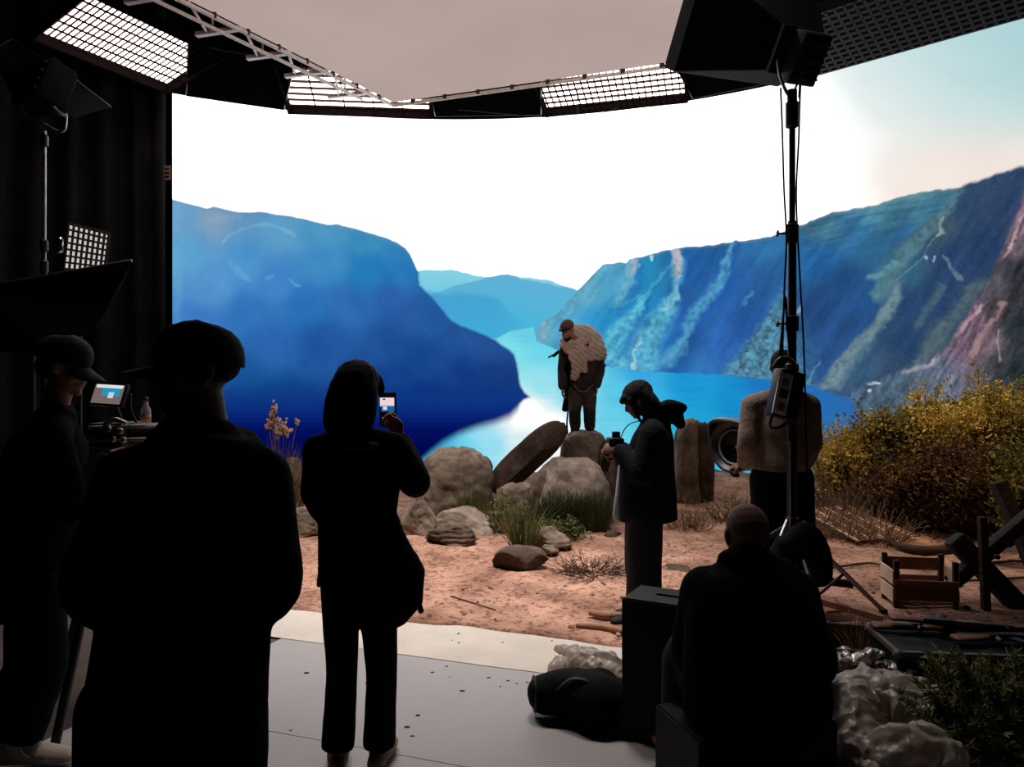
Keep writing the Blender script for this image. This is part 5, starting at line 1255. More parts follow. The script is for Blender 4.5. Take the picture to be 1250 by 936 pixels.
s = Shape(); s.tube([P(757, 536, d0 - .05), P(763, 523, d0 - .06), P(772, 516, d0 - .08), P(790, 512, d0 - .09)], [(.012, .003)] * 4, 8, side=(0, 1, 0)); s.build('neck_strap', BLKCLOTH, cm)
s = Shape(); s.tube([P(756, 570, d0 - .12), P(754, 600, d0 - .14), P(752, 628, d0 - .13), P(753, 634, d0 - .12)], [(.010, .02), (.014, .03), (.022, .035), (.012, .02)], 10, side=(1, 0, 0))
rag = thing('hanging_cloth', 'pale grey cloth hanging from the photographer\'s coat', 'cloth', P(752, 636, d0 - .12)); s.build('cloth_fold', mat('pale_grey_cloth', (150, 156, 164), .9, .15, 12, .3), rag)

# ---- 6: man in the sweater, carrying the blower
d0 = 5.25
J = J_from(d0, dict(head=(955, 448, 0), neckbase=(956, 480, 0), chest=(956, 510, .0), belly=(955, 545, 0), pelvis=(953, 580, 0), shl=(918, 495, 0), ell=(913, 540, -.02), wrl=(908, 566, .22),
                    shr=(988, 495, .0), elr=(992, 540, .02), wrr=(985, 565, .16), hpl=(938, 590, 0), knl=(938, 662, 0), anl=(938, 730, .02), hpr=(970, 590, 0), knr=(975, 662, 0), anr=(978, 730, .02)))
for q in 'lr': J['an' + q].z = .10
swt = thing('person', 'man in a grey-brown sweater seen from behind the light stand', 'person', (J['pelvis'].x, d0, 0))
H = Frame(J['head'], (.1, 1, -.05), (0, 0, 1), .98)
S = bodymesh(J); head(S, H)
for q in 'lr': foot(S, J['an' + q], (0, 1, 0))
hand(S, J['wrl'], (-.5, .75, -.25), (-.6, .1, .75), 1, .6); hand(S, J['wrr'], (-.5, .8, .1), (.6, .3, .7), -1, .6)
S.blob(.0075, 3).build('body', SKIND, swt); eyes(H, swt)
SWEAT = mat('grey_brown_sweater', (126, 110, 98), .95, .2, 12, .4, bscale=60)
s = Shape(); s.tube([P(956, 484, d0), P(956, 494, d0), P(956, 520, d0), P(955, 550, d0), P(954, 566, d0), P(954, 573, d0)], [(.09, .08), (.185, .12), (.195, .14), (.19, .14), (.20, .145), (.19, .135)], 22, side=(1, 0, 0), caps='hem')
yoke(s, J)
for q in 'lr': sleeve(s, J, q, (.074, .068, .052), .92)
s.blob(.010, 3, folds(.008, 7, 53, (1, 1, .9))).build('sweater', SWEAT, swt)
s = Shape(); s.tube([P(956, 478, d0 - .02), P(940, 482, d0 + .03), P(956, 484, d0 + .08), P(972, 482, d0 + .03), P(956, 478, d0 - .02)], .022, 10); s.build('collar', SWEAT, swt)
s = Shape()
for q in 'lr': leg_tube(s, J, q, (.125, .105, .10), .97)
s.ell(J['pelvis'], (.19, .14, .12)); s.blob(.011, 3, folds(.007, 7, 57)).build('trousers', BLKJEAN, swt)
for q in 'lr': s = Shape(); foot(s, J['an' + q], (0, 1, 0), 1.12, 1.1); s.build('shoe', DARKSHOE, swt)
s = Shape(); s.ell(H(0, -.018, .036), (.082, .104, .088), H.R); s.ell(H(0, -.05, -.01), (.075, .06, .06), H.R); s.blob(.007, 2, strands).build('hair', HAIRD, swt)
# the blower: round moulded floor fan
bl = thing('air_blower', 'round black floor blower fan carried by the man in the sweater', 'fan', P(905, 582, d0 + .3))
BP = mat('black_moulded_plastic', (30, 31, 34), .42, .2, 14, .05, spec=.5); bc = P(902, 545, d0 + .34); ax = Vector((-.80, -.60, .02)).normalized(); Rb = rot_to(ax, (0, 0, 1))
s = Shape(); s.lathe([(.10, -.24), (.16, -.22), (.18, -.12), (.182, .02), (.188, .07), (.192, .09), (.184, .10), (.170, .09), (.148, .065), (.134, .055), (.122, .03), (.116, -.02), (.02, -.03)], bc, Rb, 40)
s.build('fan_housing', BP, bl)
o = bc + ax * .05; dx_ = Rb @ Vector((0, 1, 0)); dx_ = dx_ if dx_.x < 0 else -dx_
s = Shape(); q_ = bc + ax * .04; s.tube([q_ - dx_ * .16 + Vector((0, 0, .16)), q_ + Vector((0, 0, .185)), q_ + dx_ * .15 + Vector((0, 0, .185)), q_ + dx_ * .19 + Vector((0, 0, .14)), q_ + dx_ * .185 + Vector((0, 0, .02))], [(.06, .022), (.07, .022), (.07, .024), (.07, .022), (.06, .02)], 12, side=ax); s.build('outlet_lip', BP, bl)
s = Shape(); s.tube([o + Rb @ Vector((.126 * math.cos(a), .126 * math.sin(a), .012)) for a in np.linspace(0, 2 * math.pi, 25)], .009, 8, k=1); s.build('intake_ring', mat('grey_ring', (110, 112, 116), .4, .1, 20, .05), bl)
for k in range(7):
    a = 2 * math.pi * k / 7; s = Shape(); s.tube([o + Rb @ Vector((.02 * math.cos(a), .02 * math.sin(a), -.03)), o + Rb @ Vector((.12 * math.cos(a + .25), .12 * math.sin(a + .25), -.02))], .003, 6, k=1); s.build('guard_wire', BLACKM, bl)
s = Shape(); s.ell(o - ax * .025, (.018, .018, .01), Rb, 10); s.build('hub', STEEL, bl)
s = Shape(); s.box(bc + Vector((.05, .16, -.10)), (.30, .22, .16), Euler((0, .2, .6)).to_matrix(), .05); s.build('motor_case', BP, bl)
s = Shape(); s.box(bc + Vector((-.02, .02, -.21)), (.05, .05, .03), None, .008); s.build('rubber_foot', BLACKM, bl)

# ---- 7: bald man sitting on the case
d0 = 2.9
J = J_from(d0, dict(head=(911, 650, .0), neckbase=(914, 695, -.02), chest=(920, 765, -.06), belly=(922, 835, -.04), pelvis=(925, 880, .0), shl=(862, 722, 0), ell=(850, 795, .08), wrl=(872, 800, .24),
                    shr=(968, 725, .0), elr=(990, 810, .12), wrr=(950, 800, .34), hpl=(895, 882, .02), knl=(836, 800, .25), anl=(828, 930, .24), hpr=(955, 882, .02), knr=(985, 820, .42), anr=(985, 930, .42)))
J['anl'].z = .10; J['anr'].z = .10; J['knl'].z = .47; J['knr'].z = .47
sit = thing('person', 'bald man in a black coat sitting on a black case, seen from behind', 'person', (J['pelvis'].x, d0, .295))
H = Frame(J['head'] + Vector((0, 0, -.012)), (-.05, .9, -.32), (0, .2, .9), 1.0)
S = bodymesh(J, k=1.0); head(S, H)
for q in 'lr': foot(S, J['an' + q], (-.2 if q == 'l' else .15, 1, 0))
hand(S, J['wrl'], (.6, .6, -.3), (0, .4, .9), -1, .6); hand(S, J['wrr'], (-.6, .6, -.3), (0, .4, .9), 1, .6)
S.blob(.0075, 3).build('body', SKIN, sit); eyes(H, sit)
s = Shape(); s.tube([P(914, 682, d0), P(915, 705, d0 - .01), P(917, 745, d0 - .05), P(920, 800, d0 - .06), P(924, 850, d0 - .03), P(926, 868, d0)], [(.085, .075), (.20, .12), (.245, .165), (.26, .185), (.275, .19), (.27, .19)], 24, side=(1, 0, 0), caps='hem')
yoke(s, J)
for q in 'lr': sleeve(s, J, q, (.095, .095, .07), .95)
s.tube([P(886, 682, d0), P(911, 676, d0 - .09), P(938, 682, d0), P(911, 690, d0 + .08), P(886, 682, d0)], .030, 10)
s.tube([P(940, 690, d0), P(958, 700, d0 - .03), P(972, 718, d0 - .03)], [.04, .05, .05], 12)
s.blob(.010, 3, folds(.007, 7, 63)).build('coat', BLKCLOTH, sit)
s = Shape()
for q in 'lr': leg_tube(s, J, q, (.105, .085, .075), .95)
s.blob(.010, 3, folds(.006, 8, 67)).build('trousers', mat('dark_grey_trousers', (34, 32, 31), .9, .3, 10, .3), sit)
for q in 'lr': s = Shape(); foot(s, J['an' + q], (-.2 if q == 'l' else .15, 1, 0), 1.1, 1.1); s.build('shoe', mat('tan_leather_shoe', (120, 72, 48), .6, .2, 12, .2) if q == 'l' else bpy.data.materials['tan_leather_shoe'], sit)
s = Shape(); s.ell(H(0, -.022, .030), (.0785, .098, .088), H.R); s.blob(.006, 1).build('stubble_hair', mat('cropped_hair', (104, 76, 62), .8, .25, 60, .3), sit)
# ------------------------------------------------------------------ tall light stand with softbox
sd = 4.7
st = thing('light_stand', 'tall black light stand with knobs and spread tripod legs beside the man in the sweater', 'light stand', (P(967, 640, sd).x, sd, 0))
X0 = P(967, 640, sd).x; zp = lambda y: CAMZ + (CY - y) / F * sd
def rod(name, a, b, r, m, parent, n=12): s = Shape(); s.tube([a, b], r, n, k=1, caps='flat'); return s.build(name, m, parent, smooth='auto')
V3 = lambda z, dx=0, dy=0: Vector((X0 + dx, sd + dy, z))
rod('column', V3(.05), V3(zp(455)), .030, BLACKM, st)
rod('column', V3(zp(470)), V3(zp(270)), .026, BLACKM, st)
rod('column', V3(zp(285)), V3(zp(122)), .019, BLACKM, st)
s = Shape(); s.tube([V3(zp(655), -.022, -.03), V3(zp(540), -.022, -.03)], .006, 6, k=1); s.build('column_tube', STEEL, st)
for y, h in ((455, .12), (395, .10), (285, .12), (140, .16), (640, .10)):
    s = Shape(); s.lathe([(.028, -h / 2), (.040, -h / 2 + .008), (.040, h / 2 - .008), (.028, h / 2)], V3(zp(y)), None, 16); s.build('collar', BLACKM, st, smooth='auto')
for y in (285, 395):
    s = Shape(); s.tube([V3(zp(y), -.03), V3(zp(y), -.085)], .007, 8, k=1, caps='flat'); s.ell(V3(zp(y), -.09), (.008, .026, .022)); s.build('locking_knob', BLACKM, st)
for q in (G(1078, 752), Vector((X0 - .75, sd + .55, 0)), Vector((X0 - .05, sd - .85, 0))):
    q = Vector((q.x, q.y, gz(q.x, q.y) + .015))
    lg = rod('leg', V3(zp(638)), q, .016, BLACKM if q.x < X0 else STEEL, st)
    rod('leg_brace', V3(.14), V3(zp(638)).lerp(q, .55), .010, BLACKM, st); s = Shape(); s.ell(q, (.03, .03, .018)); s.build('rubber_foot', BLACKM, lg)
rod('bright_rod', P(953, 655, sd - .1), P(961, 635, sd - .03), .012, STEEL, st)
rod('bright_rod', P(980, 636, sd - .06), P(990, 648, sd - .1), .010, STEEL, st)
# sandbag
sb = thing('sandbag', 'black sandbag hung over the base of the tall light stand', 'sandbag', P(985, 712, sd - .12))
s = Shape(); s.tube([P(962, 662, sd - .15), P(982, 655, sd - .15), P(994, 678, sd - .14), P(1000, 700, sd - .14)], [(.05, .06), (.09, .08), (.10, .09), (.08, .08)], 16); s.tube([P(956, 662, sd - .10), P(952, 690, sd - .1), P(954, 712, sd - .1)], [.05, .09, .08], 14)
s.blob(.012, 3, folds(.006, 8, 71)).build('bag', BLACK, sb)
s = Shape(); s.tube([P(960, 660, sd - .15), P(968, 650, sd - .17), P(980, 655, sd - .15)], [(.02, .004)] * 3, 8, side=(0, 1, 0)); s.build('strap', BLKSHINE, sb)
# ballast with label plate, strapped to the column
bb = thing('power_supply', 'black power supply with a white label plate strapped to the stand', 'power supply', P(955, 512, sd - .12))
Rb2 = Euler((0, .22, .25)).to_matrix(); bcn = P(957, 480, sd - .10)
s = Shape(); s.box(bcn + Rb2 @ Vector((.045, .05, 0)), (.17, .10, .30), Rb2, .012); s.build('case', BLACKM, bb, smooth='auto')
pl = Shape(); pl.box(bcn + Rb2 @ Vector((-.012, -.006, -.005)), (.095, .012, .25), Rb2, .003); lp = pl.build('label_plate', mat('white_label_plate', (206, 198, 190), .6, .06, 10, .03), bb, smooth=False)
for z, w, h, m in ((.065, .055, .05, mat('grey_print', (112, 106, 100), .8, .1)), (-.085, .058, .055, bpy.data.materials['grey_print'])):
    s = Shape(); s.lathe([(w * .5, -.002), (w * .5, .002)], bcn + Rb2 @ Vector((-.012, -.014, z)), Rb2 @ Euler((math.pi / 2, 0, 0)).to_matrix(), 6); s.build('printed_badge', m, lp, smooth=False)
s = Shape(); s.box(bcn + Rb2 @ Vector((-.012, -.0145, -.005)), (.056, .003, .058), Rb2); s.build('printed_square', mat('dark_print', (52, 50, 50), .8, .2), lp, smooth=False)
s = Shape(); s.tube([bcn + Vector((-.06, 0, .16)), bcn + Vector((-.02, 0, .21)), bcn + Vector((.05, .02, .20)), bcn + Vector((.09, .05, .15))], .014, 8); s.build('carry_handle', BLACKM, bb)
s = Shape(); s.tube([P(951, 446, sd - .1), P(955, 400, sd - .03), P(959, 362, sd - .02), P(961, 398, sd - .02), P(965, 440, sd - .06)], .007, 6); s.build('strap', BLKCLOTH, bb)
s = Shape(); s.tube([P(943, 505, sd - .12), P(940, 520, sd - .1), P(950, 522, sd - .1), P(962, 515, sd - .08)], .010, 8); s.build('cable_stub', BLACKM, bb)
# cables
for lab, pts in (('thin black cable hanging from the softbox down to the power supply', [(953, 108, 0), (955, 160, 0), (957, 230, -.02), (960, 290, -.04), (958, 340, -.05), (956, 400, -.06), (955, 446, -.08)]),
                 ('long black cable running down behind the stand to the soil', [(977, 100, .06), (975, 170, .06), (972, 240, .05), (976, 330, .06), (981, 420, .07), (984, 520, .08), (986, 600, .09), (992, 680, .1)])):
    s = Shape(); s.tube([P(x, y, sd + dd) for x, y, dd in pts], .006, 6); s.build('power_cable', BLKCLOTH, loc=P(pts[-1][0], pts[-1][1], sd), label=lab, cat='cable')
# softbox on top
sx = thing('softbox', 'big black softbox light on top of the tall stand', 'softbox', P(967, 118, sd))
fc, bc2 = P(914, 18, sd + .45), P(968, 62, sd + .02)
ax = (fc - bc2); ax.z -= .10; ax.normalize(); Rs = rot_to(ax, (0, 0, 1)); L_ = (fc - bc2).length
ring_ = lambda c, w, h: [c + Rs @ Vector((a * h, b * w, 0)) for a, b in ((-1, -1), (1, -1), (1, 1), (-1, 1))]
b4, f4 = ring_(bc2, .13, .13), ring_(bc2 + ax * L_, .42, .34); l4 = ring_(bc2 + ax * (L_ + .14), .43, .35)
for i in range(4):
    j = (i + 1) % 4; s = Shape(); s.plate([b4[i], b4[j], f4[j], f4[i]], .008); s.build('side_panel', BLACK, sx, smooth=False)
    s = Shape(); s.plate([f4[i], f4[j], l4[j], l4[i]], .008); s.build('front_flap', BLACK, sx, smooth=False)
    rod('rib', b4[i], f4[i], .006, BLACKM, sx, 6)
s = Shape(); s.plate(ring_(bc2 + ax * (L_ - .02), .41, .33), .006); s.build('front_cloth', emit_mat('softbox_cloth', (255, 232, 220), SOFTBOX_POWER), sx, smooth=False)
s = Shape(); s.plate(ring_(bc2 - ax * .012, .14, .14), .03); s.build('back_ring', BLACKM, sx, smooth=False)
LHm = mat('grey_lamp_head', (58, 57, 58), .5, .2, 12, .05); hc = P(981, 70, sd - .02)
s = Shape(); s.box(hc - ax * .02, (.30, .20, .11), Rs, .015); s.build('lamp_head', LHm, sx, smooth='auto')
for k in range(5): s = Shape(); s.box(hc - ax * .085 + Rs @ Vector((-.10 + .05 * k, 0, 0)), (.012, .17, .03), Rs, .003); s.build('cooling_fin', BLACKM, sx, smooth=False)
s = Shape(); s.tube([P(949, 75, sd - .1), P(953, 96, sd - .1), P(964, 116, sd - .02), P(974, 100, sd + .1), P(985, 60, sd + .12)], [(.016, .006)] * 5, 8, side=(0, 1, 0)); s.build('yoke', BLACKM, sx)
s = Shape(); s.lathe([(.03, -.06), (.03, .06)], V3(zp(122)), None, 14); s.build('spigot', BLACKM, sx, smooth='auto')
s = Shape(); s.tube([P(990, 55, sd - .1), P(982, 70, sd - .12), P(978, 85, sd - .1), P(976, 118, sd - .03)], .008, 8); s.build('head_cable', BLACKM, sx)
s = Shape(); s.beam(P(995, 8, sd + .3), P(1002, 45, sd + .3), .03, .05, bev=.006); s.build('pale_tape', PIPE, sx)

# ------------------------------------------------------------------ tall black box, seat case, bags on the floor
BOXM = mat('black_painted_plywood', (13, 11, 10), .6, .35, 6, .1, spec=.2)
def crate_box(name, label, corners, z0, z1, thick=.012, slot=None, group=None, trim=False):
    """corners: floor plan of the box; walls, lid and, for carrying, a slot cut in the lid"""
    c = sum(corners, Vector()) / 4; t = thing(name, label, 'box', (c.x, c.y, z0), group)
    for i in range(4):
        a, b = corners[i], corners[(i + 1) % 4]; s = Shape(); s.plate([Vector((a.x, a.y, z0)), Vector((b.x, b.y, z0)), Vector((b.x, b.y, z1)), Vector((a.x, a.y, z1))], thick); s.build('side_board', BOXM, t, smooth=False)
    at = lambda u, v, z=z1: Vector(((corners[0] * (1 - u) * (1 - v) + corners[1] * u * (1 - v) + corners[2] * u * v + corners[3] * (1 - u) * v).x, (corners[0] * (1 - u) * (1 - v) + corners[1] * u * (1 - v) + corners[2] * u * v + corners[3] * (1 - u) * v).y, z))
    s = Shape()
    if slot:
        u0, u1, v0, v1 = slot
        for q in ((0, 1, 0, v0), (0, 1, v1, 1), (0, u0, v0, v1), (u1, 1, v0, v1)): s.plate([at(q[0], q[2]), at(q[1], q[2]), at(q[1], q[3]), at(q[0], q[3])], thick, (0, 0, 1))
    else: s.plate([at(0, 0), at(1, 0), at(1, 1), at(0, 1)], thick, (0, 0, 1))
    s.build('lid', BOXM, t, smooth=False)
    if slot: s = Shape(); s.plate([at(0.02, 0.02, z1 - .06), at(.98, .02, z1 - .06), at(.98, .98, z1 - .06), at(.02, .98, z1 - .06)], .01, (0, 0, 1)); s.build('inner_shelf', BLACK, t, smooth=False)
    return t
z1 = .615; A = G(761, 731, z1); B = G(838, 742, z1); C_ = G(846, 728, z1); D_ = G(781, 720, z1)
du = (B - A); du.z = 0; dn = Vector((-du.y, du.x, 0)).normalized() * .24
du = du.normalized() * .30
fl4 = [Vector((A.x, A.y, 0)), Vector((A.x, A.y, 0)) + du, Vector((A.x, A.y, 0)) + du + dn, Vector((A.x, A.y, 0)) + dn]
crate_box('apple_box', 'tall black plywood box with a hand slot standing on end', fl4, .002, z1, .014, (.38, .86, .44, .58))
z1 = .285; A = G(855, 907, z1); B = G(1033, 880, z1); A.z = B.z = 0
du = (B - A).normalized() * .58; dn = Vector((-du.y, du.x, 0)).normalized() * .33
crate_box('seat_case', 'low black case that the bald man sits on', [A, A + du, A + du + dn, A + dn], .002, z1, .016)
# black holdall and clear plastic behind it
bag = thing('duffel_bag', 'black slumped holdall lying on the grey floor', 'bag', G(708, 880)); g = G(708, 880)
s = Shape(); b0, b1 = G(668, 868), G(770, 895)
cl, cr_ = P(668, 863, 3.62), P(752, 855, 3.55)
s.tube([Vector((cl.x, cl.y, .105)), Vector((cl.x + .14, cl.y, .115)), Vector((cr_.x - .10, cr_.y - .02, .12)), Vector((cr_.x - .02 + .03, cr_.y - .04, .11))], [(.09, .095), (.12, .11), (.13, .115), (.11, .10)], 18, side=(0, 1, 0))
s.tube([P(705, 842, 3.6), P(730, 836, 3.62), P(748, 848, 3.6)], [.06, .085, .06], 14)
s.blob(.010, 3, folds(.010, 8, 81, (1, 1, 1))).build('bag_body', mat('black_nylon', (7, 7, 7), .8, .3, 10, .3, spec=.08), bag)
s = Shape(); s.tube([P(675, 846, 3.55), P(700, 828, 3.5), P(730, 838, 3.48), P(752, 862, 3.45)], [(.016, .004)] * 4, 8, side=(0, 1, 0)); s.build('shoulder_strap', BLKSHINE, bag)
s = Shape(); s.lathe([(.075, -.008), (.088, 0), (.075, .008)], Vector((cl.x - .06, cl.y, .105)), rot_to((-1, -.1, 0)), 18); s.build('end_panel', BLKSHINE, bag)
CLEAR = mat('crumpled_clear_plastic', (190, 176, 164), .28, .12, 6, .35, bscale=30, spec=.6, trans=.45)
def crumple(name, label, pts, rad, seed, amp=.03, material=CLEAR, cat='plastic', vox=.007, group=None):
    s = Shape(); s.tube(pts, rad, 16, side=(1, 0, 0))
    r = np.random.RandomState(seed)
    for k in range(7):                                               # limp corners and puckers
        q = Vector(pts[r.randint(len(pts))]); dv = Vector((r.normal(0, .07), r.normal(0, .05), abs(r.normal(0, .05)))); s.tube([q, q + dv, q + dv * 1.6 - Vector((0, 0, .02))], [.05, .035, .012], 8)
    def wr(v, n):
        w = fbm(v[:, 0] * 5, v[:, 1] * 5, v[:, 2] * 5 + seed, 2, seed + 3) * .6
        a = 1 - 2 * np.abs(fbm(v[:, 0] * 9 + w, v[:, 1] * 9 + seed, v[:, 2] * 5, 1, seed)); b = 1 - 2 * np.abs(fbm(v[:, 0] * 20 + w * 3, v[:, 1] * 20 + seed, v[:, 2] * 13, 2, seed + 9))
        return amp * .9 * a ** 3 + amp * .55 * b - amp * .4
    s.blob(vox, 2, wr); v = s.v[0]; v[:, 2] = np.maximum(v[:, 2], .006)
    base = v.mean(0)
    return s.build(name, material, loc=(base[0], base[1], float(v[:, 2].min())), label=label, cat=cat, group=group)
crumple('plastic_bag', 'crumpled clear plastic bag lying behind the black holdall', [P(690, 812, 4.2), P(712, 808, 4.15), P(738, 815, 4.05), P(757, 830, 4.0)], [(.04, .05), (.075, .07), (.08, .08), (.06, .07)], 5, .022)
crumple('plastic_sheet', 'crumpled clear plastic sheet heaped beside the seated man', [P(1022, 860, 3.35), P(1048, 850, 3.4), P(1085, 850, 3.4), P(1108, 872, 3.3), P(1120, 900, 3.2)], [(.10, .08), (.12, .11), (.12, .12), (.11, .11), (.09, .10)], 8, .03)
crumple('plastic_sheet', 'crumpled clear plastic sheet hanging in folds by the low case', [P(1035, 850, 3.25), P(1042, 890, 3.1), P(1046, 930, 3.0)], [(.08, .08), (.10, .09), (.10, .08)], 9, .028)
crumple('plastic_sheet', 'clear plastic bag in front of the green pine bush', [P(1072, 925, 2.95), P(1105, 915, 2.95), P(1150, 925, 2.9)], [(.07, .08), (.10, .09), (.08, .07)], 12, .024)
FOIL = mat('crinkled_foil', (170, 160, 156), .22, .3, 12, .8, metal=.9, bscale=40)
crumple('foil_wrap', 'crumpled silver foil beside the black flight case', [P(1034, 812, 4.0), P(1050, 818, 4.0), P(1072, 822, 3.95)], [.035, .06, .05], 15, .022, FOIL, 'foil', .009)
crumple('black_sack', 'black plastic sack under the silver foil', [P(1020, 822, 4.1), P(1045, 838, 4.0), P(1082, 838, 3.95)], [(.05, .06), (.08, .07), (.07, .07)], 18, .02, mat('black_sack_plastic', (16, 15, 15), .35, .3, 8, .3, spec=.5), 'sack')

# ------------------------------------------------------------------ corner with flight case, rifles, crates, beams
WOOD = mat('weathered_wood', (146, 104, 80), .85, .3, 5, .4, bscale=30); WOODD = mat('dark_wood', (62, 42, 32), .85, .35, 5, .4, bscale=30); WOODL = mat('fresh_pale_wood', (206, 176, 150), .8, .15, 5, .2)
zc = .21; A = G(1096, 796, zc); A.z = 0; du = Vector((.97, -.10, 0)).normalized(); dn = Vector((-du.y, du.x, 0)) 
fc_ = thing('flight_case', 'black flight case with metal edges carrying the rifles', 'case', (A.x + .5, A.y + .2, 0))
w_, h_ = 1.0, .40
def case_pt(u, v, z): q = A + du * u * w_ + dn * v * h_; return Vector((q.x, q.y, z))
s = Shape(); s.box(case_pt(.5, .5, .105), (w_, h_, .205), Matrix((du, dn, Vector((0, 0, 1)))).transposed(), .01); s.build('case_body', mat('black_case_laminate', (20, 18, 18), .7, .2, 10, .05, spec=.2), fc_, smooth='auto')
for (u0, v0, u1, v1) in ((0, 0, 1, 0), (0, 0, 0, 1), (1, 0, 1, 1), (0, 1, 1, 1)):
    s = Shape(); s.beam(case_pt(u0, v0, zc - .006), case_pt(u1, v1, zc - .006), .024, .024); s.build('edge_profile', mat('dull_aluminium', (92, 84, 80), .6, .2, 20, .1, metal=.4) if 'dull_aluminium' not in bpy.data.materials else bpy.data.materials['dull_aluminium'], fc_, smooth=False)
for u in (0, 1):
    for v in (0, 1): s = Shape(); s.ell(case_pt(u, v, zc - .01), (.028, .028, .028), None, 10); s.build('ball_corner', bpy.data.materials['dull_aluminium'], fc_)
s = Shape(); s.tube([case_pt(0, .3, .12) + Vector((-.01, 0, 0)), case_pt(0, .4, .12) + Vector((-.04, 0, 0)), case_pt(0, .6, .12) + Vector((-.04, 0, 0)), case_pt(0, .7, .12) + Vector((-.01, 0, 0))], .009, 8); s.build('handle', BLACKM, fc_)
WSTK = mat('rifle_walnut', (96, 58, 38), .5, .25, 8, .1, spec=.4)
def rifle(label, a, b, flip=1, z=.035):
    """a: butt, b: muzzle"""
    a, b = Vector(a), Vector(b); L = b - a; t = thing('rifle', label, 'rifle', (a + b) / 2, 'rifles on the flight case'); up_ = Vector((0, 0, 1)); x = L.normalized(); y = x.cross(up_).normalized() * flip
    at = lambda u, v=0, w=0: a + L * u + y * v + up_ * w
    s = Shape(); s.tube([at(.0, .02), at(.12, .015), at(.26, .0)], [(.016, .05), (.015, .04), (.014, .025)], 12, side=up_); s.build('stock', WSTK, t)
    s = Shape(); s.beam(at(.24), at(.52), .05, .035, up_, .006); s.build('receiver', GUNM, t, smooth='auto')
    s = Shape(); s.beam(at(.52), at(.74), .04, .032, up_, .008); s.build('handguard', WSTK, t, smooth='auto')
    s = Shape(); s.tube([at(.72), at(1.0)], .009, 8, k=1); s.build('barrel', GUNM, t)
    s = Shape(); s.tube([at(.40, .02), at(.42, .07), at(.46, .12)], [(.012, .028), (.012, .026), (.012, .024)], 8, side=up_); s.build('magazine', GUNM, t)
    s = Shape(); s.tube([at(.29, .02), at(.27, .07)], .014, 8, k=1); s.build('pistol_grip', WSTK, t)
    s = Shape(); s.beam(at(.93, -.01), at(.95, -.04), .008, .01); s.build('front_sight', GUNM, t)
    return t
rifle('wooden-stocked rifle at the back of the flight case', case_pt(.02, .92, zc + .03), case_pt(.80, .86, zc + .03))
rifle('dark rifle laid across the middle of the flight case', case_pt(.25, .62, zc + .06), case_pt(.95, .74, zc + .05), -1)
rifle('dark rifle lying along the near edge of the flight case', case_pt(.35, .40, zc + .04), case_pt(1.05, .55, zc + .04))
rifle('short rifle lying over the other rifles', case_pt(.10, .75, zc + .085), case_pt(.66, .50, zc + .085), -1)
s = Shape(); c = case_pt(.98, .25, zc + .012); s.box(c, (.5, .30, .016), Euler((0, 0, -.05)).to_matrix(), .004); s.build('grey_board', mat('dull_grey_board', (96, 92, 90), .6, .2, 6, .1), loc=c - Vector((0, 0, .008)), smooth=False, label='dull grey board lying on the end of the flight case', cat='board')
s = Shape(); q = case_pt(.86, -.16, .10); s.box(q + Vector((.25, 0, .055)), (.62, .22, .02), Euler((0, 0, -.03)).to_matrix(), .004); bd = thing('low_bench', 'low black bench in front of the flight case', 'bench', q + Vector((.25, 0, -.10))); s.build('bench_top', mat('grey_bench_top', (84, 80, 80), .5, .2, 6, .1), bd, smooth=False)
for dx, dy in ((-.02, -.08), (.52, -.08), (-.02, .08), (.52, .08)): s = Shape(); s.box(Vector((q.x + dx, q.y + dy, .072)), (.03, .03, .14)); s.build('leg', BLACKM, bd, smooth=False)
# slatted wooden crate
cw = thing('wooden_crate', 'small open slatted wooden crate standing on the soil', 'crate', G(1133, 748)); g = G(1133, 748); z0 = gz(g.x, g.y)
Rc = Euler((0, 0, -.16)).to_matrix(); cp = lambda x, y, z: Vector((g.x, g.y + .12, z0)) + Rc @ Vector((x, y, z))
wx, wy = .19, .125
for x in (-wx, wx):
    for y in (-wy, wy):
        s = Shape(); s.box(cp(x, y, .165), (.034, .034, .33), Rc, .003); s.build('corner_post', WOODD, cw, smooth=False)
for y in (-wy, wy):
    for z in (.115, .255): 
        if y < 0 and z > .2: continue
        s = Shape(); s.box(cp(0, y * 1.14, z), (wx * 2 + .03, .012, .115 if z < .2 else .09), Rc, .002); s.build('slat', WOOD, cw, smooth=False)
s = Shape(); s.box(cp(0, -wy * 1.14, .13), (wx * 2 + .03, .012, .14), Rc, .002); s.build('slat', WOOD, cw, smooth=False)
for x in (-wx, wx):
    for z in (.09, .21): s = Shape(); s.box(cp(x * 1.1, 0, z), (.012, wy * 2 + .02, .10), Rc, .002); s.build('slat', WOODL, cw, smooth=False)
for y in (-.08, 0, .08): s = Shape(); s.box(cp(0, y, .04), (wx * 2, .06, .012), Rc, .002); s.build('floor_slat', WOOD, cw, smooth=False)
# tank trap of crossed beams
RUSTM = mat('dark_rusty_steel', (40, 29, 25), .8, .4, 6, .4)
hh = thing('tank_trap', 'dark tank trap of crossed heavy beams beside the crate', 'obstacle', G(1210, 748)); hd = 5.35
for a, b, w in (((1163, 656, hd + .08), (1262, 758, hd - .05), .135), ((1160, 712, hd + .02), (1290, 602, hd + .24), .10)):
    s = Shape(); s.beam(P(*a), P(*b), w, w, (0, 1, 0), .03); s.build('beam', RUSTM, hh, smooth='auto')
s = Shape(); s.beam(P(1199, 631, hd - .12), P(1204, 752, hd - .12), .045, .05, (1, 0, 0), .004); s.build('upright_post', WOODD, hh, smooth=False)
for dx in (-.05, .05): s = Shape(); c = P(1201, 686, hd - .10); s.lathe([(.016, -.02), (.016, .02)], c + Vector((dx, -.06, dx)), rot_to((0, 1, 0)), 6); s.build('bolt', RUSTM, hh, smooth=False)
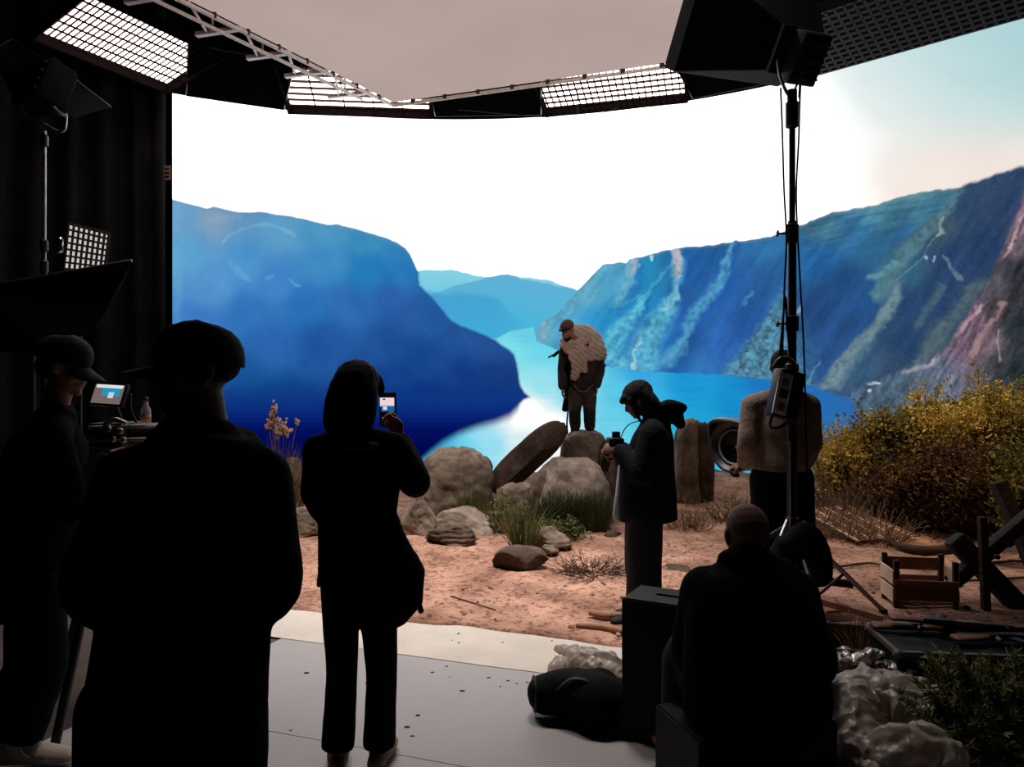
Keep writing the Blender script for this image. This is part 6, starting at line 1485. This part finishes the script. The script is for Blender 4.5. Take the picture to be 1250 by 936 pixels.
tk = thing('tank_trap', 'second tank trap leaning in front of the golden shrub, beyond the first one', 'obstacle', P(1262, 690, 6.6))
for a, b in (((1218, 588, 6.6), (1268, 705, 6.4)), ((1300, 610, 6.4), (1225, 660, 6.7))):
    s = Shape(); s.beam(P(*a), P(*b), .10, .12, (0, 1, .2), .01); s.build('beam', RUSTM, tk, smooth=False)
# boards, logs and branches on the soil
def lay(px, py): q = G(px, py); q.z = gz(q.x, q.y); d = q.y - 0; return q
wm = thing('slatted_mat', 'slatted wooden mat lying tilted on the soil below the dry brush', 'mat', lay(1080, 660))
o = lay(1048, 668); ex = (lay(1118, 662) - o); ex.z = 0; ey = Vector((-.25, 1, .0)).normalized() * .95
for k in range(14):
    t = k / 13; s = Shape(); a = o + ex * t + Vector((0, 0, .05)); s.beam(a, a + ey + Vector((0, 0, .16)), .032, .014, (0, 0, 1)); s.build('slat', WOOD if k % 3 else WOODL, wm, smooth=False)
for t in (.1, .85): s = Shape(); a = o + ey * t + Vector((0, 0, .03 + .16 * t)); s.beam(a, a + ex, .05, .03); s.build('cross_batten', WOODD, wm, smooth=False)
def log(name, label, pts, rad, m=WOODD, n=10, cat='log', group='branches and logs on the soil'):
    q = [Vector(p) for p in pts]; s = Shape(); s.tube(q, rad, n); return s.build(name, m, loc=(q[0].x, q[0].y, min(p.z for p in q) - .02), label=label, cat=cat, group=group)
def L3(px, py, up=.02): q = lay(px, py); q.z += up; return q
log('log', 'long dark bent log on the soil behind the crate', [L3(1088, 672, .05), L3(1125, 679, .04), L3(1165, 676, .05), L3(1180, 668, .05)], [.03, .045, .04, .03])
log('log', 'thick cut log before the golden shrubs', [L3(1082, 618, .10), L3(1120, 622, .10), L3(1142, 624, .10)], [.09, .10, .10], mat('grey_bark', (112, 92, 80), .9, .35, 6, .8, bscale=20), 14)
log('log', 'grey driftwood stump beside the thick cut log', [L3(1098, 628, .05), L3(1112, 622, .16), L3(1124, 616, .20)], [.07, .06, .04], bpy.data.materials['grey_bark'], 12)
log('branch', 'thin branch running from the stand towards the crate', [L3(1000, 700), L3(1040, 696), L3(1068, 695), L3(1098, 706)], [.010, .011, .010, .008], TWIG, 6)
log('branch', 'thin branch on the soil behind the tank trap', [L3(1170, 697), L3(1210, 692), L3(1240, 690), L3(1275, 694)], [.012, .012, .010, .008], TWIG, 6)
log('branch', 'forked branch before the second tank trap', [L3(1160, 717), L3(1205, 716), L3(1250, 712), L3(1290, 708)], [.010, .011, .010, .008], TWIG, 6)
log('branch', 'bare branch rising beside the second tank trap', [P(1238, 695, 6.9), P(1245, 680, 6.8), P(1252, 670, 6.7), P(1258, 655, 6.6)], [.012, .010, .008, .006], TWIG, 6)
log('branch', 'bent bare sapling beside the wide golden shrub', [L3(1240, 640), P(1236, 610, 8.2), P(1225, 590, 8.2), P(1215, 572, 8.2)], [.03, .026, .02, .014], WOODD, 8)
log('branch', 'short bleached branch at the soil edge beside the tall box', [L3(722, 757, .03), L3(742, 761, .03), L3(764, 764, .03)], [.022, .026, .02], mat('bleached_wood', (150, 112, 90), .9, .25, 8, .4), 8)
log('branch', 'half-buried branch at the soil edge beside the tall box', [L3(705, 770, .01), L3(735, 774, .02), L3(762, 780, .02)], [.014, .02, .024], bpy.data.materials['bleached_wood'], 8)
log('branch', 'thin dark twig on the soil in front of the stones', [L3(550, 735, .005), L3(575, 742, .008), L3(605, 748, .005)], [.004, .005, .004], TWIG, 6)
for k, (x0, y0, x1, y1, d, dep, lab) in enumerate(((1180, 618, 1252, 660, 8.3, .7, 'grey flat boulder under the golden shrubs'), (1215, 650, 1275, 700, 7.2, .7, 'grey slab behind the second tank trap'), (1135, 632, 1170, 650, 8.0, .35, 'small grey stone beside the cut log'), (1050, 615, 1082, 630, 8.8, .3, 'small brown stone below the brush'))):
    rock_px('boulder', lab, x0, y0, x1, y1, d, dep, seed=200 + k, material=(ROCK, ROCKP, ROCK, ROCKD)[k], n=18)
s = Shape(); q = P(1162, 628, 8.7); tuft('grass_tuft', 'low green grass patch beside the log', (q.x, q.y), 260, .16, .6, GRASS, 33, .005, .6)
# rough planks and broken box between stand and case
bx = thing('broken_box', 'old brown wooden box beside the flight case, filled with straw', 'box', G(1042, 800)); g = G(1042, 800)
for (px0, py0, px1, py1, h) in ((1003, 768, 1080, 775, .16), (1000, 800, 1078, 806, .15)):
    a, b = G(px0, py0 + 24), G(px1, py1 + 24); s = Shape(); s.plate([a + Vector((0, 0, .01)), b + Vector((0, 0, .01)), b + Vector((0, 0, h)), a + Vector((0, 0, h))], .02); s.build('side_board', WOOD if py0 < 790 else WOODD, bx, smooth=False)
a, b = G(1078, 830), G(1080, 799); s = Shape(); s.plate([a + Vector((0, 0, .01)), b + Vector((0, 0, .01)), b + Vector((0, 0, .15)), a + Vector((0, 0, .15))], .02); s.build('end_board', WOODD, bx, smooth=False)
a, b = G(1000, 826), G(1004, 793); s = Shape(); s.plate([a + Vector((0, 0, .01)), b + Vector((0, 0, .01)), b + Vector((0, 0, .15)), a + Vector((0, 0, .15))], .02); s.build('end_board', WOODD, bx, smooth=False)
s = Shape(); q = G(1048, 800); blades(s, (q.x, q.y, .03), 160, .24, .2, .003, np.random.RandomState(9), .9); s.build('straw', DRYG, bx)
pk = thing('plank_frame', 'frame of rough planks with an upright post behind the broken box', 'planks', G(1030, 770))
for nm, a, b, w, h, m in (('plank', (1000, 708, 5.3), (1041, 713, 5.25), .05, .05, WOODD), ('plank', (1000, 733, 4.95), (1078, 755, 4.75), .045, .04, WOOD), ('post', (1037, 734, 4.85), (1037, 790, 4.85), .06, .06, WOOD), ('plank', (1004, 745, 5.0), (1036, 742, 5.05), .09, .02, WOOD)):
    s = Shape(); s.beam(P(*a), P(*b), w, h, (0, 0, 1), .004); s.build(nm, m, pk, smooth=False)
# pine bush in front, low
PINE = cells_mat('pine_needles', [(50, 54, 30), (104, 108, 60), (160, 154, 98)], rough=.7, scale=9, bump=0, translucent=.2)
def sprig_bush(label, c, size, n, seed):
    r = np.random.RandomState(seed); t = thing('pine_bush', label, 'bush', (c[0], c[1], 0)); st_ = Shape(); V = []; Fc = []
    for i in range(n):
        d = r.normal(0, 1, 3); d[2] = abs(d[2]) * 1.0 + .12; d /= np.linalg.norm(d); rr = r.uniform(.55, 1.0); e = np.array([c[0], c[1], .05]) + d * np.array(size) * rr; b = np.array([c[0], c[1], .04]) + d * np.array(size) * .12
        m = (b + e) / 2 + np.array([0, 0, -.02]); st_.tube([b, m, e], [.006, .004, .002], 4, k=2, caps='flat')
        ax_ = e - m; ax_ /= np.linalg.norm(ax_)
        for j in range(46):
            u = r.uniform(.25, 1.0); p_ = b * (1 - u) + e * u; nd = r.normal(0, 1, 3) + ax_ * 1.0; nd /= np.linalg.norm(nd); L = r.uniform(.02, .042); w = np.cross(nd, r.normal(0, 1, 3)); w = w / (np.linalg.norm(w) + 1e-9) * .0045
            k = len(V); V += [p_ - w, p_ + w, p_ + nd * L + w * .5, p_ + nd * L - w * .5]; Fc.append((k, k + 1, k + 2, k + 3))
    st_.build('twigs', TWIG, t); s = Shape(); s.add(V, Fc); s.build('needles', PINE, t, smooth=False)
    return t
q = G(1200, 945); sprig_bush('green pine bush on the floor in front of the flight case', (q.x + .02, q.y + .12), (.36, .30, .44), 300, 3)
q = G(1262, 930); sprig_bush('green pine bush half out of sight beside the low bench', (q.x + .02, q.y + .05), (.30, .30, .40), 170, 4)

# ------------------------------------------------------------------ west side: lamps, flag, camera rig
ld = 6.2
ls = thing('lamp_stand', 'chrome lamp stand holding a barn-door lamp in front of the curtain', 'light stand', (P(54, 300, ld).x, ld, 0)); xl = P(54, 300, ld).x; zl = lambda y: CAMZ + (CY - y) / F * ld
rod('column', Vector((xl, ld, .1)), Vector((xl, ld, zl(325))), .024, BLACKM, ls); rod('column', Vector((xl, ld, zl(330))), Vector((xl, ld, zl(160))), .015, STEEL, ls)
for y in (325, 300, 172): s = Shape(); s.lathe([(.02, -.05), (.03, -.04), (.03, .04), (.02, .05)], Vector((xl, ld, zl(y))), None, 14); s.build('collar', BLACKM, ls, smooth='auto')
for a in (0.4, 2.5, 4.6):
    rod('leg', Vector((xl, ld, .75)), Vector((xl + .6 * math.cos(a), ld + .6 * math.sin(a), .02)), .014, BLACKM, ls)
bd_ = thing('barn_door_lamp', 'black lamp with large open barn doors on the chrome stand', 'lamp', P(54, 150, ld))
c = P(54, 108, ld + .05); lx = Vector((.50, .80, -.34)).normalized(); Rl = rot_to(lx, (0, 0, 1))
s = Shape(); s.tube([P(26, 122, ld), P(27, 136, ld), P(38, 147, ld), P(54, 152, ld), P(70, 160, ld), P(79, 158, ld), P(81, 140, ld)], .011, 8); s.build('yoke', STEEL, bd_)
s = Shape(); s.box(c, (.36, .44, .22), Rl, .02); s.build('lamp_body', BLACK, bd_, smooth='auto')
fr = [c + lx * .10 + Rl @ Vector((a * .15, b * .19, 0)) for a, b in ((-1, -1), (1, -1), (1, 1), (-1, 1))]
for nm_, q_ in (('barn_door', [P(14, 48, ld + .35), P(75, 84, ld + .35), P(136, 131, ld + .40), P(92, 143, ld + .15), P(36, 120, ld + .05)]), ('barn_door', [P(-8, 60, ld + .1), P(14, 48, ld + .35), P(36, 120, ld + .05), P(10, 110, ld)])):
    s = Shape(); s.plate(q_, .008); dr = s.build(nm_, BLACK, bd_, smooth=False)
    for a_, b_ in zip(q_[:-3] if len(q_) > 4 else q_[:1], q_[1:-2] if len(q_) > 4 else q_[1:2]): rod('door_edge', a_, b_, .007, LHm, dr, 6)
for k in range(4): s = Shape(); s.box(c - lx * .12 + Rl @ Vector((-.12 + .08 * k, 0, 0)), (.015, .36, .03), Rl, .003); s.build('cooling_fin', BLACKM, bd_, smooth=False)
s = Shape(); s.tube([P(80, 142, ld), P(72, 138, ld - .08), P(66, 132, ld - .1)], .018, 8); s.build('tilt_knob', LHm, bd_)
s = Shape(); s.plate([p_ + lx * .022 for p_ in fr], .008); s.build('front_lens', mat('dark_lamp_glass', (30, 30, 34), .15, .1, 10, 0, spec=.6), bd_, smooth=False)
# small lit softbox with fabric grid
ld2 = 6.0
g2 = thing('grid_softbox', 'small lit softbox with a white fabric grid near the curtain', 'softbox', P(105, 335, ld2))
cs = [P(84, 272, ld2 - .06), P(134, 285, ld2 + .12), P(128, 333, ld2 + .12), P(78, 328, ld2 - .06)]; nrm = (cs[1] - cs[0]).cross(cs[3] - cs[0]).normalized(); nrm = nrm if nrm.y < 0 else -nrm
def q4(u, v): return cs[0] * (1 - u) * (1 - v) + cs[1] * u * (1 - v) + cs[2] * u * v + cs[3] * (1 - u) * v
s = Shape(); s.plate([p_ - nrm * .03 for p_ in cs], .006); s.build('front_cloth', emit_mat('small_softbox_cloth', (240, 232, 228), .72), g2, smooth=False)
bk = sum(cs, Vector()) / 4 - nrm * .38; bq = [bk + (p_ - sum(cs, Vector()) / 4) * .35 for p_ in cs]
for i in range(4): j = (i + 1) % 4; s = Shape(); s.plate([cs[i], cs[j], bq[j], bq[i]], .008); s.build('side_panel', BLACK, g2, smooth=False)
GW = mat('grey_grid_fabric', (70, 66, 66), .9, .2, 20, .1)
for k in range(9): s = Shape(); s.beam(q4(k / 8, 0), q4(k / 8, 1), .012, .05, nrm); s.build('grid_strip', GW, g2, smooth=False)
for k in range(8): s = Shape(); s.beam(q4(0, k / 7), q4(1, k / 7), .012, .05, nrm); s.build('grid_strip', GW, g2, smooth=False)
s = Shape(); s.lathe([(.02, -.06), (.035, -.04), (.03, 0), (.035, .04), (.02, .07)], P(73, 300, ld2 - .1), None, 14); s.build('bracket', mat('bright_chrome', (200, 200, 204), .15, .1, 20, 0, metal=1), g2)
rod('support_pole', P(98, 345, ld2 + .1), Vector((P(98, 345, ld2 + .1).x, ld2 + .1, .02)), .014, BLACKM, g2)
# black flag on a frame, below the lamps
fgd = 5.2; fg = thing('black_flag', 'black cloth flag on a slanted frame below the lamps', 'flag', P(60, 420, fgd)); q = [P(-30, 352, fgd), P(161, 318, fgd + .2), P(150, 345, fgd + .2), P(118, 400, fgd + .1), P(60, 430, fgd), P(-30, 430, fgd)]
s = Shape(); s.plate([q[0], q[1], q[2], q[3], q[4], q[5]], .012, (0, 1, 0)); s.build('flag_cloth', BLACK, fg, smooth=False); rod('frame_rod', q[0], q[1], .012, BLACKM, fg, 8); rod('arm', P(40, 430, fgd), Vector((P(40, 430, fgd).x, fgd, .02)), .016, BLACKM, fg, 8)
# camera rig: monitor, body, lens, tripod
rd = 3.75
rg = thing('film_camera', 'film camera rig with lens, rods and handles on a tripod', 'film camera', (P(148, 600, rd).x, rd, 0))
s = Shape(); s.box(P(142, 530, rd), (.16, .22, .12), None, .012); s.build('camera_body', BLKSHINE, rg, smooth='auto')
s = Shape(); s.lathe([(.05, 0), (.055, .02), (.055, .14), (.065, .15), (.065, .2), (.05, .2)], P(160, 530, rd), rot_to((.9, .4, 0)), 20); s.build('lens', BLACKM, rg, smooth='auto')
for z in (522, 538): rod('support_rod', P(108, z, rd - .13), P(178, z - 2, rd - .08), .009, STEEL, rg, 8)
s = Shape(); s.tube([P(128, 518, rd - .12), P(140, 512, rd - .13), P(152, 516, rd - .12)], .012, 8); s.build('top_handle', STEEL, rg)
for k, (x, y) in enumerate(((132, 524), (146, 526), (137, 536), (150, 537))): s = Shape(); s.lathe([(.012, -.012), (.016, -.006), (.016, .006), (.010, .012)], P(x, y, rd - .15), rot_to((0, -1, 0)), 12); s.build('lock_knob', STEEL, rg, smooth='auto')
s = Shape(); s.lathe([(.07, -.05), (.08, 0), (.05, .05)], P(142, 555, rd), None, 18); s.build('fluid_head', BLACKM, rg, smooth='auto')
for a in (.5, 2.6, 4.7): rod('tripod_leg', P(142, 560, rd), Vector((P(142, 560, rd).x + .5 * math.cos(a), rd + .5 * math.sin(a), .02)), .02, BLACKM, rg)
mo = thing('monitor', 'small monitor above the film camera showing the set', 'monitor', P(135, 492, rd - .1)); Rm = Euler((-.35, .05, -.25)).to_matrix(); mc = P(134, 482, rd - .1)
s = Shape(); s.box(mc, (.185, .025, .115), Rm, .006); s.build('monitor_case', BLACKM, mo, smooth='auto')
def on_mon(x, z, w, h, c_, p_, nm, dy=-.0135): s = Shape(); s.box(mc + Rm @ Vector((x, dy, z)), (w, .001, h), Rm); s.build(nm, emit_mat('monitor_' + nm, c_, p_), mo, smooth=False)
on_mon(0, 0, .165, .095, (120, 108, 104), .9, 'screen'); on_mon(.015, .012, .10, .040, (36, 150, 190), 1, 'sea_picture', -.0142); on_mon(.0, .038, .15, .016, (225, 230, 232), 1, 'sky_picture', -.0145); on_mon(.02, -.005, .03, .03, (205, 225, 230), .9, 'glint_picture', -.0148)
s = Shape(); s.tube([mc + Vector((.02, .02, -.06)), P(146, 508, rd - .03), P(150, 522, rd)], .010, 8); s.build('mount_arm', BLACKM, mo)
s = Shape(); s.tube([mc + Vector((.10, .0, .0)), P(160, 500, rd - .05), P(166, 515, rd - .02)], .006, 8); s.build('video_cable', BLACKM, mo)
tb = thing('side_table', 'white side table behind the film camera', 'table', (P(178, 520, 4.3).x, 4.3, 0)); tc_ = P(178, 523, 4.3)
s = Shape(); s.box(tc_, (.34, .5, .025), None, .01); s.build('table_top', mat('white_table_top', (225, 214, 206), .5, .06, 6, .03), tb, smooth='auto')
for dx in (-.14, .14):
    for dy in (-.2, .2): rod('leg', tc_ + Vector((dx, dy, 0)), Vector((tc_.x + dx, 4.3 + dy, .02)), .012, STEEL, tb, 8)
bt = thing('water_bottle', 'clear bottle with label standing on the white side table', 'bottle', P(178, 521, 4.15)); bz = tc_.z + .0125
s = Shape(); s.lathe([(.024, 0), (.026, .01), (.026, .10), (.012, .125), (.012, .15)], Vector((P(178, 520, 4.15).x, 4.15, bz)), None, 18); s.build('bottle_body', mat('clear_bottle', (180, 176, 172), .15, .1, 10, 0, spec=.7, trans=.4), bt)
s = Shape(); s.lathe([(.0268, .03), (.0268, .075)], Vector((P(178, 520, 4.15).x, 4.15, bz)), None, 18); s.build('bottle_label', mat('brown_label', (150, 112, 90), .7, .2, 20, .02), bt)
s = Shape(); s.lathe([(.014, .145), (.014, .165), (.010, .168)], Vector((P(178, 520, 4.15).x, 4.15, bz)), None, 14); s.build('bottle_cap', mat('dark_bottle_cap', (40, 38, 38), .5, .1), bt)
